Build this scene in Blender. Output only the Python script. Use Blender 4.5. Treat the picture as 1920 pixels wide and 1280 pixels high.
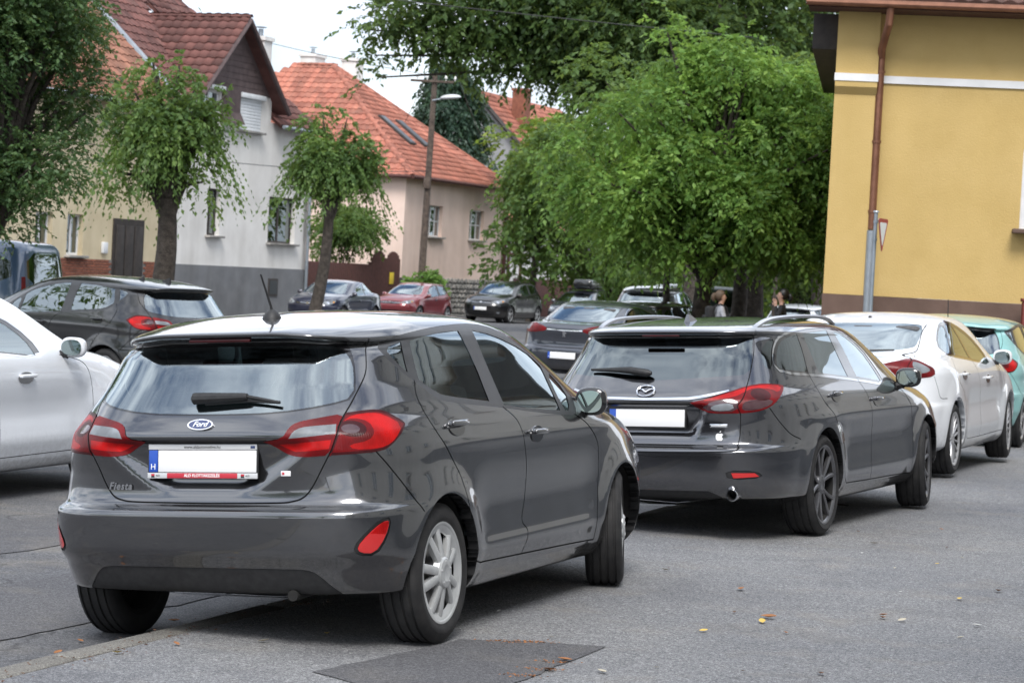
import bpy, bmesh, math, random
import numpy as np
from mathutils import Vector, Matrix, Euler
C = bpy.context.scene.collection
SC = bpy.context.scene
rad = math.radians
for o in list(bpy.data.objects): bpy.data.objects.remove(o)
# ---------------------------------------------------------------- camera: 55 mm on a cropped sensor, held a little crooked
CAM_H = 1.66
cam_d = bpy.data.cameras.new('camera'); cam = bpy.data.objects.new('camera', cam_d); C.objects.link(cam)
cam_d.sensor_width = 36; cam_d.lens = 84.24; cam_d.clip_start = .1; cam_d.clip_end = 2000
cam.matrix_world = Matrix.Translation((0, 0, CAM_H)) @ Matrix.Rotation(rad(90-1.69), 4, 'X') @ Matrix.Rotation(rad(3.1), 4, 'Z')
cam_d.dof.use_dof = True; cam_d.dof.focus_distance = 13.0; cam_d.dof.aperture_fstop = 8.0
SC.camera = cam
# ---------------------------------------------------------------- cloudy daylight
SUN_EL, SUN_AZ = rad(50), rad(178)      # azimuth clockwise from +Y: the veiled sun stands behind the camera
world = bpy.data.worlds.new('World'); SC.world = world; world.use_nodes = True
wn = world.node_tree; wn.nodes.clear()
sky = wn.nodes.new('ShaderNodeTexSky'); sky.sky_type = 'NISHITA'; sky.sun_disc = False
sky.sun_elevation = SUN_EL; sky.sun_rotation = SUN_AZ; sky.dust_density = 2.0
tc = wn.nodes.new('ShaderNodeTexCoord'); mp = wn.nodes.new('ShaderNodeMapping'); mp.inputs['Scale'].default_value = (1, 1, 2.2)
nz = wn.nodes.new('ShaderNodeTexNoise'); nz.inputs['Scale'].default_value = 3.6; nz.inputs['Detail'].default_value = 7; nz.inputs['Roughness'].default_value = .58
rp = wn.nodes.new('ShaderNodeValToRGB'); rp.color_ramp.elements[0].position = .34; rp.color_ramp.elements[1].position = .55
n2 = wn.nodes.new('ShaderNodeTexNoise'); n2.inputs['Scale'].default_value = 5.5; n2.inputs['Detail'].default_value = 6
r2 = wn.nodes.new('ShaderNodeValToRGB'); r2.color_ramp.elements[0].position = .3; r2.color_ramp.elements[1].position = .7
r2.color_ramp.elements[0].color = (5.4, 6.0, 7.1, 1); r2.color_ramp.elements[1].color = (11.2, 11.5, 12, 1)
mx = wn.nodes.new('ShaderNodeMix'); mx.data_type = 'RGBA'
bg = wn.nodes.new('ShaderNodeBackground'); bg.inputs['Strength'].default_value = .1
wo = wn.nodes.new('ShaderNodeOutputWorld')
L_ = wn.links.new
L_(tc.outputs['Generated'], mp.inputs['Vector']); L_(mp.outputs['Vector'], nz.inputs['Vector']); L_(mp.outputs['Vector'], n2.inputs['Vector'])
L_(nz.outputs['Fac'], rp.inputs['Fac']); L_(n2.outputs['Fac'], r2.inputs['Fac'])
L_(rp.outputs['Color'], mx.inputs['Factor']); L_(sky.outputs['Color'], mx.inputs['A']); L_(r2.outputs['Color'], mx.inputs['B'])
L_(mx.outputs['Result'], bg.inputs['Color']); L_(bg.outputs['Background'], wo.inputs['Surface'])
sun_d = bpy.data.lights.new('sun', 'SUN'); sun_d.energy = 1.5; sun_d.angle = rad(22); sun_d.color = (1, .975, .94)
sun = bpy.data.objects.new('sun', sun_d); C.objects.link(sun)
sun.rotation_euler = Vector((-math.sin(SUN_AZ)*math.cos(SUN_EL), -math.cos(SUN_AZ)*math.cos(SUN_EL), -math.sin(SUN_EL))).to_track_quat('-Z', 'Y').to_euler()
vs = SC.view_settings; vs.view_transform = 'Standard'; vs.look = 'None'; vs.exposure = 1.0; vs.gamma = 1.0; vs.use_curve_mapping = False
SC.cycles.max_bounces = 8; SC.cycles.transparent_max_bounces = 24; SC.cycles.use_denoising = True
SC.cycles.caustics_reflective = False; SC.cycles.caustics_refractive = False; SC.cycles.sample_clamp_indirect = 6.0
# ---------------------------------------------------------------- materials
MAT = {}
def new_mat(name):
    m = bpy.data.materials.new(name); m.use_nodes = True
    nt = m.node_tree; b = nt.nodes['Principled BSDF']
    return m, nt, b
def setv(b, **k):
    for n, v in k.items():
        n = n.replace('_', ' ')
        if n in b.inputs: b.inputs[n].default_value = (*v, 1) if hasattr(v, '__len__') and len(v) == 3 and b.inputs[n].type == 'RGBA' else v
def plain(name, col, rough=.5, metal=0.0, **k):
    if name in MAT: return MAT[name]
    m, nt, b = new_mat(name)
    setv(b, Base_Color=col, Roughness=rough, Metallic=metal, **k); MAT[name] = m
    return m
def tex(nt, scale, detail=4, rough=.55, coord='Object', kind='Noise', vec=None):
    t = nt.nodes.new('ShaderNodeTex'+kind); t.inputs['Scale'].default_value = scale
    if 'Detail' in t.inputs: t.inputs['Detail'].default_value = detail
    if 'Roughness' in t.inputs: t.inputs['Roughness'].default_value = rough
    if vec is None:
        c = nt.nodes.new('ShaderNodeTexCoord'); vec = c.outputs[coord]
    nt.links.new(vec, t.inputs['Vector'])
    return t
def ramp(nt, src, stops, interp='LINEAR'):
    r = nt.nodes.new('ShaderNodeValToRGB'); r.color_ramp.interpolation = interp
    el = r.color_ramp.elements
    while len(el) < len(stops): el.new(.5)
    for e, (p, c) in zip(el, stops):
        e.position = p; e.color = (*c, 1) if len(c) == 3 else c
    nt.links.new(src, r.inputs['Fac']); return r
def mixc(nt, fac, a, b, mode='MIX'):
    m = nt.nodes.new('ShaderNodeMix'); m.data_type = 'RGBA'; m.blend_type = mode
    for i, v in (('Factor', fac), ('A', a), ('B', b)):
        s = m.inputs[i] if i == 'Factor' else [x for x in m.inputs if x.name == i and x.type == 'RGBA'][0]
        if hasattr(v, 'is_linked'): nt.links.new(v, s)
        else: s.default_value = v if i == 'Factor' else (*v, 1)
    return [x for x in m.outputs if x.type == 'RGBA'][0]
def bumpn(nt, b, src, strength=.3, dist=.01):
    n = nt.nodes.new('ShaderNodeBump'); n.inputs['Strength'].default_value = strength; n.inputs['Distance'].default_value = dist
    nt.links.new(src, n.inputs['Height']); nt.links.new(n.outputs['Normal'], b.inputs['Normal']); return n
def noisy(name, c1, c2, scale=8, rough=.8, bump=.2, dist=.01, detail=6, lo=.35, hi=.65, fine=None, streak=0, vary=0, **k):
    """two-tone surface with relief"""
    if name in MAT: return MAT[name]
    m, nt, b = new_mat(name)
    t = tex(nt, scale, detail); r = ramp(nt, t.outputs['Fac'], [(lo, c1), (hi, c2)])
    col = r.outputs['Color']
    if streak:      # rain streaks and grime patches
        co = nt.nodes.new('ShaderNodeTexCoord'); mp_ = nt.nodes.new('ShaderNodeMapping'); mp_.inputs['Scale'].default_value = (.8, .8, .10); nt.links.new(co.outputs['Object'], mp_.inputs['Vector'])
        t1 = tex(nt, 1.5, 6, .6, vec=mp_.outputs['Vector']); r1 = ramp(nt, t1.outputs['Fac'], [(.42, (1, 1, 1)), (.75, (.62, .60, .57))]); t2 = tex(nt, .7, 8, .65); r2 = ramp(nt, t2.outputs['Fac'], [(.45, (1, 1, 1)), (.8, (.72, .70, .67))])
        col = mixc(nt, streak, col, mixc(nt, 1.0, col, mixc(nt, 1.0, r1.outputs['Color'], r2.outputs['Color'], 'MULTIPLY'), 'MULTIPLY'))
    if vary:        # piece to piece variation
        oi = nt.nodes.new('ShaderNodeObjectInfo'); ge = nt.nodes.new('ShaderNodeNewGeometry'); ad = nt.nodes.new('ShaderNodeMath'); ad.operation = 'ADD'; fr_ = nt.nodes.new('ShaderNodeMath'); fr_.operation = 'FRACT'
        nt.links.new(oi.outputs['Random'], ad.inputs[0]); nt.links.new(ge.outputs['Random Per Island'], ad.inputs[1]); nt.links.new(ad.outputs['Value'], fr_.inputs[0])
        rv = ramp(nt, fr_.outputs['Value'], [(0, (1-vary,)*3), (.6, (1, 1, 1)), (1, (1+vary*.6, 1+vary*.45, 1+vary*.4))]); col = mixc(nt, 1.0, col, rv.outputs['Color'], 'MULTIPLY')
        lt = tex(nt, 1.1, 8, .7); rl = ramp(nt, lt.outputs['Fac'], [(.56, (0, 0, 0)), (.78, (.5, .5, .5))]); col = mixc(nt, rl.outputs['Color'], col, (.10, .095, .075))
    nt.links.new(col, b.inputs['Base Color']); setv(b, Roughness=rough, **k)
    f = tex(nt, fine or scale*9, 5)
    if bump: bumpn(nt, b, f.outputs['Fac'], bump, dist)
    MAT[name] = m; return m
def paint(name, col, metal=.5, rough=.35, flake=True, dust=.03, ior=1.75):
    """car paint: metallic base under a clear coat, a film of dust"""
    if name in MAT: return MAT[name]
    m, nt, b = new_mat(name)
    t = tex(nt, 3.0, 6); d = ramp(nt, t.outputs['Fac'], [(.3, (0, 0, 0)), (.8, (1, 1, 1))])
    fl = tex(nt, 900, 1)
    dark = tuple(c*.82 for c in col); lite = tuple(min(1, c*1.18) for c in col)
    rc = ramp(nt, fl.outputs['Fac'], [(.35, dark), (.65, lite)])
    mm = nt.nodes.new('ShaderNodeMath'); mm.operation = 'MULTIPLY'; mm.inputs[1].default_value = dust
    nt.links.new(d.outputs['Color'], mm.inputs[0])
    c = mixc(nt, mm.outputs['Value'], rc.outputs['Color'], (.30, .28, .25))
    # road film thrown up along the sills and bumpers
    co = nt.nodes.new('ShaderNodeTexCoord'); sx = nt.nodes.new('ShaderNodeSeparateXYZ'); nt.links.new(co.outputs['Object'], sx.inputs['Vector'])
    rz_ = ramp(nt, sx.outputs['Z'], [(.20, (1, 1, 1)), (.52, (0, 0, 0))]); sp_ = tex(nt, 26, 6, .7); rs_ = ramp(nt, sp_.outputs['Fac'], [(.38, (.08, .08, .08)), (.72, (.55, .55, .55))])
    fm = nt.nodes.new('ShaderNodeMath'); fm.operation = 'MULTIPLY'; nt.links.new(rz_.outputs['Color'], fm.inputs[0]); nt.links.new(rs_.outputs['Color'], fm.inputs[1])
    c = mixc(nt, fm.outputs['Value'], c, (.16, .145, .125))
    nt.links.new(c, b.inputs['Base Color'])
    setv(b, Metallic=metal, Roughness=rough, Coat_Weight=1.0, Coat_Roughness=.025, Coat_IOR=ior)
    rr = nt.nodes.new('ShaderNodeMath'); rr.operation = 'MULTIPLY_ADD'; rr.inputs[1].default_value = dust*.55; rr.inputs[2].default_value = .02
    nt.links.new(d.outputs['Color'], rr.inputs[0]); nt.links.new(rr.outputs['Value'], b.inputs['Coat Roughness'])
    MAT[name] = m; return m
def glass(name, tint=(.75, .85, .82), clear=.75, gloss_rough=0.0, base=.10):
    """thin car glass: tinted see-through with mirror reflection that grows at grazing angles"""
    if name in MAT: return MAT[name]
    m = bpy.data.materials.new(name); m.use_nodes = True; nt = m.node_tree; nt.nodes.clear()
    out = nt.nodes.new('ShaderNodeOutputMaterial'); tr = nt.nodes.new('ShaderNodeBsdfTransparent'); gl = nt.nodes.new('ShaderNodeBsdfGlossy')
    tr.inputs['Color'].default_value = (*[c*clear for c in tint], 1); gl.inputs['Roughness'].default_value = gloss_rough; gl.inputs['Color'].default_value = (.86, .96, 1.0, 1)
    fr = nt.nodes.new('ShaderNodeFresnel'); fr.inputs['IOR'].default_value = 1.52
    ma = nt.nodes.new('ShaderNodeMath'); ma.operation = 'MULTIPLY_ADD'; ma.inputs[1].default_value = 1.6; ma.inputs[2].default_value = base; ma.use_clamp = True
    mx = nt.nodes.new('ShaderNodeMixShader')
    nt.links.new(fr.outputs['Fac'], ma.inputs[0]); nt.links.new(ma.outputs['Value'], mx.inputs['Fac'])
    nt.links.new(tr.outputs['BSDF'], mx.inputs[1]); nt.links.new(gl.outputs['BSDF'], mx.inputs[2]); nt.links.new(mx.outputs['Shader'], out.inputs['Surface'])
    MAT[name] = m; return m
def lens(name, col, rough=.12):
    """moulded lamp lens with vertical prism relief"""
    if name in MAT: return MAT[name]
    m, nt, b = new_mat(name)
    t = tex(nt, 55, 0, kind='Wave'); t.bands_direction = 'Y'
    n = tex(nt, 9, 3); r = ramp(nt, n.outputs['Fac'], [(.35, tuple(c*.55 for c in col)), (.65, col)])
    nt.links.new(r.outputs['Color'], b.inputs['Base Color'])
    setv(b, Roughness=.3, Coat_Weight=.14, Coat_Roughness=.03, Specular_IOR_Level=.22)
    bumpn(nt, b, t.outputs['Fac'], .25, .004)
    MAT[name] = m; return m

paint('paint_graphite', (.086, .088, .094), .85, .20, dust=.04, ior=1.85)
paint('paint_meteor', (.078, .080, .090), .85, .20, dust=.04, ior=1.85)
paint('paint_white', (.80, .82, .85), 0.0, .4, dust=.03, ior=1.42)
paint('paint_silver', (.78, .81, .86), 0.0, .38, dust=.03, ior=1.45)
paint('paint_mint', (.27, .54, .53), .1, .4, dust=.05, ior=1.5)
paint('paint_black', (.004, .004, .005), 0, .3, ior=1.5)
paint('paint_navy', (.018, .022, .05), .4, .34)
paint('paint_red', (.22, .018, .025), .35, .36)
paint('paint_steelblue', (.045, .085, .15), .4, .4)
paint('paint_slate', (.045, .050, .066), .6, .36)
paint('paint_darkgreen', (.02, .03, .028), .4, .36)
noisy('trim_black', (.012, .012, .013), (.022, .022, .023), 30, .55, .15, .002)
plain('trim_gloss', (.008, .008, .009), .12, Coat_Weight=1.0)
noisy('frame_satin', (.030, .031, .034), (.040, .041, .044), 20, .38, .05, .001)
plain('gap', (.004, .004, .004), .9)
plain('chrome', (.75, .76, .78), .08, 1.0)
plain('alu_satin', (.55, .56, .58), .28, 1.0)
noisy('cover_silver', (.52, .53, .53), (.62, .63, .63), 12, .38, .05, .001, Metallic=.55)
noisy('alloy_dark', (.13, .13, .14), (.20, .20, .21), 10, .32, .05, .001, Metallic=.8)
noisy('alloy_light', (.45, .45, .46), (.55, .55, .56), 10, .35, .05, .001, Metallic=.7)
noisy('rubber', (.012, .012, .013), (.026, .025, .025), 14, .78, .3, .003)
noisy('underbody', (.008, .008, .008), (.018, .017, .016), 8, .9, .3, .01)
noisy('cloth_dark', (.075, .075, .08), (.11, .11, .115), 40, .9, .3, .003)
noisy('dash_grey', (.06, .06, .065), (.085, .085, .09), 60, .6, .2, .002)
noisy('lining_grey', (.30, .30, .30), (.36, .36, .355), 50, .9, .2, .002)
lens('lens_red', (.17, .002, .004)); lens('lens_redbright', (.50, .004, .004)); lens('lens_dark', (.055, .004, .006))
lens('lens_clear', (.26, .28, .30)); lens('lens_amber', (.75, .30, .03)); plain('lens_smoke', (.06, .025, .03), .12, Coat_Weight=1.0)
plain('reflector_red', (.55, .02, .02), .22, Coat_Weight=1.0)
glass('glass_side', (.86, .96, .94), .95, base=.16); glass('glass_rear', (.50, .66, .64), .60, base=.22); glass('glass_dark', (.20, .22, .26), .26, base=.10); glass('glass_far', (.12, .13, .14), .42, base=.03)
plain('plate_white', (.82, .82, .82), .35); plain('plate_blue', (.02, .08, .42), .35); plain('plate_grey', (.55, .56, .57), .35); plain('plate_red', (.50, .03, .05), .35); plain('ink_black', (.02, .02, .02), .5); plain('ink_white', (.85, .85, .85), .4); plain('emblem_blue', (.012, .03, .12), .2, Coat_Weight=1.0)
plain('mirror_silver', (.22, .26, .25), .02, 1.0)
plain('steel_pipe', (.35, .34, .33), .3, 1.0)
# ---------------------------------------------------------------- car body toolkit
def pchip(xs, ys, q):
    """monotone cubic interpolation, columns of ys"""
    xs = np.asarray(xs, float); ys = np.asarray(ys, float); q = np.asarray(q, float)
    h = np.diff(xs)[:, None]; d = np.diff(ys, axis=0) / h
    m = np.zeros_like(ys)
    m[0], m[-1] = d[0], d[-1]
    a, b = d[:-1], d[1:]
    w1, w2 = 2*h[1:] + h[:-1], h[1:] + 2*h[:-1]
    same = a*b > 0
    with np.errstate(divide='ignore', invalid='ignore'):
        hm = (w1+w2) / (w1/np.where(a == 0, 1, a) + w2/np.where(b == 0, 1, b))
    m[1:-1] = np.where(same, hm, 0)
    i = np.clip(np.searchsorted(xs, q, side='right')-1, 0, len(xs)-2)
    hh = h[i]; t = ((q-xs[i]) / hh[:, 0])[:, None]
    return ((2*t**3-3*t**2+1)*ys[i] + (t**3-2*t**2+t)*hh*m[i] + (-2*t**3+3*t**2)*ys[i+1] + (t**3-t**2)*hh*m[i+1])

def sstep(a, b, x):
    t = np.clip((x-a)/(b-a), 0, 1); return t*t*(3-2*t)
def bump(c, w, x):
    return np.exp(-((x-c)/w)**2)

def body_surface(rows, res=.02, disp=None):
    """rows: z, xr, xf, w, xm, pr, qr, pf, qf. Returns V (nv,nt,3) for the half with y >= 0."""
    rows = np.asarray(rows, float)
    n = len(rows); s = np.arange(n)
    qs = []
    for i in range(n-1):
        d = np.abs(rows[i+1, :4]-rows[i, :4]); k = max(1, int(math.ceil(max(d[0]/res, d[1]/(res*1.6), d[2]/(res*4), d[3]/res))))
        qs += list(i+np.arange(k)/k)
    qs.append(n-1)
    R = pchip(s, rows, qs)
    R[:, 5:] = np.stack([np.interp(qs, s, rows[:, c]) for c in range(5, 9)], 1)
    nr = int(2.6/res/1.1); nf = int(2.4/res/1.9)
    th = np.linspace(0, math.pi/2, 500)
    th = th*.5 + .5*(math.pi/2)*(np.sin((np.linspace(0, 1, 500)-.5)*math.pi)+1)/2
    out = np.zeros((len(R), nr+nf+1, 3))
    tt = np.linspace(0, 1, 700)**1.0
    for k, (z, xr, xf, w, xm, pr, qr, pf, qf) in enumerate(R):
        pts = []
        for (A, p, q, N) in ((xm-xr, pr, qr, nr), (xf-xm, pf, qf, nf)):
            # sample densely: part by y, part by x
            yy = np.concatenate([np.linspace(0, .93, 300), 1-(1-np.linspace(.93, 1, 300)[1:])])
            X = np.clip(1-yy**q, 0, 1)**(1/p)
            j = np.searchsorted(-X, -.97)
            j = max(2, min(j, len(yy)-2))
            X2 = np.linspace(X[j], 0, 300)[1:]
            Y2 = np.clip(1-X2**p, 0, 1)**(1/q)
            px = np.concatenate([X[:j+1], X2])*A; py = np.concatenate([yy[:j+1], Y2])*w
            ds = np.hypot(np.diff(px), np.diff(py)); cs = np.concatenate([[0], np.cumsum(ds)])
            qn = np.linspace(0, cs[-1], N+1)
            pts.append((np.interp(qn, cs, px), np.interp(qn, cs, py)))
        xa = xm-pts[0][0]; ya = pts[0][1]
        xb = (xm+pts[1][0])[::-1]; yb = pts[1][1][::-1]
        out[k, :, 0] = np.concatenate([xa, xb[1:]]); out[k, :, 1] = np.concatenate([ya, yb[1:]]); out[k, :, 2] = z
    if disp is not None:
        out = disp(out)
    return out

class Soup:
    """polygon soup that can be cut along outlines; carries smooth normals"""
    def __init__(self, G):
        nv, nt, _ = G.shape
        du = np.gradient(G, axis=1); dv = np.gradient(G, axis=0)
        Nn = np.cross(du, dv)
        Nn[:, 0, 1] = 0; Nn[:, -1, 1] = 0
        Nn[-1] = (0, 0, 1)
        l = np.linalg.norm(Nn, axis=2, keepdims=True); l[l < 1e-12] = 1
        Nn = Nn/l
        c = G - np.array([G[..., 0].mean(), 0, .7])
        if (Nn*c).sum() < 0: Nn = -Nn
        self.V = G.reshape(-1, 3).copy(); self.N = Nn.reshape(-1, 3).copy()
        idx = np.arange(nv*nt).reshape(nv, nt)
        q = np.stack([idx[:-1, :-1], idx[:-1, 1:], idx[1:, 1:], idx[1:, :-1]], -1).reshape(-1, 4)
        fn = np.cross(self.V[q[:, 1]]-self.V[q[:, 0]], self.V[q[:, 3]]-self.V[q[:, 0]])
        if (fn*self.N[q[:, 0]]).sum() < 0: q = q[:, ::-1]
        self.lens = np.full(len(q), 4); self.flat = q.reshape(-1).copy(); self._c = None
    def starts(self): return np.concatenate([[0], np.cumsum(self.lens)[:-1]])
    def face(self, i, st): return self.flat[st[i]:st[i]+self.lens[i]].tolist()
    @staticmethod
    def proj(P, pr):
        if pr == 'S': return P[:, [0, 2]]
        if pr == 'R': return P[:, [1, 2]]
        if pr == 'T': return P[:, [0, 1]]
        if pr == 'C': return np.stack([P[:, 0]+P[:, 1], P[:, 2]], 1)      # rear corner, wrapped
        if pr == 'D': return np.stack([P[:, 1]-P[:, 0], P[:, 2]], 1)      # front corner, wrapped
    def cut(self, poly, pr, keep=None):
        """split faces along the closed outline; keep(centroids, normals) limits it to one side of the car"""
        U = self.proj(self.V, pr); st = self.starts()
        mn = np.minimum.reduceat(U[self.flat], st); mx = np.maximum.reduceat(U[self.flat], st)
        poly = np.asarray(poly, float); lo, hi = poly.min(0), poly.max(0)
        ok = (mx[:, 0] >= lo[0]) & (mn[:, 0] <= hi[0]) & (mx[:, 1] >= lo[1]) & (mn[:, 1] <= hi[1])
        c = np.nonzero(ok)[0]
        if not len(c): return
        q2 = np.roll(poly, -1, 0); a0 = np.minimum(poly, q2)-1e-5; a1 = np.maximum(poly, q2)+1e-5
        hit = np.zeros(len(c), bool)
        for k in range(len(poly)):
            hit |= (mx[c, 0] >= a0[k, 0]) & (mn[c, 0] <= a1[k, 0]) & (mx[c, 1] >= a0[k, 1]) & (mn[c, 1] <= a1[k, 1])
        c = c[hit]
        if keep is not None and len(c):
            cen = np.array([self.V[self.face(i, st)].mean(0) for i in c]); nn = np.array([self.N[self.face(i, st)].sum(0) for i in c])
            c = c[keep(cen, nn)]
        if not len(c): return
        used = sorted({i for k in c for i in self.face(k, st)}); loc_of = {g: i for i, g in enumerate(used)}
        base = len(self.V); nu = len(used)
        Ul = U[used].tolist(); V = self.V[used].tolist(); N = self.N[used].tolist()
        def item(f):
            xs = [Ul[i][0] for i in f]; ys = [Ul[i][1] for i in f]
            return (f, min(xs), max(xs), min(ys), max(ys))
        loc = [item([loc_of[i] for i in self.face(k, st)]) for k in c]
        for k in range(len(poly)):
            p = poly[k]; q = q2[k]
            dx, dy = q[0]-p[0], q[1]-p[1]
            L = math.hypot(dx, dy)
            if L < 1e-7: continue
            dx = float(dx/L); dy = float(dy/L); p0, p1 = float(p[0]), float(p[1])
            x0, y0 = a0[k].tolist(); x1, y1 = a1[k].tolist()
            memo = {}; new = []
            for it in loc:
                if it[2] < x0 or it[1] > x1 or it[4] < y0 or it[3] > y1: new.append(it); continue
                f = it[0]
                sd = [dx*(Ul[i][1]-p1)-dy*(Ul[i][0]-p0) for i in f]
                if max(sd) < 2e-5 or min(sd) > -2e-5: new.append(it); continue
                a, b = [], []
                nf = len(f)
                for j in range(nf):
                    i, i2 = f[j], f[(j+1) % nf]; s1, s2 = sd[j], sd[(j+1) % nf]
                    if abs(s1) <= 2e-5: a.append(i); b.append(i)
                    elif s1 > 0: a.append(i)
                    else: b.append(i)
                    if (s1 > 2e-5 and s2 < -2e-5) or (s1 < -2e-5 and s2 > 2e-5):
                        key = (i, i2) if i < i2 else (i2, i)
                        w = memo.get(key)
                        if w is None:
                            t = s1/(s1-s2)
                            for arr in (V, N, Ul):
                                A, B = arr[i], arr[i2]; arr.append([x+t*(y-x) for x, y in zip(A, B)])
                            w = len(V)-1; memo[key] = w
                        a.append(w); b.append(w)
                if len(a) > 2: new.append(item(a))
                if len(b) > 2: new.append(item(b))
            loc = new
        gmap = used+[base+i for i in range(len(V)-nu)]
        if len(V) > nu: self.V = np.vstack([self.V, V[nu:]]); self.N = np.vstack([self.N, N[nu:]])
        kp = np.ones(len(self.lens), bool); kp[c] = False
        fl = self.flat[np.repeat(kp, self.lens)]
        self.flat = np.concatenate([fl, np.array([gmap[i] for it in loc for i in it[0]], int)])
        self.lens = np.concatenate([self.lens[kp], np.array([len(it[0]) for it in loc], int)]); self._c = None
    def inside(self, poly, pr, keep=None):
        if self._c is None:
            st = self.starts(); self._c = np.add.reduceat(self.V[self.flat], st)/self.lens[:, None]; self._n = np.add.reduceat(self.N[self.flat], st)
        c = self.proj(self._c, pr)
        poly = np.asarray(poly, float)
        r = np.zeros(len(c), bool)
        m = len(poly)
        for k in range(m):
            x1, y1 = poly[k]; x2, y2 = poly[(k+1) % m]
            if y1 == y2: continue
            hit = ((y1 > c[:, 1]) != (y2 > c[:, 1])) & (c[:, 0] < (x2-x1)*(c[:, 1]-y1)/(y2-y1)+x1)
            r ^= hit
        if keep is not None: r &= keep(self._c, self._n)
        return r

def chaikin(pts, n=2, closed=True):
    p = np.asarray(pts, float)
    for _ in range(n):
        q = np.roll(p, -1, 0) if closed else p[1:]
        a = p if closed else p[:-1]
        r = np.empty((len(a)*2, 2)); r[0::2] = .75*a+.25*q; r[1::2] = .25*a+.75*q
        if not closed: r = np.vstack([p[:1], r, p[-1:]])
        p = r
    return p

def spline(pts, per=6, closed=False):
    """Catmull-Rom through the points"""
    p = np.asarray(pts, float); n = len(p); out = []
    rng = range(n if closed else n-1)
    for i in rng:
        p0 = p[(i-1) % n] if closed or i > 0 else 2*p[0]-p[1]
        p1, p2 = p[i], p[(i+1) % n]
        p3 = p[(i+2) % n] if closed or i+2 < n else 2*p[-1]-p[-2]
        for t in np.arange(per)/per:
            out.append(.5*((2*p1)+(-p0+p2)*t+(2*p0-5*p1+4*p2-p3)*t*t+(-p0+3*p1-3*p2+p3)*t**3))
    if not closed: out.append(p[-1])
    return np.array(out)

def strip(pts, g):
    """thin closed polygon round an open path (panel gap)"""
    p = np.asarray(pts, float)
    t = np.gradient(p, axis=0); t /= np.maximum(np.linalg.norm(t, axis=1, keepdims=True), 1e-9)
    n = np.stack([-t[:, 1], t[:, 0]], 1)*g/2
    return np.vstack([p+n, (p-n)[::-1]])

def circle(cx, cy, r, n=48, a0=0, a1=2*math.pi, rx=None):
    a = np.linspace(a0, a1, n, endpoint=abs(a1-a0) < 6.28)
    return np.stack([cx+(rx or r)*np.cos(a), cy+r*np.sin(a)], 1)

def mesh_obj(name, V, F, mat, parent=None, normals=None, smooth=True, mats=None, midx=None):
    me = bpy.data.meshes.new(name)
    me.from_pydata([tuple(v) for v in V], [], [tuple(f) for f in F])
    if mats:
        for m in mats: me.materials.append(m)
        me.polygons.foreach_set('material_index', midx)
    elif mat: me.materials.append(mat)
    if smooth: me.polygons.foreach_set('use_smooth', [True]*len(me.polygons))
    if normals is not None:
        me.normals_split_custom_set_from_vertices([tuple(n) for n in normals])
    o = bpy.data.objects.new(name, me); C.objects.link(o)
    if parent: o.parent = parent
    return o

def soup_part(S, mask, name, mat, parent, side, off=0.0):
    """faces of the soup as one object; side: 1 left, -1 right, 0 both halves"""
    if not mask.any(): return None
    fl = S.flat[np.repeat(mask, S.lens)]; ln = S.lens[mask]
    ids, inv = np.unique(fl, return_inverse=True)
    N = S.N[ids]; N = N/np.maximum(np.linalg.norm(N, axis=1, keepdims=True), 1e-9)
    V = S.V[ids]+N*off
    st = np.concatenate([[0], np.cumsum(ln)]); inv = inv.reshape(-1).tolist()
    F = [inv[st[i]:st[i+1]] for i in range(len(ln))]
    M = np.array([1, -1, 1])
    if side == -1: V = V*M; N = N*M; F = [f[::-1] for f in F]
    elif side == 0:
        k = len(V); F = F+[[i+k for i in f[::-1]] for f in F]
        V = np.vstack([V, V*M]); N = np.vstack([N, N*M])
    return mesh_obj(name, V.tolist(), F, mat, parent, N.tolist())

def rot_profile(prof, seg, axis_y=True):
    """lathe around the Y axis: prof = [(y, r)]"""
    V = []; F = []
    n = len(prof)
    for k in range(seg):
        a = 2*math.pi*k/seg; c, s = math.cos(a), math.sin(a)
        for (y, r) in prof: V.append((r*c, y, r*s))
    for k in range(seg):
        k2 = (k+1) % seg
        for j in range(n-1): F.append((k*n+j, k*n+j+1, k2*n+j+1, k2*n+j))
    return V, F

def flat_normals_fix(o):
    bm = bmesh.new(); bm.from_mesh(o.data); bmesh.ops.recalc_face_normals(bm, faces=bm.faces); bm.to_mesh(o.data); bm.free()

def autosmooth(o, ang=35):
    """mark edges sharper than ang, keep the rest smooth"""
    bm = bmesh.new(); bm.from_mesh(o.data)
    bmesh.ops.recalc_face_normals(bm, faces=bm.faces)
    c = math.radians(ang)
    for e in bm.edges:
        e.smooth = not (len(e.link_faces) == 2 and e.calc_face_angle(0) > c)
    for f in bm.faces: f.smooth = True
    bm.to_mesh(o.data); bm.free()
    return o

def box_vf(x0, x1, y0, y1, z0, z1):
    V = [(x0, y0, z0), (x1, y0, z0), (x1, y1, z0), (x0, y1, z0), (x0, y0, z1), (x1, y0, z1), (x1, y1, z1), (x0, y1, z1)]
    F = [(0, 3, 2, 1), (4, 5, 6, 7), (0, 1, 5, 4), (1, 2, 6, 5), (2, 3, 7, 6), (3, 0, 4, 7)]
    return V, F

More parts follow.
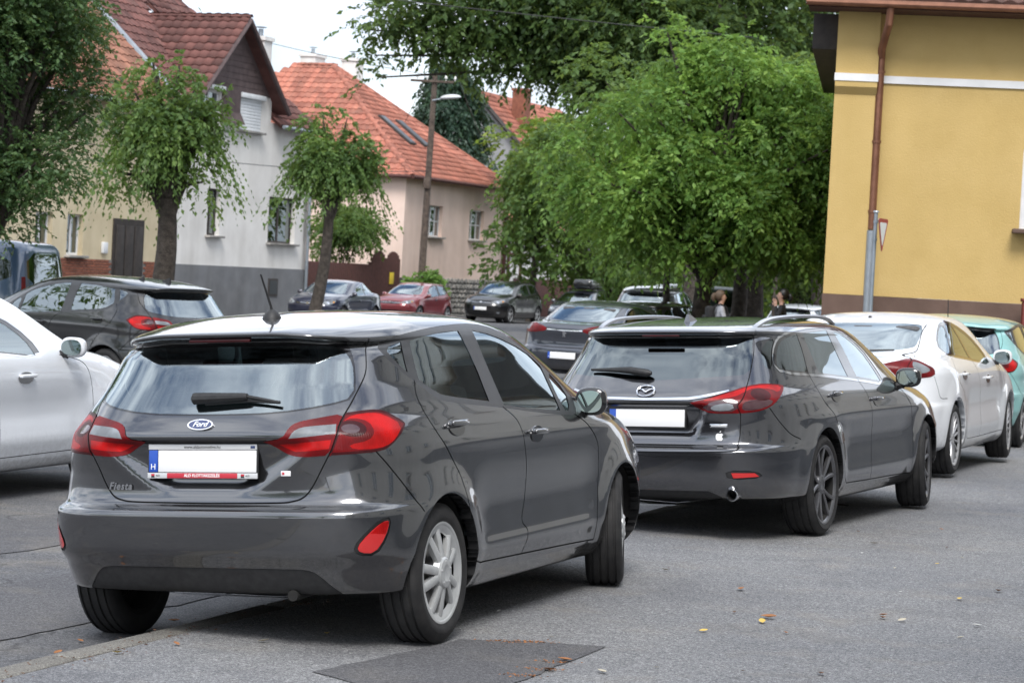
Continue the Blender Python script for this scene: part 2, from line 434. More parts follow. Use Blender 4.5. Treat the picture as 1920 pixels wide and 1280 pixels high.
class MB:
    """collects primitive shapes into one mesh"""
    def __init__(self): self.V = []; self.F = []; self.MI = []
    def add(self, V, F, M=None, mi=0):
        k = len(self.V)
        for v in V:
            v = Vector(v)
            self.V.append(tuple(M @ v) if M is not None else tuple(v))
        for f in F: self.F.append(tuple(i+k for i in f)); self.MI.append(mi)
        return self
    def box(self, x0, x1, y0, y1, z0, z1, M=None, mi=0):
        V, F = box_vf(x0, x1, y0, y1, z0, z1); return self.add(V, F, M, mi)
    def rbox(self, sx, sy, sz, r, M=None, seg=2, mi=0):
        """rounded box centred on the origin"""
        bm = bmesh.new(); bmesh.ops.create_cube(bm, size=1)
        bmesh.ops.scale(bm, vec=(sx, sy, sz), verts=bm.verts)
        bmesh.ops.bevel(bm, geom=list(bm.edges), offset=r, segments=seg, affect='EDGES', profile=.5, clamp_overlap=True)
        bm.verts.index_update()
        V = [v.co.copy() for v in bm.verts]; F = [[v.index for v in f.verts] for f in bm.faces]; bm.free()
        return self.add(V, F, M, mi)
    def tube(self, pts, r, seg=8, cap=True, mi=0):
        pts = [Vector(p) for p in pts]; n = len(pts)
        rr = r if hasattr(r, '__len__') else [r]*n
        k0 = len(self.V); prev = None
        for i, p in enumerate(pts):
            t = (pts[min(i+1, n-1)]-pts[max(i-1, 0)]).normalized()
            if prev is None:
                u = t.orthogonal().normalized()
            else:
                u = (prev-t*prev.dot(t)); u = u.normalized() if u.length > 1e-6 else t.orthogonal().normalized()
            prev = u; w = t.cross(u)
            for k in range(seg):
                a = 2*math.pi*k/seg; self.V.append(tuple(p+(u*math.cos(a)+w*math.sin(a))*rr[i]))
        for i in range(n-1):
            for k in range(seg):
                k2 = (k+1) % seg
                self.F.append((k0+i*seg+k, k0+i*seg+k2, k0+(i+1)*seg+k2, k0+(i+1)*seg+k)); self.MI.append(mi)
        if cap:
            self.F.append(tuple(k0+k for k in reversed(range(seg)))); self.F.append(tuple(k0+(n-1)*seg+k for k in range(seg))); self.MI += [mi, mi]
        return self
    def prism(self, poly, h0, h1, M=None, mi=0):
        """poly in (a,b) extruded along c: point = (a, b, c)"""
        n = len(poly)
        V = [(a, b, h0) for a, b in poly]+[(a, b, h1) for a, b in poly]
        F = [tuple(range(n))[::-1], tuple(range(n, 2*n))]+[(i, (i+1) % n, n+(i+1) % n, n+i) for i in range(n)]
        return self.add(V, F, M, mi)
    def lathe(self, prof, seg=24, M=None, mi=0):
        V, F = rot_profile(prof, seg); return self.add(V, F, M, mi)
    def build(self, name, mat, parent=None, ang=35, mats=None):
        o = mesh_obj(name, self.V, self.F, mat, parent, mats=mats, midx=self.MI if mats else None)
        autosmooth(o, ang)
        return o
# ---------------------------------------------------------------- the street
YAW = rad(20.8); U = Vector((math.sin(YAW), math.cos(YAW), 0)); NL = Vector((-math.cos(YAW), math.sin(YAW), 0))
def gz(Y):      # the street falls gently away from the camera
    t = max(0.0, Y-14); return -.0045*min(t, 110)*(1-math.exp(-t/6))
def speckle(name, base, lite, dark, scale=95, big=.35, rough=.92, tint=(.30, .26, .20), tintf=.10, cracks=False, bumpd=.006, stains=False):
    if name in MAT: return MAT[name]
    m, nt, b = new_mat(name)
    a = tex(nt, scale*2.0, 0, kind='Voronoi'); c = tex(nt, scale*4.5, 0, kind='Voronoi'); g = tex(nt, big, 6, .6); st = tex(nt, 1.7, 7, .65)
    def bw(src):
        q = nt.nodes.new('ShaderNodeSeparateColor'); nt.links.new(src, q.inputs['Color']); return q.outputs['Red']
    r1 = ramp(nt, bw(a.outputs['Color']), [(.0, dark), (.30, tuple(.55*x+.45*y for x, y in zip(base, dark))), (.72, base), (1.0, lite)])
    r2 = ramp(nt, bw(c.outputs['Color']), [(.0, tuple(x*.55 for x in dark)), (.5, base), (.9, tuple(min(1, x*1.1) for x in lite)), (1, tuple(min(1, x*1.5) for x in lite))])
    col = mixc(nt, .45, r1.outputs['Color'], r2.outputs['Color'])
    rg = ramp(nt, g.outputs['Fac'], [(.3, (.74, .75, .78)), (.7, (1.12, 1.10, 1.06))]); col = mixc(nt, 1.0, col, rg.outputs['Color'], 'MULTIPLY')
    rs = ramp(nt, st.outputs['Fac'], [(.52, (0, 0, 0)), (.75, (tintf*3,)*3)]); col = mixc(nt, rs.outputs['Color'], col, tint)
    if stains:
        s1 = tex(nt, .9, 9, .7); q1 = ramp(nt, s1.outputs['Fac'], [(.50, (1, 1, 1)), (.62, (.80, .80, .82)), (.68, (.98, .98, .98)), (.80, (.70, .70, .72))]); col = mixc(nt, .8, col, mixc(nt, 1.0, col, q1.outputs['Color'], 'MULTIPLY'))
        s2 = tex(nt, 6.5, 4, .6); q2 = ramp(nt, s2.outputs['Fac'], [(.66, (1, 1, 1)), (.74, (.55, .54, .53))]); col = mixc(nt, .6, col, mixc(nt, 1.0, col, q2.outputs['Color'], 'MULTIPLY'))
    if cracks:
        v = nt.nodes.new('ShaderNodeTexVoronoi'); v.feature = 'DISTANCE_TO_EDGE'; v.inputs['Scale'].default_value = .55
        tcn = nt.nodes.new('ShaderNodeTexCoord'); wn_ = tex(nt, 3, 5); ad = mixc(nt, .12, (0, 0, 0), (0, 0, 0))
        mxn = nt.nodes.new('ShaderNodeVectorMath'); mxn.operation = 'MULTIPLY_ADD'; mxn.inputs[1].default_value = (.5, .5, .5)
        nt.links.new(wn_.outputs['Color'], mxn.inputs[0]); nt.links.new(tcn.outputs['Object'], mxn.inputs[2]); nt.links.new(mxn.outputs['Vector'], v.inputs['Vector'])
        rc = ramp(nt, v.outputs['Distance'], [(0, (.35, .35, .35)), (.012, (1, 1, 1))]); col = mixc(nt, .7, col, mixc(nt, 1.0, col, rc.outputs['Color'], 'MULTIPLY'))
    nt.links.new(col, b.inputs['Base Color']); setv(b, Roughness=rough, Specular_IOR_Level=.3)
    bumpn(nt, b, a.outputs['Distance'], .5, bumpd); MAT[name] = m; return m
speckle('asphalt_path', (.190, .194, .203), (.39, .393, .395), (.068, .07, .075), scale=52, stains=True)
speckle('asphalt_road', (.115, .118, .126), (.23, .23, .232), (.048, .048, .053), scale=52, cracks=True, stains=True)
speckle('asphalt_patch', (.098, .098, .106), (.19, .19, .195), (.042, .042, .046), scale=60, tintf=.06)
speckle('granite', (.20, .19, .17), (.32, .31, .28), (.10, .095, .09), scale=70, tint=(.16, .12, .08), tintf=.25)
speckle('grass_ground', (.05, .08, .025), (.09, .12, .04), (.02, .03, .012), scale=20)

def ragged(poly, amp=.02, step=.12, seed=1):
    rr_ = random.Random(seed); out = []; n = len(poly)
    for i in range(n):
        p, q = Vector(poly[i]), Vector(poly[(i+1) % n]); k = max(1, int((q-p).length/step))
        for j in range(k):
            v = p.lerp(q, j/k); out.append((v.x+rr_.uniform(-amp, amp), v.y+rr_.uniform(-amp, amp)))
    return out
def sheet(name, poly, zf, mat, step=None, kind='structure', dz=0.0):
    """flat ground sheet from a convex-ish polygon fan, split along Y so that it follows the slope"""
    bm = bmesh.new()
    vs = [bm.verts.new((x, y, 0)) for x, y in poly]; bm.faces.new(vs)
    ys = [y for _, y in poly]
    for y in np.concatenate([np.arange(10, 60, 2.5), np.arange(60, 140, 10)]):
        if min(ys) < y < max(ys):
            bmesh.ops.bisect_plane(bm, geom=list(bm.verts)+list(bm.edges)+list(bm.faces), plane_co=(0, float(y), 0), plane_no=(0, 1, 0))
    for v in bm.verts: v.co.z = zf(v.co.y)+dz
    bmesh.ops.recalc_face_normals(bm, faces=bm.faces)
    if sum(f.normal.z for f in bm.faces) < 0: bmesh.ops.reverse_faces(bm, faces=bm.faces)
    me = bpy.data.meshes.new(name); bm.to_mesh(me); bm.free(); me.materials.append(mat)
    o = bpy.data.objects.new(name, me); C.objects.link(o)
    if kind: o['kind'] = kind
    return o
K0 = Vector((-1.03, 11.71, 0))                              # a point of the kerb line, which runs along the street
def SP(s, t, z=0): return K0+U*s+NL*t+Vector((0, 0, z))       # s metres up the street, t metres to its left
def sp2(s, t): p = SP(s, t); return (p.x, p.y)
ROADZ = -.11
sheet('ground', [(-150, -100), (150, -100), (150, 260), (-150, 260)], lambda y: gz(y)-.20, MAT['grass_ground'])
road = sheet('road', [sp2(-60, 0.02), sp2(160, .02), sp2(160, 60), sp2(-60, 60)], lambda y: gz(y)+ROADZ, MAT['asphalt_road'])
pave = sheet('pavement', [sp2(-60, -.14), sp2(-60, -45), sp2(160, -45), sp2(160, -.14)], gz, MAT['asphalt_path'])
# dark strip of newer asphalt along the traffic lane, patch on the pavement
sheet('road_repair_strip', ragged([sp2(-14, 2.35), sp2(40, 2.35), sp2(40, 3.25), sp2(-14, 3.25)], .03, .3), lambda y: gz(y)+ROADZ, MAT['asphalt_patch'], dz=.004)
sheet('road_repair_patch', ragged([sp2(-2.6, .75), sp2(.9, .62), sp2(2.1, 1.55), sp2(-1.4, 1.75)], .02, .12, 2), lambda y: gz(y)+ROADZ, MAT['asphalt_patch'], dz=.005)
sheet('pavement_repair_patch', ragged([(-.73, 9.62), (-.16, 10.66), (.14, 10.74), (.49, 10.69), (.14, 9.75), (-.16, 9.0)], .010, .07, 3), gz, MAT['asphalt_patch'], dz=.004)
# kerb stones, each its own block, a little uneven
rng = random.Random(5)
s = -5.0; n = 0
while s < 26:
    ln = .86+rng.random()*.22
    c = SP(s+ln/2, -.06)
    b = MB(); b.rbox(ln-.018, .145, .26, .018, seg=2)
    o = b.build('kerb_stone', MAT['granite'], pave); o.location = (c.x+rng.uniform(-.006, .006), c.y, gz(c.y)-.127+rng.uniform(-.006, .003)); o.rotation_euler = (rng.uniform(-.02, .02), rng.uniform(-.008, .008), rad(90)-YAW+rng.uniform(-.012, .012))
    s += ln

# ---------------------------------------------------------------- building materials and helpers
noisy('render_white', (.72, .70, .67), (.80, .78, .75), 1.1, streak=.45, rough=.9, bump=.25, dist=.01, fine=60)
noisy('render_grey', (.16, .165, .175), (.20, .205, .215), 1.6, streak=.6, rough=.9, bump=.25, dist=.01, fine=60)
noisy('render_beige', (.56, .47, .31), (.64, .55, .38), 1.2, streak=.4, rough=.9, bump=.25, dist=.01, fine=60)
noisy('render_pink', (.76, .58, .49), (.82, .64, .55), .9, streak=.35, rough=.9, bump=.2, dist=.01, fine=60)
noisy('render_yellow', (.52, .365, .135), (.57, .405, .16), 1.4, streak=.16, rough=.88, bump=.5, dist=.012, fine=45)
noisy('render_cream', (.64, .61, .55), (.70, .67, .61), .9, streak=.4, rough=.9, bump=.3, dist=.01, fine=50)
noisy('plinth_brown', (.115, .072, .055), (.155, .10, .078), 2.0, streak=.5, rough=.9, bump=.35, dist=.01, fine=60)
noisy('render_old_grey', (.22, .225, .23), (.32, .32, .32), .8, .95, .4, .02, fine=30)
noisy('band_white', (.70, .70, .70), (.78, .78, .78), 3, .8, .2, .005)
noisy('brick_red', (.18, .065, .04), (.27, .10, .06), 5, .9, .4, .01, vary=.32)
noisy('tile_brown', (.095, .040, .034), (.17, .072, .060), 2.2, .85, .4, .01, hi=.7, vary=.32)
noisy('tile_orange', (.30, .105, .070), (.42, .17, .115), 2.0, .85, .35, .01, hi=.7, vary=.32)
noisy('tile_tan', (.21, .095, .062), (.31, .15, .10), 2.0, .9, .4, .01, hi=.7, vary=.32)
noisy('tile_dark', (.10, .055, .045), (.17, .09, .07), 2.0, .85, .4, .01, vary=.32)
noisy('siding_brown', (.075, .052, .052), (.115, .082, .08), 4, .85, .4, .01)
noisy('wood_brown', (.060, .022, .018), (.095, .035, .028), 6, .7, .3, .006)
noisy('wood_dark', (.022, .018, .016), (.04, .032, .028), 6, .7, .3, .006)
noisy('wood_pole', (.055, .040, .032), (.12, .09, .07), 7, .9, .6, .02)
noisy('zinc', (.26, .29, .32), (.34, .37, .40), 4, .45, .1, .004, Metallic=.6)
noisy('copper', (.17, .075, .045), (.25, .115, .07), 5, .45, .1, .004, Metallic=.5)
noisy('sheet_white', (.62, .63, .64), (.72, .73, .74), 5, .5, .1, .004)
noisy('stone_wall', (.24, .23, .215), (.42, .40, .37), 3.0, .9, .6, .03, fine=25, vary=.32)
noisy('mortar', (.16, .155, .15), (.22, .215, .20), 8, .95, .4, .01)
noisy('window_frame_white', (.66, .67, .68), (.74, .74, .75), 6, .5, .05, .002)
noisy('window_frame_dark', (.035, .028, .025), (.055, .045, .04), 6, .6, .1, .004)
noisy('curtain', (.30, .30, .30), (.42, .42, .42), 9, .95, .3, .02)
noisy('shutter_white', (.66, .68, .70), (.72, .74, .76), 5, .6, .1, .004)
glass('pane', (.35, .40, .42), .45, base=.12)
noisy('room_dark', (.015, .015, .016), (.03, .03, .03), 2, .9, 0)
noisy('lamp_grey', (.50, .51, .52), (.58, .59, .60), 5, .5, .1, .003)
plain('sign_red', (.36, .05, .04), .5); plain('sign_white', (.75, .74, .72), .4); plain('notice_yellow', (.75, .55, .05), .5)
plain('porcelain', (.7, .7, .68), .2)

def wall(parent, name, L, H, holes, mat, reveal=.22, y=0.0, z0=0.0, tops=None, thick=.30, x0=0.0):
    """wall in the local xz plane facing -y with openings (x0,x1,z0,z1) and their reveals"""
    xs = sorted({x0, x0+L, *[h[0] for h in holes], *[h[1] for h in holes]}); zs = sorted({z0, z0+H, *[h[2] for h in holes], *[h[3] for h in holes]})
    b = MB()
    def inside(x, z): return any(h[0] < x < h[1] and h[2] < z < h[3] for h in holes)
    for i in range(len(xs)-1):
        for j in range(len(zs)-1):
            if inside((xs[i]+xs[i+1])/2, (zs[j]+zs[j+1])/2): continue
            b.add([(xs[i], y, zs[j]), (xs[i+1], y, zs[j]), (xs[i+1], y, zs[j+1]), (xs[i], y, zs[j+1])], [(0, 1, 2, 3)])
    for (a, c, d, e) in holes:
        b.add([(a, y, d), (c, y, d), (c, y, e), (a, y, e), (a, y+reveal, d), (c, y+reveal, d), (c, y+reveal, e), (a, y+reveal, e)], [(0, 4, 5, 1), (1, 5, 6, 2), (2, 6, 7, 3), (3, 7, 4, 0)])
    o = b.build(name, mat, parent); return o

def window(parent, x0, x1, z0, z1, frame, y=.16, cols=2, rows=1, sill=True, curtain=True, bars=None, fw=.07, sillmat=None):
    """frame with panes, each pane its own piece; stands in the opening of a wall facing -y"""
    f = MB(); f.box(x0, x1, y, y+.06, z0, z0+fw); f.box(x0, x1, y, y+.06, z1-fw, z1); f.box(x0, x0+fw, y, y+.06, z0+fw, z1-fw); f.box(x1-fw, x1, y, y+.06, z0+fw, z1-fw)
    for c in range(1, cols):
        xc = x0+(x1-x0)*c/cols; f.box(xc-fw*.55, xc+fw*.55, y-.002, y+.058, z0+fw, z1-fw)
    for r in range(1, rows):
        zc = z0+(z1-z0)*r/rows; f.box(x0+fw, x1-fw, y+.003, y+.055, zc-fw*.4, zc+fw*.4)
    w = f.build('window', MAT[frame], parent)
    for c in range(cols):
        for r in range(rows):
            a = x0+(x1-x0)*c/cols; d = z0+(z1-z0)*r/rows
            q = MB(); q.box(a+.04, a+(x1-x0)/cols-.04, y+.025, y+.035, d+.04, d+(z1-z0)/rows-.04); q.build('pane', MAT['pane'], w)
    bk = MB(); bk.box(x0-.05, x1+.05, y+.25, y+.27, z0-.05, z1+.05); bk.build('curtain', MAT['curtain' if curtain else 'room_dark'], w)
    if sill:
        q = MB(); q.rbox(x1-x0+.22, .30, .07, .012, Matrix.Translation(((x0+x1)/2, y-.19, z0-.036))); q.build('sill', sillmat or MAT['stone_wall'], w)
    return w

TILE = {}
def tile_mesh(mat, w=.34, h=.40):
    k = (mat.name, w, h)
    if k in TILE: return TILE[k]
    xs = np.linspace(0, w, 7); zs = .022*np.sin(xs/w*2*math.pi-.6)+.022
    V = []
    for y, dz in ((0, .038), (h*1.06, .004)):
        for x, z in zip(xs, zs): V.append((x, y, z+dz))
    for x in xs: V.append((x, 0, .0))
    n = 7; F = [(i, i+1, n+i+1, n+i) for i in range(6)]+[(2*n+i, 2*n+i+1, i+1, i) for i in range(6)]
    me = bpy.data.meshes.new('roof_tile'); me.from_pydata(V, [], F); me.materials.append(mat)
    me.polygons.foreach_set('use_smooth', [True]*6+[False]*6)
    TILE[k] = (me, np.array(V), F); return TILE[k]

def tile_field(parent, O, A, B, inside, mat, w=.34, h=.40, la=10, lb=8, budget=None, near=None, seed=1):
    """lay tiles on the plane O + a*A + b*B (A along the eave, B up the slope); single tiles while the budget lasts, the rest joined"""
    me, TV, TF = tile_mesh(mat, w, h)
    A = Vector(A).normalized(); B = Vector(B).normalized(); Nn = A.cross(B)
    if Nn.z < 0: A = -A; Nn = A.cross(B); O = Vector(O)-A*la
    O = Vector(O); rr = random.Random(seed); spots = []
    for j in range(int(lb/h)+1):
        off = 0
        for i in range(-1, int(la/w)+1):
            a, b_ = i*w+off, j*h
            if inside(a+w/2, b_+h/2) if not (A.dot(Vector((1, 0, 0))) == 9) else False:
                spots.append((a, b_))
    M0 = Matrix((A, B, Nn)).transposed().to_4x4()
    if near is not None: spots.sort(key=lambda q: (O+A*q[0]+B*q[1]-near).length)
    nb = budget[0] if budget else 0
    for (a, b_) in spots[:nb]:
        o = bpy.data.objects.new('roof_tile', me); C.objects.link(o); o.parent = parent
        M = M0.copy(); M.translation = O+A*a+B*b_+Nn*rr.uniform(0, .008); o.matrix_local = M @ Matrix.Rotation(rr.uniform(-.012, .012), 4, 'Z')
    if budget: budget[0] = max(0, nb-len(spots))
    rest = spots[nb:]
    if rest:
        R = np.array([[*A], [*B], [*Nn]]); Vs = []; Fs = []
        k = 0
        base = TV @ R
        for (a, b_) in rest:
            p = O+A*a+B*b_; Vs.append(base+np.array([p.x, p.y, p.z+rr.uniform(0, .006)])); Fs += [tuple(i+k for i in f) for f in TF]; k += len(TV)
        o = mesh_obj('roof_tiles_rest', np.vstack(Vs), Fs, mat, parent, smooth=False); o['kind'] = 'stuff'

def roof_plane(parent, pts, mat, name='roof', thick=.10):
    b = MB(); p = [Vector(q) for q in pts]; n = (p[1]-p[0]).cross(p[2]-p[0]).normalized()
    if n.z < 0: n = -n
    k = len(p); V = [q-n*thick for q in p]+[q-n*.004 for q in p]
    b.add(V, [tuple(range(k)), tuple(range(k, 2*k))]+[(i, (i+1) % k, k+(i+1) % k, k+i) for i in range(k)])
    return b.build(name, mat, parent)
def in_poly(poly):
    def f(a, b_):
        r = False; m = len(poly)
        for k in range(m):
            x1, y1 = poly[k]; x2, y2 = poly[(k+1) % m]
            if (y1 > b_) != (y2 > b_) and a < (x2-x1)*(b_-y1)/(y2-y1)+x1: r = not r
        return r
    return f
def tiled_plane(root, pts, mat, budget, near, under=None, name='roof', seed=1, w=.34, h=.40):
    """pts: first two points are the eave (left, right), the rest go round; adds deck + tiles"""
    deck = roof_plane(root, pts, under or mat, name)
    O = Vector(pts[0]); A = (Vector(pts[1])-O).normalized(); P2 = Vector(pts[2])-O
    B = (P2-A*P2.dot(A)).normalized()
    poly = [((Vector(p)-O).dot(A), (Vector(p)-O).dot(B)) for p in pts]
    la = max(q[0] for q in poly)-min(0, min(q[0] for q in poly)); lb = max(q[1] for q in poly)
    if A.cross(B).z < 0:
        O = Vector(pts[1]); A = -A; poly = [((Vector(p)-O).dot(A), (Vector(p)-O).dot(B)) for p in pts]
    amin = min(q[0] for q in poly)
    O2 = O+A*amin; poly = [(a-amin, b_) for a, b_ in poly]
    tile_field(deck, O2, A, B, in_poly(poly), mat, w, h, max(q[0] for q in poly)+.3, lb, budget, near, seed)
    return deck
def ridge_caps(parent, p, q, mat, r=.11, step=.36):
    p, q = Vector(p), Vector(q); n = max(1, int((q-p).length/step)); d = (q-p).normalized()
    side = d.cross(Vector((0, 0, 1))).normalized(); up = side.cross(d)
    b = MB(); k = 6
    for s in range(2):
        t = s*(step*1.08); rr = r*(1.06 if s == 0 else .94)
        for i in range(k+1):
            a = math.pi*i/k; b.V.append((rr*math.cos(a), t, rr*.8*math.sin(a)))
    for i in range(k): b.F.append((i, i+1, k+1+i+1, k+1+i)); b.MI.append(0)
    o0 = b.build('ridge_tile', mat, parent)
    M = Matrix((side, d, up)).transposed().to_4x4()
    for i in range(n):
        o = o0 if i == 0 else bpy.data.objects.new('ridge_tile', o0.data)
        if i: C.objects.link(o); o.parent = parent
        m = M.copy(); m.translation = p+d*(i*step); o.matrix_local = m
def chimney(parent, x, y, z0, z1, w, d, mat, cap=True):
    b = MB(); b.box(x-w/2, x+w/2, y-d/2, y+d/2, z0, z1-.14); b.box(x-w/2-.07, x+w/2+.07, y-d/2-.07, y+d/2+.07, z1-.14, z1); o = b.build('chimney', mat, parent)
    if cap:
        b = MB(); b.tube([(x, y, z1), (x, y, z1+.28)], .09, 10); b.lathe([(0, .2), (.02, .2), (.05, .02)], 12, Matrix.Translation((x, y, z1+.33)) @ Matrix.Rotation(rad(90), 4, 'X')); b.build('chimney_pot', MAT['zinc'], o)
    return o
def house_frame(name, corner, z, label, yaw=YAW):
    """local x runs up the street, local y away from it"""
    M = Matrix((Vector((math.sin(yaw), math.cos(yaw), 0)), Vector((-math.cos(yaw), math.sin(yaw), 0)), Vector((0, 0, 1)))).transposed().to_4x4(); M.translation = Vector((corner[0], corner[1], z))
    r = empty(name, M); tag(r, label, 'house'); return r
# ---------------------------------------------------------------- car shapes: z, rear x, front x, half width, widest x, plan exponents rear (p, q) and front (p, q)
HATCH_ROWS = [
 (.17, .80, 3.70, .68, 1.9, 8, 5, 7, 4),
 (.20, .62, 3.86, .79, 1.9, 8, 5, 7, 4),
 (.255, .20, 3.94, .830, 1.9, 9, 5, 7, 4),
 (.27, .11, 3.96, .838, 1.9, 9, 5, 7, 4),
 (.33, .075, 4.00, .852, 1.9, 9, 5, 7, 4),
 (.385, .055, 4.02, .864, 1.9, 9, 5, 7, 4),
 (.425, .024, 4.03, .866, 1.9, 10, 5, 7, 4),
 (.45, .013, 4.04, .867, 1.9, 10, 5, 7, 4),
 (.53, .004, 4.05, .870, 1.9, 10, 5, 7, 4),
 (.605, .000, 4.05, .871, 1.9, 10, 5, 7, 4),
 (.626, .014, 4.04, .871, 1.9, 10, 5, 7, 4),
 (.642, .074, 4.03, .871, 1.9, 10, 5, 7, 4),
 (.70, .094, 4.01, .871, 1.9, 10, 4.6, 7, 3.6),
 (.78, .090, 3.94, .872, 1.9, 9, 4.3, 6.5, 3.4),
 (.84, .080, 3.85, .873, 1.9, 9, 4, 6, 3.2),
 (.89, .068, 3.74, .870, 1.9, 8, 4, 5.5, 3.0),
 (.94, .070, 3.52, .863, 1.9, 8, 3.8, 5, 3.0),
 (.98, .088, 3.25, .849, 1.9, 7.5, 3.7, 5, 3),
 (1.02, .112, 3.14, .832, 1.9, 7, 3.6, 5, 3),
 (1.06, .142, 3.05, .813, 1.85, 7, 3.6, 5, 3),
 (1.15, .208, 2.86, .770, 1.8, 6.5, 3.6, 5, 3),
 (1.25, .280, 2.64, .724, 1.7, 6.5, 3.6, 5, 3),
 (1.32, .335, 2.46, .694, 1.6, 6.5, 3.8, 5, 3),
 (1.347, .347, 2.39, .682, 1.55, 6.5, 4, 5, 3),
 (1.359, .252, 2.36, .676, 1.5, 7, 4, 4.8, 3),
 (1.374, .236, 2.31, .667, 1.5, 7, 4, 4.6, 2.9),
 (1.40, .330, 2.21, .645, 1.45, 6, 3.3, 4.2, 2.8),
 (1.43, .52, 2.09, .590, 1.42, 5, 2.9, 3.6, 2.6),
 (1.458, .76, 1.95, .475, 1.40, 4, 2.5, 3, 2.4),
 (1.477, 1.02, 1.76, .300, 1.38, 3, 2.2, 2.6, 2.1),
 (1.487, 1.26, 1.50, .080, 1.38, 2, 2, 2, 2)]
def hatch_disp(G):
    x, y, z = G[..., 0], G[..., 1], G[..., 2]
    side = sstep(.55, .75, y/np.maximum(.86, 1e-6))
    d = np.zeros_like(y)
    for xc in (.694, 3.187):                                   # flared arches
        r = np.hypot(x-xc, z-.31)
        d += .016*sstep(.50, .36, r)*sstep(.2, .4, z+.12)
    lo = sstep(.95, 1.25, x)*sstep(2.9, 2.55, x)
    d += lo*(-.011*bump(.58, .12, z)+.007*bump(.375, .04, z))    # hollow doors with a blade above the sill
    d += .006*bump(.885, .03, z)*sstep(.1, .6, x)*sstep(3.6, 3.0, x)
    G[..., 1] = y+d*side*(z < 1.0)
    # tailgate hollow round the plate
    w = sstep(.47, .33, y)*sstep(.71, .745, z-0*y)*sstep(.925, .895, z)
    ed = .27+(np.clip(z, .70, .88)-.73)*1.6
    w = sstep(ed+.02, ed-.12, y)*sstep(.69, .745, z)*sstep(.925, .900, z)
    G[..., 0] = np.where(x < .5, x+.030*w, x)
    up = sstep(1.335, 1.358, z)*sstep(.9, .45, x)
    G[..., 0] += .115*up*sstep(.40, .64, y)*sstep(1.41, 1.37, z)      # the spoiler lip runs out towards the sides
    G[..., 2] = z-.030*sstep(.25, .68, y)*sstep(.95, .4, x)*sstep(1.27, 1.34, z)
    return G
WAGON_ROWS = [
 (.18, .95, 4.45, .70, 2.3, 8, 5, 7, 4),
 (.21, .70, 4.60, .82, 2.3, 8, 5, 7, 4),
 (.275, .24, 4.68, .875, 2.3, 9, 5, 7, 4),
 (.29, .12, 4.70, .885, 2.3, 9, 5, 7, 4),
 (.34, .06, 4.74, .900, 2.3, 9, 4.6, 7, 4),
 (.40, .030, 4.77, .910, 2.3, 9, 4.4, 7, 4),
 (.50, .012, 4.79, .914, 2.3, 9, 4.2, 7, 4),
 (.57, .005, 4.80, .916, 2.3, 9, 4.2, 7, 4),
 (.600, .004, 4.80, .917, 2.3, 9, 4.2, 7, 4),
 (.618, .030, 4.80, .917, 2.3, 9, 4.2, 7, 4),
 (.635, .080, 4.79, .917, 2.3, 9, 4.2, 7, 4),
 (.70, .092, 4.77, .918, 2.3, 9, 4.0, 6.5, 3.6),
 (.78, .085, 4.70, .920, 2.3, 8.5, 3.8, 6, 3.4),
 (.84, .066, 4.60, .918, 2.3, 8, 3.7, 5.5, 3.2),
 (.88, .058, 4.48, .913, 2.3, 8, 3.7, 5, 3.0),
 (.92, .066, 4.25, .903, 2.3, 8, 3.6, 5, 3.0),
 (.96, .092, 3.95, .885, 2.3, 7.5, 3.6, 5, 3),
 (1.00, .130, 3.80, .862, 2.3, 7, 3.6, 5, 3),
 (1.04, .172, 3.70, .842, 2.25, 7, 3.6, 5, 3),
 (1.12, .250, 3.50, .800, 2.2, 7, 3.7, 5, 3),
 (1.22, .350, 3.25, .752, 2.1, 7, 3.8, 5, 3),
 (1.30, .415, 3.02, .716, 2.0, 7, 4, 5, 3),
 (1.33, .438, 2.93, .702, 1.95, 7, 4, 5, 3),
 (1.342, .378, 2.89, .697, 1.9, 7.5, 4.2, 4.8, 3),
 (1.358, .358, 2.83, .690, 1.9, 7.5, 4.2, 4.6, 2.9),
 (1.385, .440, 2.72, .668, 1.85, 6.5, 3.4, 4.2, 2.8),
 (1.415, .72, 2.58, .612, 1.8, 5, 2.9, 3.6, 2.6),
 (1.44, 1.05, 2.42, .490, 1.8, 4, 2.5, 3, 2.4),
 (1.458, 1.40, 2.2, .310, 1.8, 3, 2.2, 2.6, 2.1),
 (1.467, 1.68, 1.92, .080, 1.8, 2, 2, 2, 2)]
def wagon_disp(G):
    x, y, z = G[..., 0], G[..., 1], G[..., 2]
    side = sstep(.55, .75, y/.92)
    d = np.zeros_like(y)
    for xc in (1.07, 3.82):
        r = np.hypot(x-xc, z-.335)
        d += .014*sstep(.56, .39, r)*sstep(.2, .4, z+.12)
    lo = sstep(1.4, 1.7, x)*sstep(3.5, 3.1, x)
    d += lo*(-.012*bump(.60, .13, z)+.006*bump(.37, .045, z))
    d += .008*bump(.80, .03, z)*sstep(.3, .9, x)*sstep(3.9, 3.2, x)
    G[..., 1] = y+d*side*(z < 1.0)
    ed = .34+(np.clip(z, .68, .86)-.68)*.55
    w = sstep(ed, ed-.07, y)*sstep(.675, .705, z)*sstep(.895, .882, z)
    G[..., 0] = np.where(x < .5, x+.034*w, x)
    G[..., 0] += .09*sstep(1.32, 1.343, z)*sstep(.9, .5, x)*sstep(.50, .69, y)*sstep(1.40, 1.35, z)
    return G
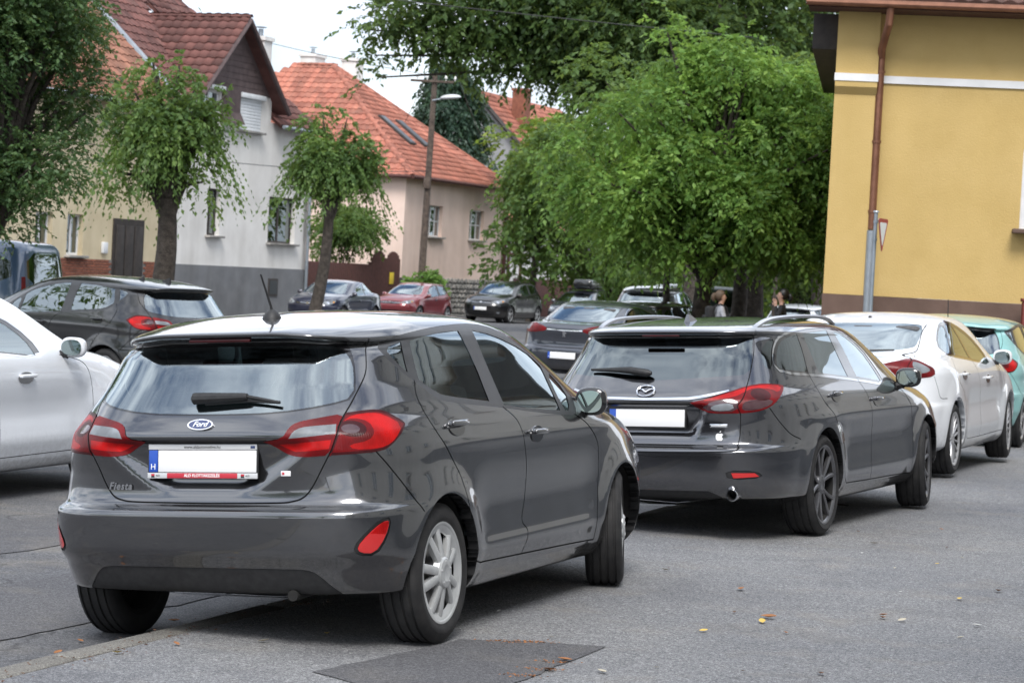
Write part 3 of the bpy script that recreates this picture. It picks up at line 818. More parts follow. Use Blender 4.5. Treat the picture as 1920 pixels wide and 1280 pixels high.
LIFT_ROWS = [
 (.17, .80, 4.45, .72, 2.35, 8, 5, 7, 4),
 (.20, .60, 4.58, .84, 2.35, 8, 5, 7, 4),
 (.28, .10, 4.68, .905, 2.35, 9, 5, 7, 4),
 (.36, .04, 4.72, .920, 2.35, 9, 4.6, 7, 4),
 (.46, .010, 4.76, .930, 2.35, 9, 4.4, 7, 4),
 (.55, .000, 4.78, .934, 2.35, 9, 4.2, 7, 4),
 (.62, .004, 4.78, .937, 2.35, 9, 4.2, 7, 4),
 (.655, .030, 4.78, .938, 2.35, 9, 4.2, 7, 4),
 (.67, .070, 4.77, .938, 2.35, 9, 4.2, 7, 4),
 (.74, .082, 4.74, .940, 2.35, 9, 4.0, 6.5, 3.6),
 (.82, .076, 4.66, .942, 2.35, 8.5, 3.8, 6, 3.4),
 (.88, .066, 4.56, .940, 2.35, 8, 3.7, 5.5, 3.2),
 (.93, .058, 4.40, .934, 2.35, 8, 3.6, 5, 3.0),
 (.98, .060, 4.15, .920, 2.35, 7.5, 3.6, 5, 3.0),
 (1.02, .075, 3.85, .900, 2.35, 7, 3.6, 5, 3),
 (1.055, .105, 3.72, .880, 2.35, 7, 3.6, 5, 3),
 (1.075, .22, 3.66, .868, 2.35, 7, 3.6, 5, 3),
 (1.09, .44, 3.61, .860, 2.35, 6.5, 3.6, 5, 3),
 (1.105, .58, 3.57, .852, 2.35, 6, 3.6, 5, 3),
 (1.16, .72, 3.43, .824, 2.3, 5.5, 3.5, 5, 3),
 (1.25, .93, 3.20, .782, 2.25, 5, 3.4, 5, 3),
 (1.34, 1.15, 2.96, .736, 2.2, 5, 3.4, 5, 3),
 (1.39, 1.29, 2.80, .706, 2.15, 4.8, 3.3, 4.6, 3),
 (1.42, 1.40, 2.69, .672, 2.12, 4.6, 3.1, 4.2, 2.8),
 (1.445, 1.54, 2.57, .612, 2.1, 4, 2.9, 3.6, 2.6),
 (1.468, 1.68, 2.46, .500, 2.08, 3.5, 2.5, 3, 2.4),
 (1.485, 1.82, 2.32, .330, 2.07, 3, 2.2, 2.6, 2.1),
 (1.493, 1.95, 2.18, .090, 2.06, 2, 2, 2, 2)]
def lift_disp(G):
    x, y, z = G[..., 0], G[..., 1], G[..., 2]
    side = sstep(.55, .75, y/.94)
    d = np.zeros_like(y)
    for xc in (.99, 3.84):
        r = np.hypot(x-xc, z-.33)
        d += .018*sstep(.60, .39, r)*sstep(.2, .4, z+.12)
    lo = sstep(1.4, 1.7, x)*sstep(3.5, 3.1, x)
    d += lo*(-.018*bump(.62, .12, z)+.008*bump(.40, .05, z))
    G[..., 1] = y+d*side*(z < 1.0)
    return G
# ---------------------------------------------------------------- car assembly
def tag(o, label=None, cat=None, group=None, kind=None):
    if label: o['label'] = label
    if cat: o['category'] = cat
    if group: o['group'] = group
    if kind: o['kind'] = kind
    return o
def empty(name, M):
    o = bpy.data.objects.new(name, None); C.objects.link(o); o.matrix_world = M; o.empty_display_size = .2
    return o
def car_matrix(X, Y, yaw, tilt=0, y0=-.78, z=0, roll=0):
    return Matrix.Translation((X, Y, z)) @ Matrix.Rotation(rad(90-yaw), 4, 'Z') @ Matrix.Translation((0, y0, 0)) @ Matrix.Rotation(rad(-tilt), 4, 'X') @ Matrix.Translation((0, -y0, 0))

TXT = {}
def text_mesh(txt, size, shear=0, space=1.0, bold=0.0):
    if (txt, size, shear) in TXT: return TXT[(txt, size, shear)]
    cu = bpy.data.curves.new('lettering', 'FONT'); cu.body = txt; cu.size = size; cu.shear = shear; cu.space_character = space
    cu.align_x = 'CENTER'; cu.align_y = 'CENTER'; cu.extrude = .0008; cu.resolution_u = 3; cu.offset = bold
    ob = bpy.data.objects.new('lettering', cu)
    C.objects.link(ob)
    me = bpy.data.meshes.new_from_object(ob.evaluated_get(bpy.context.evaluated_depsgraph_get()))
    bpy.data.objects.remove(ob); bpy.data.curves.remove(cu)
    TXT[(txt, size, shear)] = me
    return me
def text_obj(name, txt, size, mat, parent, M, **k):
    me = text_mesh(txt, size, **k); me.materials.clear(); me.materials.append(mat)
    o = bpy.data.objects.new(name, me); C.objects.link(o); o.parent = parent; o.matrix_local = M
    return o
def child(name, me, mat, parent, M=None):
    o = bpy.data.objects.new(name, me); C.objects.link(o); o.parent = parent
    if mat: 
        me.materials.clear(); me.materials.append(mat)
    if M is not None: o.matrix_local = M
    return o

def frame_on(p, n, up=(0, 0, 1)):
    """matrix whose z is the normal n, y close to up (x to the right seen from outside)"""
    n = Vector(n).normalized(); up = Vector(up); y = (up-n*up.dot(n)).normalized(); x = y.cross(n)
    M = Matrix((x, y, n)).transposed().to_4x4(); M.translation = Vector(p); return M

class Surf:
    """look-up of points on the (uncut) half surface"""
    def __init__(self, G):
        self.P = G.reshape(-1, 3)
        du = np.gradient(G, axis=1); dv = np.gradient(G, axis=0); N = np.cross(du, dv); N /= np.maximum(np.linalg.norm(N, axis=2, keepdims=True), 1e-12)
        c = G-np.array([G[..., 0].mean(), 0, .7])
        if (N*c).sum() < 0: N = -N
        self.N = N.reshape(-1, 3)
    def at(self, pr, u, v, side=-1, keep=None, off=0.0):
        P = self.P
        U = {'C': P[:, 0]+P[:, 1], 'S': P[:, 0], 'R': P[:, 1], 'D': P[:, 1]-P[:, 0]}[pr]
        d = (U-u)**2+(P[:, 2]-v)**2
        if pr == 'S': d = d+(P[:, 1] < .45)*9
        if pr == 'R': d = d+(P[:, 0] > 1.9)*9
        if pr == 'F': pass
        if keep is not None: d = d+(~keep(P))*9
        i = np.argsort(d)[:4]; w = 1/(d[i]+1e-6); w /= w.sum()
        p = (P[i]*w[:, None]).sum(0); n = (self.N[i]*w[:, None]).sum(0); n /= np.linalg.norm(n)
        p = p+n*off
        if side < 0: p = p*np.array([1, -1, 1]); n = n*np.array([1, -1, 1])
        return Vector(p), Vector(n)

WHEELS = {}
def wheel_meshes(style, R, rim, width):
    key = (style, R, rim, width)
    if key in WHEELS: return WHEELS[key]
    h = width/2
    # tyre: outer face towards +y
    gr = []
    for g in (-.30, -.10, .10, .30):
        gy = g*width*1.05
        gr += [(gy-.007, R-.001), (gy-.005, R-.009), (gy+.005, R-.009), (gy+.007, R-.001)]
    prof = [(-h*.80, rim-.012), (-h*.93, rim+.004), (-h*1.02, (rim+R)/2), (-h*.95, R-.022), (-h*.82, R-.005)] + gr + \
           [(h*.82, R-.005), (h*.95, R-.022), (h*1.01, R-.04), (h*1.03, (rim+R)/2), (h*1.0, rim+.018), (h*.955, rim+.012), (h*.94, rim+.002), (h*.84, rim-.014)]
    V, F = rot_profile(prof, 56)
    tyre = bpy.data.meshes.new('tyre'); tyre.from_pydata(V, [], F); tyre.materials.append(MAT['rubber'])
    bm = bmesh.new(); bm.from_mesh(tyre); bmesh.ops.recalc_face_normals(bm, faces=bm.faces)
    for f in bm.faces: f.smooth = True
    for e in bm.edges: e.smooth = not (len(e.link_faces) == 2 and e.calc_face_angle(0) > .6)
    bm.to_mesh(tyre); bm.free()
    rimb = MB()
    rimb.lathe([(h*.80, rim-.020), (h*.92, rim-.010), (h*.95, rim-.002), (h*.94, rim+.004), (h*.88, rim+.002)], 48); rimb.lathe([(h*.79, rim-.021), (h*.2, rim-.026), (-h*.8, rim-.02), (-h*.9, rim)], 48, mi=1)
    st = {'cover': dict(n=5, pair=13.5, w0=.040, w1=.040, y0=.028, y1=.004, hub=.062, flat=True, conv=.0),
          'vee': dict(n=5, pair=17, w0=.026, w1=.030, y0=-.008, y1=.010, hub=.060, flat=False, conv=.55),
          'fan': dict(n=17, pair=0, w0=.014, w1=.024, y0=-.004, y1=.008, hub=.055, flat=False, conv=0),
          'five': dict(n=5, pair=0, w0=.055, w1=.06, y0=0, y1=.008, hub=.06, flat=False, conv=0),
          'twin': dict(n=5, pair=12, w0=.028, w1=.034, y0=0, y1=.008, hub=.06, flat=False, conv=.2)}[style]
    yb = h*.80
    for k in range(st['n']):
        base = math.pi/2+2*math.pi*k/st['n']
        for s in ((-1, 1) if st['pair'] else (0,)):
            a1 = base+s*rad(st['pair']); a0 = base+s*rad(st['pair'])*(1-st['conv'])
            r0, r1 = .02, rim-.012
            V = []
            for t in (0, .33, .66, 1):
                r = r0+(r1-r0)*t; a = a0+(a1-a0)*t
                w = st['w0']+(st['w1']-st['w0'])*t; y = yb+st['y0']+(st['y1']-st['y0'])*t**1.5
                c, sn = math.cos(a), math.sin(a)
                for (q, dy) in ((-.5, -.028), (-.5, -.006), (-.28, 0), (.28, 0), (.5, -.006), (.5, -.028)):
                    V.append((r*c-q*w*sn, y+dy, r*sn+q*w*c))
            F = []
            for i in range(3):
                for j in range(5): F.append((i*6+j, i*6+j+1, (i+1)*6+j+1, (i+1)*6+j))
                F.append((i*6+5, i*6, (i+1)*6, (i+1)*6+5))
            F += [(0, 1, 2, 3, 4, 5), (18, 19, 20, 21, 22, 23)]
            rimb.add(V, F)
    hb = st['hub']; y = yb+st['y0']
    if st['flat']:   # dished wheel cover: ring outside the spokes
        rimb.lathe([(yb-.006, rim-.045), (yb+.006, rim-.030), (yb+.010, rim-.006), (yb+.004, rim+.002)], 48)
    rimb.lathe([(y-.03, hb*1.25), (y-.004, hb*1.15), (y+.004, hb), (y+.006, hb*.6), (y+.004, hb*.55), (y+.004, 0.001)], 24)
    for k in range(5):
        a = 2*math.pi*(k+.5)/5
        rimb.lathe([(y-.004, .007), (y+.008, .006), (y+.008, .0005)], 8, Matrix.Translation((hb*.8*math.cos(a), 0, hb*.8*math.sin(a))))
    tmp = rimb.build('rim', None, mats=[MAT['cover_silver'], MAT['underbody']]); rm = tmp.data; bpy.data.objects.remove(tmp)
    bk = MB(); bk.lathe([(h*.25, rim-.015), (h*.25, .13), (h*.30, .13), (h*.30, .001)], 32); bk.lathe([(h*.32, .001), (h*.32, rim*.62), (h*.2, rim*.62)], 32, mi=1)
    tmp = bk.build('brake_disc', None, mats=[MAT['underbody'], MAT['steel_pipe']]); bd = tmp.data; bpy.data.objects.remove(tmp)
    WHEELS[key] = (tyre, rm, bd)
    return WHEELS[key]

def add_wheel(parent, loc, R, rim, width, style, mat, right, steer=0, spin=0):
    ty, rm, bd = wheel_meshes(style, R, rim, width)
    w = bpy.data.objects.new('wheel', None); C.objects.link(w); w.parent = parent; w.empty_display_size = .1
    M = Matrix.Translation(loc) @ Matrix.Rotation(rad(steer), 4, 'Z')
    if right: M = M @ Matrix.Rotation(math.pi, 4, 'Z')
    w.matrix_local = M @ Matrix.Rotation(spin, 4, 'Y')
    child('tyre', ty, None, w); r = bpy.data.objects.new('rim', rm); C.objects.link(r); r.parent = w
    if rm.materials[0] != mat:
        r.material_slots[0].link = 'OBJECT'; r.material_slots[0].material = mat
    child('brake_disc', bd, None, w)
    return w

def kside(c, n): return n[:, 1] > .42*np.linalg.norm(n, axis=1)
def karch(c, n): return n[:, 1] > .15*np.linalg.norm(n, axis=1)
def krear(c, n): return c[:, 0] < 1.9
def krear1(c, n): return (c[:, 0] < 1.25)
def kfront(c, n): return (c[:, 0] > 2.1)
def kscreen(c, n): return (c[:, 0] > 1.6) & (n[:, 0] > .25*np.linalg.norm(n, axis=1))
def kbacklight(c, n): return (c[:, 0] < 1.9) & (n[:, 0] < -.25*np.linalg.norm(n, axis=1))
def ktop(c, n): return n[:, 2] > .5*np.linalg.norm(n, axis=1)

def arch_poly(cx, cz, R):
    a = np.linspace(rad(-8), rad(188), 40)
    p = np.stack([cx+R*np.cos(a), cz+R*np.sin(a)], 1)
    return np.vstack([p, [(cx-R*.985, -.1), (cx+R*.985, -.1)]])

def build_body(root, D):
    """cut the shell into its panels; returns dict of part objects"""
    G = body_surface(D['rows'], D['res'], D.get('disp'))
    if D.get('scale'): G = G*np.array(D['scale'])
    sf = Surf(G)
    S = Soup(G)
    regs = D['regions'](sf)
    for r in regs: S.cut(r['poly'], r['pr'], r['keep'])
    nF = len(S.lens); free = np.ones(nF, bool); masks = []
    for r in regs:
        m = S.inside(r['poly'], r['pr'], r['keep']) & free
        free &= ~m; masks.append(m)
    parts = {}
    paintm = MAT[D['paint']]
    shell = soup_part(S, free, 'body_shell', paintm, root, 0); parts[('body_shell', 0)] = shell
    order = sorted(range(len(regs)), key=lambda i: 1 if regs[i].get('parent') else 0)
    gapV = []
    groups = {}
    for i in order:
        r = regs[i]
        if r['mode'] == 'hole': continue
        if r['mode'] == 'gap':
            soup_part(S, masks[i], 'panel_gap', MAT['gap'], root, 1, -.006); soup_part(S, masks[i], 'panel_gap', MAT['gap'], root, -1, -.006); continue
        mat = paintm if r['mat'] == 'paint' else MAT[r['mat']]
        for sd in ((1, -1) if r['mode'] == 'pair' else (0,)):
            par = root
            if r.get('parent'):
                par = parts.get((r['parent'], sd)) or parts.get((r['parent'], 0)) or root
            o = soup_part(S, masks[i], r['name'], mat, par, sd, r.get('off', 0))
            if o is not None:
                parts[(r.get('key', r['name']), sd)] = o
    # arch lips and wells
    for (cx, cz, R) in D['arches']:
        cnt = {}
        for r, m in zip(regs, masks):
            if r['mode'] == 'hole' and abs(r.get('cx', -9)-cx) < 1e-6:
                st_ = S.starts()
                for fi in np.nonzero(m)[0]:
                    f = S.face(fi, st_)
                    for j in range(len(f)):
                        e = (f[j], f[(j+1) % len(f)]); k = (min(e), max(e)); cnt[k] = cnt.get(k, 0)+1
        lips = {1: MB(), -1: MB()}
        for (a, b), n in cnt.items():
            if n != 1: continue
            A, B = Vector(S.V[a]), Vector(S.V[b]); mid = (A+B)/2
            if mid.z < .19 or abs(math.hypot(mid.x-cx, mid.z-cz)-R) > .02: continue
            for s in (1, -1):
                lip = lips[s]; k = len(lip.V)
                for p in (A, B):
                    lip.V += [(p.x, p.y*s, p.z), (p.x, (p.y-.05)*s, p.z)]
                lip.F.append((k, k+1, k+3, k+2) if s > 0 else (k, k+2, k+3, k+1)); lip.MI.append(0)
        for lip in lips.values():
            if lip.F: lip.build('arch_lip', MAT['trim_black'] if D.get('black_lip', True) else paintm, root)
        yo = float(sf.at('S', cx, cz+R*1.02, 1)[0].y)-.07
        for s in (1, -1):
            wl = MB(); k = 24; V = []; F = []
            for i in range(k+1):
                a = rad(4)+i*rad(172)/k
                V += [(cx+(R+.012)*math.cos(a), s*.48, cz+(R+.012)*math.sin(a)), (cx+(R+.012)*math.cos(a), s*yo, cz+(R+.012)*math.sin(a))]
            for i in range(k): F.append((2*i, 2*i+1, 2*i+3, 2*i+2))
            F.append(tuple(2*i for i in range(k+1)))
            wl.add(V, F); wl.build('wheel_well', MAT['underbody'], root)
    L = G[..., 0].max(); zb = G[..., 2].min()
    ub = MB(); ub.box(D['arches'][0][0]+.1, L-.3, -.46, .46, zb+.03, zb+.14)
    a0, a1 = D['arches'][0][0]+D['arches'][0][2]+.02, D['arches'][1][0]-D['arches'][1][2]-.02
    ub.box(a0, a1, -.70, .70, zb+.015, zb+.13); ub.box(.16, D['arches'][0][0]+.1, -.46, .46, zb+.125, zb+.22)
    ub.tube([(D['arches'][0][0], -.55, D['wheel'][0]*.95), (D['arches'][0][0], .55, D['wheel'][0]*.95)], .045, 10)
    ub.build('underbody', MAT['underbody'], root)
    return S, sf, parts, G

def add_cabin(root, sx_front, sx_rear, belt, w, floor_z=.30, dash_x=None, roof=None, seat_h=.62, mat='cloth_dark', bench=True):
    """seats with head restraints, dashboard, steering wheel, floor"""
    def seat(x, y, wd, name='seat', heads=(0,)):
        b = MB()
        b.rbox(.50, wd, .16, .05, Matrix.Translation((x, y, floor_z+.20)))
        b.rbox(.14, wd*.94, seat_h, .05, Matrix.Translation((x-.30, y, floor_z+.20+seat_h/2)) @ Matrix.Rotation(rad(-16), 4, 'Y'))
        for hy in heads:
            b.rbox(.10, .25, .17, .045, Matrix.Translation((x-.42, y+hy, floor_z+.30+seat_h+.06)) @ Matrix.Rotation(rad(-12), 4, 'Y'), seg=3)
            for q in (-.05, .05): b.tube([(x-.40, y+hy+q, floor_z+.20+seat_h-.02), (x-.42, y+hy+q, floor_z+.28+seat_h)], .006, 6)
        b.build(name, MAT[mat], root)
    for s in (1, -1): seat(sx_front, s*w*.48, .48)
    if bench: seat(sx_rear, 0, w*1.66, 'rear_seat', (-w*.52, 0, w*.52))
    dx = dash_x
    d = MB(); d.rbox(.55, w*1.75, .34, .09, Matrix.Translation((dx, 0, belt-.20)), seg=3); d.build('dashboard', MAT['dash_grey'], root)
    st = MB(); cx, cy, cz = dx-.38, w*.48, belt-.07
    st.tube([(cx+.06*math.cos(a), cy+.18*math.sin(a), cz+.17*math.cos(a)) for a in np.linspace(0, 2*math.pi, 25)], .014, 8, cap=False)
    st.tube([(cx+.02, cy-.17, cz), (cx+.02, cy+.17, cz)], .018, 6); st.tube([(cx+.02, cy, cz), (dx-.1, cy, cz-.10)], .03, 8)
    st.build('steering_wheel', MAT['dash_grey'], root)
    f = MB(); f.box(sx_rear-.75, dx+.25, -w*.86, w*.86, floor_z-.02, floor_z+.04); f.build('cabin_floor', MAT['underbody'], root)
    if roof:
        x0, x1, z, wr = roof
        V = []; F = []
        n, m = 8, 8
        for i in range(n+1):
            for j in range(m+1):
                t = i/n*2-1; q = j/m*2-1
                V.append((x0+(x1-x0)*i/n, q*wr, z-.05*t*t-.05*q*q))
        for i in range(n):
            for j in range(m): F.append((i*(m+1)+j, i*(m+1)+j+1, (i+1)*(m+1)+j+1, (i+1)*(m+1)+j))
        mesh_obj('headliner', V, F, MAT['lining_grey'], root)

def add_plate(root, M, w=.52, h=.112, eu=True, frame='trim_black'):
    b = MB(); b.rbox(w+.02, h+.022, .012, .005, Matrix.Translation((0, 0, .002))); p = b.build('license_plate', MAT[frame], root); p.matrix_local = M
    b = MB(); b.rbox(w-(.045 if eu else 0), h, .004, .0015, Matrix.Translation((.0225 if eu else 0, 0, .009))); b.build('plate_field', MAT['plate_white'], p)
    if eu:
        b = MB(); b.rbox(.045, h, .004, .0015, Matrix.Translation((-w/2+.0225, 0, .009))); b.build('country_band', MAT['plate_blue'], p)
        text_obj('country_letter', 'H', .034, MAT['ink_white'], p, Matrix.Translation((-w/2+.0225, -h*.25, .0125)))
    return p

def add_handle(parent, sf, pr, u, v, mat, cup=True, ln=.20):
    for sd in (1, -1):
        par = parent(sd)
        p, n = sf.at(pr, u, v, sd)
        M = frame_on(p, n)
        b = MB()
        b.rbox(ln, .026, .020, .009, M @ Matrix.Translation((0, .012, .026)), seg=3)
        for q in (-1, 1): b.rbox(.03, .024, .03, .008, M @ Matrix.Translation((q*(ln/2-.02), .012, .010)))
        b.build('door_handle', mat, par)
        if cup:
            b = MB(); prof = circle(0, 0, .040, 24, rx=ln*.50)
            b.prism([tuple(q) for q in prof], -.010, .004, M @ Matrix.Translation((0, -.002, 0))); b.build('handle_cup', MAT['trim_gloss'], par)

def add_mirror(root, pos, mat, base, size=(.10, .20, .145), both=True, cover='paint', parts=None, lean=0):
    for s in ((1, -1) if both else (-1,)):
        P = Vector((pos[0], pos[1]*s, pos[2]))
        bm = bmesh.new(); bmesh.ops.create_uvsphere(bm, u_segments=24, v_segments=14, radius=.5)
        for v in bm.verts:
            c = v.co
            for k in range(3): c[k] = math.copysign(abs(2*c[k])**.72, c[k])/2     # squarish
            if c.x < 0: c.x *= .35
            c.x *= size[0]*2*(1-.25*abs(c.z)); c.y *= size[1]; c.z *= size[2]
            c.z += .12*c.y*s*0
        for f in bm.faces: f.smooth = True
        me = bpy.data.meshes.new('wing_mirror'); bm.to_mesh(me); bm.free()
        me.materials.append(mat)
        m = child('wing_mirror', me, None, root, Matrix.Translation(P) @ Matrix.Rotation(rad(s*-6), 4, 'Z'))
        g = MB(); g.prism([tuple(q) for q in chaikin([(-size[1]*.40, -size[2]*.40), (size[1]*.40, -size[2]*.38), (size[1]*.42, size[2]*.34), (-size[1]*.36, size[2]*.42)], 3)], -.003, .003,
            Matrix.Translation((-size[0]*.36, 0, 0)) @ Matrix(((0, 0, -1, 0), (1, 0, 0, 0), (0, 1, 0, 0), (0, 0, 0, 1))))
        g.build('mirror_glass', MAT['mirror_silver'], m)
        a = MB(); B = Vector((base[0], base[1]*s, base[2]))-P
        a.tube([tuple(B), tuple(B*.55+Vector((0, 0, -.02))), (0, -s*size[1]*.2, -size[2]*.35)], [.030, .028, .035], 8); a.build('mirror_arm', MAT['trim_black'], m)

def reg(name, pr, poly, keep, mat='paint', mode='pair', off=0.0, parent=None, key=None, **k):
    return dict(name=name, pr=pr, poly=np.asarray(poly, float), keep=keep, mat=mat, mode=mode, off=off, parent=parent, key=key or name, **k)
def gap(pr, path, keep, g=.007):
    return reg('gap', pr, strip(path, g), keep, 'gap', 'gap')

def grow(poly, d):
    """offset a closed outline outwards by d"""
    p = np.asarray(poly, float)
    a = .5*np.sum(p[:, 0]*np.roll(p[:, 1], -1)-np.roll(p[:, 0], -1)*p[:, 1])
    t = np.roll(p, -1, 0)-np.roll(p, 1, 0); t /= np.maximum(np.linalg.norm(t, axis=1, keepdims=True), 1e-9)
    n = np.stack([t[:, 1], -t[:, 0]], 1)*(1 if a > 0 else -1)
    return p+n*d
# ---------------------------------------------------------------- houses on the left
CAMP = Vector((0, 0, CAM_H))
def near_local(root): return root.matrix_world.inverted() @ CAMP
def gutter(parent, p, q, mat, r=.065):
    b = MB(); b.tube([p, q], r, 10); return b.build('gutter', mat, parent)

plain('lamp_dark', (.02, .025, .03), .3)
# white house with the boarded gable
wh = house_frame('white_house', (-10.82, 75.0), -.45, 'white rendered house with brown boarded gable and grey plinth')
L = 9.63; zb = .45     # local z = world + .45
wall(wh, 'wall', L, 6.65-1.75, [(6.65, 8.7, 2.61, 4.17), (2.3, 3.15, 2.72, 4.23), (1.5, 2.8, 6.11, 6.649), (4.1, 5.7, 6.25, 6.648)], MAT['render_white'], z0=1.75)
b = MB(); b.box(-.02, L+.02, -.06, .10, -.4, 1.75); b.build('plinth', MAT['render_grey'], wh)
b = MB(); b.box(0, .25, .24, 9, 1.7, 6.6); b.box(L-.25, L, .0, 9, -.3, 6.6); b.box(.25, L-.25, 8.8, 9, -.3, 6.6); b.build('side_wall', MAT['render_white'], wh)
wall(wh, 'gable_wall', 5.36, .81, [(1.5, 2.8, 6.651, 7.37), (4.1, 5.7, 6.651, 7.28)], MAT['render_white'], z0=6.65, x0=1.10)
window(wh, 6.65, 8.7, 2.61, 4.17, 'window_frame_dark', cols=2); window(wh, 2.3, 3.15, 2.72, 4.23, 'window_frame_dark', cols=2)
window(wh, 1.5, 2.8, 6.11, 7.37, 'window_frame_white', cols=2, y=.10)
w2 = window(wh, 4.1, 5.7, 6.25, 7.28, 'window_frame_white', cols=2, y=.14)
for i in range(10):       # closed roller shutter, slat by slat
    b = MB(); z = 6.26+i*.104; b.rbox(1.52, .03, .098, .012, Matrix.Translation((4.9, -.012, z+.05))); b.build('shutter_slat', MAT['shutter_white'], w2)
b = MB(); b.rbox(1.75, .20, .17, .03, Matrix.Translation((4.9, -.06, 7.38))); b.build('shutter_box', MAT['sheet_white'], wh)
b = MB(); b.rbox(1.45, .20, .15, .03, Matrix.Translation((2.15, -.06, 7.46))); b.build('shutter_box', MAT['sheet_white'], wh)
b = MB(); b.box(2.87, 4.02, -.10, .02, 6.45, 7.5); b.add([(2.82, -.28, 6.40), (4.07, -.28, 6.40), (4.07, -.10, 6.76), (2.82, -.10, 6.76), (2.82, -.10, 6.40), (4.07, -.10, 6.40)], [(0, 1, 2, 3), (0, 4, 5, 1), (0, 3, 4), (1, 5, 2)]); b.build('apron_cladding', MAT['siding_brown'], wh)
ax, az, hw, fz = 3.78, 9.84, 2.68, 7.46
i = 0; z = fz
while z < az-.12:         # gable boards
    k = (az-z)/(az-fz); b = MB(); h = .205
    k2 = max(0, (az-z-h)/(az-fz))
    b.add([(ax-hw*k, -.02, z), (ax+hw*k, -.02, z), (ax+hw*k2, -.005, z+h), (ax-hw*k2, -.005, z+h), (ax-hw*k, .05, z), (ax+hw*k, .05, z)], [(0, 1, 2, 3), (0, 4, 5, 1)])
    b.build('gable_board', MAT['siding_brown'], wh); z += .2
bud = [300]; nl = near_local(wh)
slope = (az-(fz-.45))/(hw+.5)
gy = -.42
le = (ax-hw-.50, gy, fz-.45); lb_ = (ax-hw-.50, 1.2, fz-.45)
tiled_plane(wh, [lb_, le, (ax, gy, az+.04), (ax, 4.3, az+.04)], MAT['tile_brown'], bud, nl, name='gable_roof')
tiled_plane(wh, [(ax+hw+.50, gy, fz-.45), (ax+hw+.50, 1.2, fz-.45), (ax, 4.3, az+.04), (ax, gy, az+.04)], MAT['tile_brown'], bud, nl, name='gable_roof')
for s in (-1, 1):         # barge boards
    b = MB(); b.tube([(ax+s*(hw+.48), gy-.02, fz-.50), (ax, gy-.02, az-.05)], .09, 6); b.build('barge_board', MAT['siding_brown'], wh)
ridge_caps(wh, (ax, gy-.05, az+.05), (ax, 4.2, az+.05), MAT['tile_brown'])
main = [(-.0, -.35, 6.55), (L+.15, -.35, 6.55), (L+.15, 5.2, 11.6), (0, 5.2, 11.6)]
tiled_plane(wh, [(ax+hw+.2, -.35, 6.55), (L+.25, -.35, 6.55), (L-2.2, 5.2, 11.6), (ax+hw-2.4, 5.2, 11.6)], MAT['tile_brown'], bud, nl, name='main_roof', seed=3)
tiled_plane(wh, [(0.02, -.35, 6.55), (ax-hw-.3, -.35, 6.55), (ax+.3, 3.6, 10.2), (ax+2, 5.2, 11.6), (0.02, 5.2, 11.6)], MAT['tile_brown'], bud, nl, name='main_roof', seed=4)
b = MB(); b.tube([(-.02, -.4, 6.62), (-.02, 5.2, 11.72)], .10, 8); b.build('verge_flashing', MAT['zinc'], wh)
b = MB(); b.tube([(ax-hw-.45, .9, fz-.30), (ax-.1, 4.35, az+.10)], .11, 8); b.build('valley_flashing', MAT['sheet_white'], wh)
gutter(wh, (ax+hw+.1, -.45, 6.52), (L+.3, -.45, 6.52), MAT['zinc'])
b = MB(); b.tube([(L-.1, -.12, 6.4), (L-.1, -.12, 0)], .06, 10); b.build('downpipe', MAT['zinc'], wh)
b = MB(); b.box(6.75, 7.45, -.085, -.055, .80, 1.40); pw = b.build('basement_window', MAT['window_frame_dark'], wh); b = MB(); b.box(6.82, 7.38, -.095, -.086, .87, 1.33); b.build('pane', MAT['lamp_dark'], pw)
chimney(wh, 9.2, 1.95, 7.4, 9.8, .62, .62, MAT['render_white'])

# beige house
bh = house_frame('beige_house', (-15.08, 63.8), -.42, 'beige house with brick plinth, dark door and tan tiled roof')
wall(bh, 'wall', 12.0, 4.9, [(5.84, 6.73, 1.84, 3.03), (4.14, 5.04, 1.84, 3.03)], MAT['render_beige'], z0=1.75, x0=0)
wall(bh, 'door_wall', 12.0, .0001, [], MAT['render_beige'], z0=1.7499)
window(bh, 5.84, 6.73, 1.84, 3.03, 'window_frame_white', cols=2); window(bh, 4.14, 5.04, 1.84, 3.03, 'window_frame_white', cols=2)
dr = MB(); dr.box(8.4, 10.2, -.05, .05, -.3, 3.0); d_ = dr.build('door', MAT['wood_dark'], bh)
for x in (8.75, 9.3, 9.85):
    q = MB(); q.rbox(.46, .05, 2.7, .02, Matrix.Translation((x, -.065, 1.45))); q.build('door_panel', MAT['wood_dark'], d_)
b = MB(); b.box(0, 8.4, -.02, .1, -.4, 1.75); b.box(10.2, 12, -.02, .1, -.4, 1.75); pl = b.build('plinth', MAT['mortar'], bh)
bm_ = MB(); bm_.rbox(.245, .05, .068, .006); br0 = bm_.build('brick', MAT['brick_red'], pl)
first = True; rr = random.Random(9)
for row in range(9):
    x = 3.4+(.13 if row % 2 else 0)
    while x < 11.9:
        if not (8.27 < x < 10.33):
            o = br0 if first else bpy.data.objects.new('brick', br0.data)
            if not first: C.objects.link(o); o.parent = pl
            first = False
            o.location = (x, -.03+rr.uniform(-.006, .004), 1.71-row*.081)
        x += .26
b = MB(); b.rbox(.28, .10, .34, .03, Matrix.Translation((7.9, -.05, 2.1))); b.build('meter_box', MAT['sheet_white'], bh)
b = MB(); b.box(0, .25, .24, 9, -.3, 6.6); b.build('side_wall', MAT['render_beige'], bh)
tiled_plane(bh, [(-.2, -.45, 6.45), (11.95, -.45, 6.45), (11.95, 5.2, 11.6), (-.2, 5.2, 11.6)], MAT['tile_tan'], [300], near_local(bh)+Vector((40, 0, 0)), seed=7)
gutter(bh, (-.3, -.55, 6.42), (11.9, -.55, 6.42), MAT['zinc'])
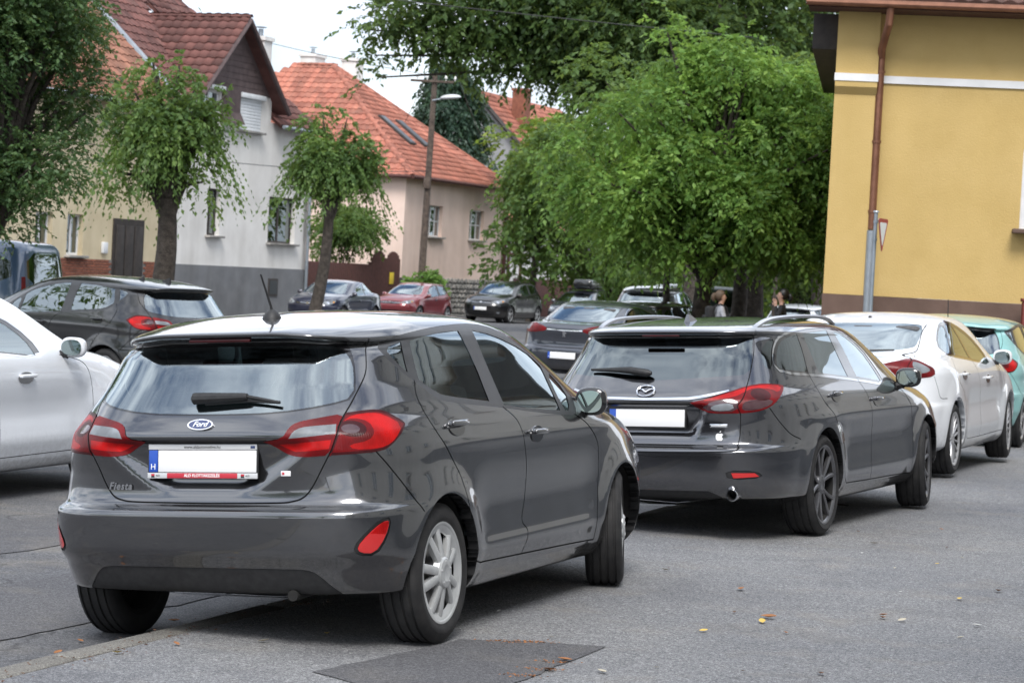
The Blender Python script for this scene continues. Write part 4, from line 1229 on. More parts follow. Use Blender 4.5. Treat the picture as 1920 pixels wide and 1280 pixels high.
b = MB(); b.rbox(.5, .04, .12, .02, Matrix.Translation((7.6, 1.1, 8.0)) @ Matrix.Rotation(rad(42), 4, 'X')); b.build('snow_hook', MAT['sheet_white'], bh)

# pink house with the hipped roof
ph = house_frame('pink_house', (-4.96, 104.0), -.55, 'pink rendered house with red hipped tile roof and two skylights'); LP, DP, ZE = 12.0, 15.1, 6.3
wall(ph, 'wall', LP, ZE-1.65, [(2.75, 4.3, 3.53, 4.92), (7.6, 9.4, 3.53, 4.92)], MAT['render_pink'], z0=1.65)
sw = wall(ph, 'side_wall', DP, ZE-1.65, [], MAT['render_pink'], z0=1.65); sw.matrix_local = Matrix.Translation((0, DP, 0)) @ Matrix.Rotation(rad(-90), 4, 'Z')
for (a, c) in ((2.75, 4.3), (7.6, 9.4)): window(ph, a, c, 3.53, 4.92, 'window_frame_white', cols=3, rows=2, fw=.06)
b = MB(); b.box(0.02, LP-.02, .03, .4, -.4, 1.65); b.box(.02, .4, .03, DP, -.4, 1.65); st = b.build('stone_base', MAT['mortar'], ph)
rr = random.Random(3)
def stone(parent, x, z, w, h, y=-.0, M=None):
    b = MB(); pts = []
    n = 7
    for i in range(n):
        a = 2*math.pi*i/n+rr.uniform(-.2, .2); r = rr.uniform(.86, 1.08)
        c, s_ = math.cos(a), math.sin(a); q = max(abs(c), abs(s_))**.7
        pts.append((x+w*.5*c/q*r, z+h*.5*s_/q*r))
    V = [(px, y+.02, pz) for px, pz in pts]+[(x+(px-x)*.86, y-.035-rr.random()*.03, z+(pz-z)*.84) for px, pz in pts]
    F = [(i, (i+1) % n, n+(i+1) % n, n+i) for i in range(n)]+[tuple(range(n, 2*n))]
    b.add(V, F, M); o = b.build('stone', MAT['stone_wall'], parent, ang=60)
z = -.1
while z < 1.55:
    h = rr.uniform(.17, .27); x = .1
    while x < LP-.1:
        w = rr.uniform(.26, .52); stone(st, x+w/2, z+h/2, w-.03, h-.03); x += w
    z += h
apx, apy, apz = LP/2, 6.6, 11.3; ap2 = (LP/2, 8.5, 11.3); ov = .45; ze = ZE-.25
bud = [300]; nl = near_local(ph)
e00, e10, e11, e01 = (-ov, -ov, ze), (LP+ov, -ov, ze), (LP+ov, DP+ov, ze), (-ov, DP+ov, ze)
tiled_plane(ph, [e00, e10, (apx, apy, apz)], MAT['tile_orange'], bud, nl, name='roof', seed=11)
tiled_plane(ph, [e01, e00, (apx, apy, apz), ap2], MAT['tile_orange'], bud, nl, name='roof', seed=12)
roof_plane(ph, [e10, e11, ap2, (apx, apy, apz)], MAT['tile_orange'])
ridge_caps(ph, e00, (apx, apy, apz), MAT['tile_orange'], .13); ridge_caps(ph, e10, (apx, apy, apz), MAT['tile_orange'], .13); ridge_caps(ph, (apx, apy, apz), ap2, MAT['tile_orange'], .13)
dz = (apz-ze)/(apy+ov)
for (x0, x1, y0, y1) in ((3.9, 4.5, 1.6, 3.2), (5.6, 6.2, 1.6, 3.1)):     # skylights
    ang = math.atan(dz)
    M = Matrix.Translation(((x0+x1)/2, (y0+y1)/2, ze+dz*((y0+y1)/2+ov)+.10)) @ Matrix.Rotation(ang, 4, 'X')
    b = MB(); b.rbox(x1-x0+.12, (y1-y0)*1.3, .12, .03, M); sk = b.build('skylight', MAT['wood_dark'], ph)
    b = MB(); b.box(-(x1-x0)/2+.05, (x1-x0)/2-.05, -(y1-y0)*.6, (y1-y0)*.6, .055, .07, M); b.build('pane', MAT['lamp_dark'], sk)
gutter(ph, (-ov, -ov-.05, ze-.03), (LP+ov, -ov-.05, ze-.03), MAT['wood_brown'], .08); gutter(ph, (-ov-.05, -ov, ze-.03), (-ov-.05, DP, ze-.03), MAT['wood_brown'], .08)
chimney(ph, 9.6, 7.3, 7.5, 11.95, .85, .8, MAT['render_white']); chimney(ph, 8.4, 8.85, 8.0, 12.0, 1.1, .8, MAT['render_white'])
b = MB(); b.tube([(LP-.02, -.12, 6.0), (LP-.02, -.12, -.2)], .10, 10); b.build('downpipe', MAT['wood_brown'], ph)

# gate and fence between the white and the pink house
gt = house_frame('board_gate', (-8.65, 94.28), -.5, 'dark red board gate with rounded tops beside the pink house'); gt['category'] = 'gate'
def boards(parent, x0, x1, h, mat, arcs=None, w=.20):
    x = x0
    while x < x1-.02:
        hh = h if arcs is None else arcs(x+w/2)
        b = MB(); b.rbox(w-.014, .035, hh, .008, Matrix.Translation((x+w/2, 0, hh/2))); b.build('board', mat, parent); x += w
boards(gt, 0, 7.2, 2.1, MAT['wood_brown'])
def arc_top(x):
    k = (x-7.2) % 1.5; return 2.15+.55*math.sqrt(max(0, 1-((k-.75)/.76)**2))
boards(gt, 7.2, 10.2, 2.3, MAT['wood_brown'], arc_top, .15)
b = MB(); b.rbox(.42, .03, .5, .01, Matrix.Translation((9.3, -.04, 1.55))); b.build('yellow_notice', MAT['notice_yellow'], gt)
for x in (7.2, 8.7, 10.2):
    b = MB(); b.box(x-.06, x+.06, .03, .12, 0, 2.2); b.build('post', MAT['wood_brown'], gt)
fn = house_frame('board_fence', (-.1, 117.0), -.6, 'dark red board fence to the right of the pink house'); fn['category'] = 'fence'
boards(fn, 0, 12, 1.9, MAT['wood_brown'], w=.24)
# white barn with timber frame behind the fence
wb = house_frame('white_outbuilding', (-.6, 122.0), -.6, 'white outbuilding with brown timber framing behind the fence')
b = MB(); b.box(0, 12, 0, 5, 0, 4.4); b.build('wall', MAT['render_white'], wb)
for (p, q) in (((.4, -.04, 0), (.4, -.04, 4.6)), ((2.2, -.04, 0), (2.2, -.04, 4.6)), ((4.4, -.04, 0), (4.4, -.04, 4.6)), ((0, -.05, 3.1), (12, -.05, 3.1)), ((.4, -.04, 4.5), (2.2, -.04, 3.1)), ((0, -.05, 4.5), (12, -.05, 4.5))):
    b = MB(); b.tube([p, q], .11, 4); b.build('timber', MAT['wood_brown'], wb)
roof_plane(wb, [(-.4, -.5, 4.4), (12.4, -.5, 4.4), (12.4, 3, 6.8), (-.4, 3, 6.8)], MAT['tile_orange'])
# old grey house further up
gh = house_frame('grey_house', (.54, 133.0), -.7, 'old grey house with bare gable wall and red roof behind the conifer'); W = 7.0
b = MB(); V = [(0, 0, 0), (0, W, 0), (0, W, 8.6), (0, W/2, 12.1), (0, 0, 8.6)]; V2 = [(14, y, z) for _, y, z in V]
b.add(V+V2, [(0, 4, 3, 2, 1), (5, 6, 7, 8, 9), (0, 5, 9, 4), (1, 2, 7, 6)]); b.build('wall', MAT['render_old_grey'], gh)
bud = [150]
tiled_plane(gh, [(-.3, -.4, 8.3), (14, -.4, 8.3), (14, W/2, 12.3), (-.3, W/2, 12.3)], MAT['tile_orange'], bud, near_local(gh), name='roof', seed=21)
roof_plane(gh, [(-.3, W+.4, 8.3), (14, W+.4, 8.3), (14, W/2, 12.3), (-.3, W/2, 12.3)], MAT['tile_dark'])
for s in (0, 1):
    b = MB(); b.tube([(-.34, -.45 if s == 0 else W+.45, 8.2), (-.34, W/2, 12.25)], .13, 6); b.build('barge_board', MAT['wood_dark'], gh)
chimney(gh, 3.2, 2.0, 10.0, 12.7, .9, .8, MAT['brick_red'], cap=False)

# ---------------------------------------------------------------- yellow building on the right
yb = empty('yellow_building', Matrix.Translation((4.88, 38.0, gz(38))) @ Matrix.Rotation(rad(-8.5), 4, 'Z')); zg = -gz(38)
tag(yb, 'yellow rendered building with brown plinth and copper downpipe', 'house')
Z = lambda z: z+zg
wall(yb, 'wall', 9, 6.02-1.57, [(2.99, 4.3, Z(2.74), Z(4.0))], MAT['render_yellow'], y=.14, z0=Z(1.57), x0=.0)
b = MB(); b.box(0, .66, 0, .135, Z(1.57), Z(4.72)); b.add([(0, 0, Z(4.72)), (.66, 0, Z(4.72)), (.66, -.10, Z(4.84)), (0, -.10, Z(4.84)), (0, .13, Z(4.72)), (.66, .13, Z(4.72)), (0, .13, Z(4.84)), (.66, .13, Z(4.84))], [(0, 1, 2, 3), (0, 3, 6, 4), (1, 5, 7, 2)]); b.box(0, .66, -.10, .13, Z(4.841), Z(4.93)); b.box(0, .66, -.06, .13, Z(5.05), Z(6.019)); b.build('corner_pier', MAT['render_yellow'], yb)
b = MB(); b.box(-.012, .672, -.115, .13, Z(4.93), Z(5.048)); b.box(.672, 9, .105, .138, Z(4.93), Z(5.048)); b.build('white_band', MAT['band_white'], yb)
b = MB(); b.box(-.01, .67, -.02, .13, -.2, Z(1.568)); b.box(.67, 9, .115, .3, -.2, Z(1.568)); b.build('plinth', MAT['plinth_brown'], yb)
b = MB(); b.box(0, .2, .14, 12, -.2, Z(5.9)); b.build('side_wall', MAT['render_yellow'], yb)
window(yb, 2.99, 4.3, Z(2.74), Z(4.0), 'window_frame_white', y=.17, cols=2, fw=.10, sillmat=MAT['plinth_brown'])
tiled_plane(yb, [(-.48, -.62, Z(6.14)), (9, -.62, Z(6.14)), (9, 5, Z(9.3)), (-.48, 5, Z(9.3))], MAT['tile_dark'], [300], Vector((2, -.6, Z(6.0))), seed=31, w=.25, h=.2)
b = MB(); b.box(-.46, 9, -.58, .14, Z(6.02), Z(6.06)); b.build('soffit', MAT['wood_brown'], yb)
gutter(yb, (-.50, -.66, Z(6.09)), (9, -.66, Z(6.09)), MAT['copper'], .06)
b = MB(); b.box(-.40, -.005, .3, 9, Z(5.45), Z(6.01)); b.build('eaves_box', MAT['wood_dark'], yb)
b = MB(); b.tube([(.80, -.60, Z(6.05)), (.79, -.58, Z(5.80)), (.70, -.10, Z(5.45)), (.70, .02, Z(5.30)), (.70, .02, Z(2.62))], .062, 14); b.build('downpipe', MAT['copper'], yb)
for z in (5.1, 4.0, 2.9):
    b = MB(); b.lathe([(-.02, .075), (.02, .075)], 14, Matrix.Translation((.70, .02, Z(z))) @ Matrix.Rotation(rad(90), 4, 'X')); b.build('pipe_clip', MAT['copper'], yb)
b = MB(); b.tube([(.70, .02, Z(2.60)), (.70, .02, .0)], .072, 14); b.build('downpipe_foot', MAT['zinc'], yb)
rp_ = MB(); rp_.rbox(.16, .14, 1.72, .015, Matrix.Translation((7.98, 37.3, gz(38)+.86))); rp_.rbox(.20, .18, .05, .01, Matrix.Translation((7.98, 37.3, gz(38)+1.74)))
tag(rp_.build('gate_post', plain('post_red', (.16, .025, .02), .6)), 'dark red gate post at the right edge beside the yellow wall', 'post')
# cream terrace along the pavement, to the right of the picture: the doors of the parked cars mirror it
ct = empty('cream_terrace', Matrix((-U, -NL, Vector((0, 0, 1)))).transposed().to_4x4()); ct.matrix_world.translation = SP(34, -8.0)
M = ct.matrix_world.copy(); M.translation = SP(34, -8.0); ct.matrix_world = M
tag(ct, 'long cream rendered terrace with brown plinth and white windows facing the pavement', 'house')
hs = [(x, x+1.1, 1.9, 3.3) for x in (2.5, 6.0, 9.5, 14, 17.5, 21, 26, 30, 34, 38, 43)]
hs = [(a, b, c + k, d + k) for a, b, c, d in hs for k in (0, 3.1, 6.1)]
wall(ct, 'wall', 48, 9.2, hs, MAT['render_cream'], z0=.62)
for h in hs: window(ct, *h, 'window_frame_white', cols=2)
b = MB(); b.box(0, 48, -.04, .2, -.5, .62); b.build('plinth', MAT['render_grey'], ct)
b = MB(); b.box(0, .2, .3, 8, 0, 9.8); b.box(47.8, 48, .3, 8, 0, 9.8); b.build('side_wall', MAT['render_cream'], ct)
roof_plane(ct, [(-.3, -.5, 9.8), (48.3, -.5, 9.8), (48.3, 5, 11.4), (-.3, 5, 11.4)], MAT['render_old_grey'])
# ---------------------------------------------------------------- the dark grey hatchback in front
def hatch_regions(sf):
    R = []
    A = R.append
    for cx, Rr in ((.694, .352), (3.187, .350)):
        A(reg('arch', 'S', arch_poly(cx, .31, Rr), karch, mode='hole', cx=cx))
    # panel gaps
    rs = spline([(1.401, 1.162), (1.384, 1.081), (1.465, .956), (1.631, .815), (1.74, .707), (1.83, .54), (1.875, .39), (1.905, .335), (1.96, .318)])
    bs = spline([(2.329, 1.015), (2.488, .932), (2.571, .757), (2.559, .585), (2.509, .471), (2.581, .408), (2.52, .305)])
    fs = spline([(3.30, .945), (3.459, .893), (3.628, .792), (3.643, .652), (3.625, .533), (3.60, .34), (3.585, .282)])
    db = spline([(1.96, .318), (2.02, .315), (2.484, .306), (3.2, .292), (3.585, .282)])
    tg = spline([(1.10, 1.348), (1.06, 1.29), (1.02, 1.197), (.905, 1.096), (.766, .98), (.692, .86), (.615, .735), (.565, .683), (.50, .662), (.40, .655), (.102, .652), (-.1, .652)])
    bp = spline([(.969, .868), (1.06, .80), (1.16, .72), (1.31, .60)])
    for p, k in ((rs, kside), (bs, kside), (fs, kside), (db, kside), (tg, krear1), (bp, krear1)): A(gap('C', p, k))
    # tail lamps
    outer = chaikin([(.688, .857), (.688, .857), (.762, .98), (.762, .98), (.818, 1.032), (.818, 1.032), (.994, 1.045), (1.078, 1.038), (1.15, 1.012), (1.212, .985), (1.213, .972), (1.133, .92), (1.051, .879), (.969, .866), (.85, .862)], 2)
    rim_ = grow(outer, -.011)
    A(reg('lamp_ring', 'C', circle(.828, .966, .019, 20, rx=.056), krear1, 'lens_smoke', off=.003, parent='tail_lamp'))
    A(reg('lamp_bulb', 'C', circle(.838, .966, .033, 24, rx=.088), krear1, 'lens_dark', off=.003, parent='tail_lamp'))
    A(reg('lamp_glow', 'C', chaikin([(.79, .995), (.86, 1.022), (.99, 1.030), (1.07, 1.02), (1.185, .975), (1.11, .915), (1.04, .888), (.95, .880), (.83, .880), (.80, .90), (.93, .915), (.975, .95), (.955, .995), (.86, 1.012)], 1), krear1, 'lens_redbright', off=.003, parent='tail_lamp'))
    A(reg('lamp_body', 'C', rim_, krear1, 'lens_red', off=.003, parent='tail_lamp'))
    A(reg('tail_lamp', 'C', outer, krear1, 'lens_dark', off=.003))
    A(reg('reversing_lens', 'C', chaikin([(.484, .930), (.484, .930), (.510, .958), (.555, .974), (.62, .980), (.752, .986), (.752, .986), (.732, .948), (.732, .948), (.60, .938)], 1), krear1, 'lens_clear', off=.003, parent='gate_lamp'))
    A(reg('lamp_glow', 'C', [(.45, .905), (.705, .922), (.69, .885), (.53, .872)], krear1, 'lens_redbright', off=.003, parent='gate_lamp', key='gate_glow'))
    A(reg('gate_lamp', 'C', chaikin([(.365, .918), (.365, .918), (.45, .93), (.495, .975), (.545, .997), (.65, 1.012), (.815, 1.03), (.76, .982), (.695, .858), (.60, .852), (.526, .851), (.485, .867), (.421, .901)], 1), krear1, 'lens_red', off=.003, parent='tailgate'))
    A(reg('reflector_bright', 'C', [(1.012, .575), (.96, .572), (.88, .528), (.985, .522)], krear1, 'lens_redbright', off=.002, parent='reflector'))
    A(reg('reflector', 'C', chaikin([(1.017, .579), (.957, .574), (.866, .528), (.798, .474), (.82, .449), (.91, .444), (.985, .51)], 1), krear1, 'reflector_red', off=.002))
    A(reg('reflector_surround', 'C', chaikin([(1.035, .592), (.95, .588), (.85, .535), (.775, .475), (.80, .437), (.925, .432), (1.005, .51)], 1), krear1, 'trim_black', off=-.004))
    A(reg('number_lamp_strip', 'R', [(-.1, .906), (.30, .906), (.30, .924), (-.1, .924)], krear1, 'trim_black', 'one', -.004, parent='tailgate'))
    # glass
    A(reg('rear_window', 'C', chaikin([(-.2, 1.034), (-.1, 1.034), (.168, 1.034), (.442, 1.039), (.733, 1.070), (.905, 1.100), (.952, 1.214), (.946, 1.272), (.90, 1.318), (.80, 1.322), (-.2, 1.322)], 1), krear1, 'glass_rear', 'one', -.002, parent='tailgate'))
    A(reg('window_seal', 'C', chaikin([(-.2, 1.026), (-.1, 1.026), (.168, 1.026), (.442, 1.031), (.738, 1.062), (.915, 1.093), (.963, 1.212), (.965, 1.285), (.96, 1.357), (.80, 1.3575), (-.2, 1.3575)], 1), krear1, 'trim_gloss', 'one', -.001, parent='tailgate'))
    A(reg('window', 'C', chaikin([(1.206, 1.306), (1.36, 1.332), (1.36, 1.332), (1.352, 1.261), (1.357, 1.196), (1.357, 1.196), (1.264, 1.249)], 1), kside, 'glass_side', off=-.004, key='quarter_window'))
    A(reg('window', 'C', chaikin([(1.44, 1.336), (1.44, 1.336), (1.703, 1.366), (2.03, 1.380), (2.03, 1.380), (2.127, 1.225), (2.178, 1.046), (2.178, 1.046), (1.704, 1.083), (1.598, 1.100), (1.455, 1.155), (1.44, 1.18)], 1), kside, 'glass_side', off=-.004, parent='rear_door', key='rear_door_window'))
    A(reg('window', 'C', chaikin([(2.208, 1.380), (2.208, 1.380), (2.451, 1.356), (2.845, 1.274), (3.01, 1.198), (3.01, 1.198), (3.10, .972), (3.10, .972), (2.726, .992), (2.352, 1.024), (2.352, 1.024)], 1), kside, 'glass_side', off=-.004, parent='front_door', key='front_door_window'))
    A(reg('window', 'C', chaikin([(3.06, 1.185), (3.27, 1.065), (3.245, .967), (3.15, .970)], 1), kside, 'glass_side', off=-.004, key='corner_window'))
    A(reg('window_frame', 'C', chaikin([(1.150, 1.302), (1.165, 1.318), (1.208, 1.336), (1.36, 1.364), (1.71, 1.395), (2.135, 1.413), (2.403, 1.405), (2.638, 1.356), (2.853, 1.284), (3.08, 1.180), (3.34, 1.050), (3.34, .950), (3.24, .940), (2.768, .972), (2.312, 1.012), (1.689, 1.056), (1.57, 1.077), (1.401, 1.152), (1.257, 1.222)], 1), kside, 'frame_satin', off=-.001))
    A(reg('windscreen', 'R', chaikin([(-.2, 1.01), (.60, 1.02), (.72, 1.05), (.56, 1.33), (.50, 1.39), (-.2, 1.405)], 1), kscreen, 'glass_side', 'one', -.003))
    # panels
    A(reg('rear_door', 'C', np.vstack([rs, db[(db[:, 0] > 1.96) & (db[:, 0] < 2.5)], bs[::-1], [(1.689, 1.05)]]), kside))
    A(reg('front_door', 'C', np.vstack([bs, db[db[:, 0] > 2.55], fs[::-1], [(2.9, .96)]]), kside))
    A(reg('tailgate', 'C', np.vstack([tg, [(-.1, 1.3575), (1.10, 1.3575)]]), krear1, mode='one'))
    A(reg('diffuser', 'C', chaikin([(-.2, .378), (-.2, .378), (.063, .378), (.50, .379), (.58, .372), (.63, .345), (.70, .30), (.78, .262), (.78, .262), (.78, .16), (-.2, .16), (-.2, .16)], 1), krear1, 'trim_black', 'one', -.003, parent='rear_bumper'))
    A(reg('rear_bumper', 'C', np.vstack([[(-.2, .652)], tg[tg[:, 1] < .80][::-1], [(.70, .858), (.969, .866)], bp, [(1.40, .1), (-.2, .1)]]), krear1, mode='one'))
    A(reg('headlight', 'D', chaikin([(-3.3, .86), (-2.9, .80), (-3.0, .68), (-3.4, .74)], 2), kfront, 'lens_clear'))
    A(reg('bonnet', 'T', [(2.95, -.2), (2.95, .66), (3.55, .62), (3.80, .45), (3.86, -.2)], ktop, 'paint', 'one'))
    return R

def make_hatch(X, Y, yaw, tilt, label):
    root = empty('parked_car', car_matrix(X, Y, yaw, tilt)); tag(root, label, 'car', 'cars parked on the kerb')
    D = dict(rows=HATCH_ROWS, disp=hatch_disp, res=.02, regions=hatch_regions, paint='paint_graphite', arches=[(.694, .31, .352), (3.187, .31, .350)], wheel=(.31,))
    S, sf, P, G = build_body(root, D)
    pm = MAT['paint_graphite']
    for x, st in ((.694, 0), (3.187, 17)):
        for s in (1, -1):
            add_wheel(root, (x, s*(.752 if st == 0 else .755), .31), .31, .222, .195, 'cover', MAT['cover_silver'], s < 0, st, .35)
    add_cabin(root, 2.02, 1.12, .98, .74, dash_x=2.75, roof=(.5, 2.2, 1.42, .56))
    sh = MB(); sh.box(.22, .72, -.60, .60, .93, .95); sh.build('parcel_shelf', MAT['cloth_dark'], root)
    add_handle(lambda sd: P[('rear_door', sd)], sf, 'C', 1.706, .948, pm, ln=.17); add_handle(lambda sd: P[('front_door', sd)], sf, 'C', 2.716, .872, pm, ln=.17)
    add_mirror(root, (2.60, .895, 1.005), MAT['trim_gloss'], (2.60, .82, .945), (.085, .165, .145))
    tgp = P[('tailgate', 0)]
    # rear plate in its dealer frame
    p, n = sf.at('R', .02, .83, 1, off=.012); n = Vector((-1, 0, .06))
    M = frame_on((p.x-.004, .015, .832), n)
    b = MB(); b.rbox(.535, .150, .012, .005); pl = b.build('license_plate', MAT['trim_black'], root); pl.matrix_local = M
    def lay(name, x0, x1, y0, y1, mat, z=.0075, par=pl):
        q = MB(); q.rbox(x1-x0, y1-y0, .003, .0012, Matrix.Translation(((x0+x1)/2, (y0+y1)/2, z))); return q.build(name, MAT[mat], par)
    lay('frame_top_strip', -.262, .262, .050, .073, 'plate_grey'); lay('plate_field', -.214, .260, -.047, .047, 'plate_white'); lay('country_band', -.260, -.217, -.047, .047, 'plate_blue')
    lay('frame_bottom_strip', -.266, .266, -.074, -.050, 'plate_grey'); lay('red_banner', -.170, .170, -.073, -.051, 'plate_red', .0095)
    text_obj('country_letter', 'H', .036, MAT['ink_white'], pl, Matrix.Translation((-.2385, -.025, .0095)))
    text_obj('frame_lettering', 'www.aldautomotive.hu', .019, MAT['ink_black'], pl, Matrix.Translation((0, .061, .0095)))
    text_obj('banner_lettering', 'ALD FLOTTAKEZELÉS', .018, MAT['ink_white'], pl, Matrix.Translation((0, -.062, .0115)), bold=.0004)
    for x in (-.24, .195):
        q = MB(); q.box(x-.008, x+.008, -.0705, -.0625, .0085, .0098, mi=0); q.box(x-.008, x+.008, -.0625, -.0545, .0085, .0098, mi=1); q.build('frame_logo', None, pl, mats=[MAT['ink_black'], MAT['plate_red']])
        text_obj('frame_logo_lettering', 'ALD', .010, MAT['ink_black'], pl, Matrix.Translation((x+.024, -.062, .0095)))
    lay('frame_badge', .232, .254, .055, .067, 'emblem_blue', .009)
    # oval badge
    p, n = sf.at('R', 0, .988, 1, off=.002); M = frame_on((p.x-.002, .02, .988), (n.x, 0, n.z))
    b = MB(); b.prism([tuple(q) for q in circle(0, 0, .026, 40, rx=.062)], -.004, .006); e = b.build('oval_badge', MAT['chrome'], tgp); e.matrix_local = M
    b = MB(); b.prism([tuple(q) for q in circle(0, 0, .0215, 40, rx=.055)], .004, .0068); b.build('badge_field', MAT['emblem_blue'], tgp).matrix_local = M
    text_obj('badge_lettering', 'Ford', .036, MAT['chrome'], tgp, M @ Matrix.Translation((0, 0, .0075)), shear=.35, bold=.0006)
    pa, na = sf.at('R', .50, .722, 1, off=.004); pb, nb = sf.at('R', .345, .722, 1, off=.004); xd = (pb-pa).normalized(); nn = xd.cross(Vector((0, 0, 1))).normalized(); nn = nn if nn.x < 0 else -nn; yd = nn.cross(xd)
    Mt = Matrix((xd, yd, nn)).transposed().to_4x4(); Mt.translation = (pa+pb)/2+nn*.006; text_obj('model_lettering', 'Fiesta', .044, MAT['chrome'], tgp, Mt, shear=.3, space=1.15, bold=.0012)
    p, n = sf.at('C', .48, .784, -1, off=.002); M = frame_on(p, n)
    b = MB(); b.rbox(.045, .022, .002, .0008); b.build('sticker', MAT['ink_white'], tgp).matrix_local = M
    b = MB(); b.rbox(.011, .011, .002, .0006, Matrix.Translation((-.012, 0, .001))); b.build('sticker_mark', MAT['plate_red'], tgp).matrix_local = M
    # third brake light, wiper, aerial, exhaust
    b = MB(); b.rbox(.02, .30, .014, .005, Matrix.Translation((.262, .01, 1.348))); b.build('brake_light', MAT['lens_dark'], root)
    def on(y, z, o=.0):
        q, nn = sf.at('R', abs(y), z, 1 if y > 0 else -1, off=o); return Vector((q.x, y, q.z)), nn
    a, _ = on(.075, 1.083, .028); c, _ = on(-.18, 1.092, .028); d, _ = on(-.335, 1.072, .02)
    b = MB(); b.tube([a+Vector((0, .012, .0)), a, a*.75+c*.25, c*.9+a*.1, c], [.010, .026, .024, .017, .014], 10); b.build('wiper', MAT['trim_black'], tgp)
    b = MB(); b.tube([a+Vector((.01, -.05, -.022)), c+Vector((.008, 0, -.018)), d], [.009, .008, .007], 8); b.tube([c, d], [.008, .006], 8); b.build('wiper_blade', MAT['trim_black'], tgp)
    b = MB(); b.lathe([(0, .045), (.012, .044), (.035, .030), (.05, .014), (.052, .0005)], 20, Matrix.Translation((.66, -.045, 1.437)) @ Matrix.Rotation(rad(90), 4, 'X') @ Matrix.Scale(1, 4))
    b.tube([(.66, -.045, 1.48), (.655, -.044, 1.50), (.585, -.03, 1.645)], [.008, .006, .004], 8); b.build('aerial', MAT['trim_black'], root)
    b = MB(); b.tube([(.10, -.40, .262), (.55, -.40, .275)], .024, 14); b.tube([(.34, -.2, .31), (.34, .42, .31)], .06, 14); b.build('exhaust', MAT['underbody'], root)
    return root, S
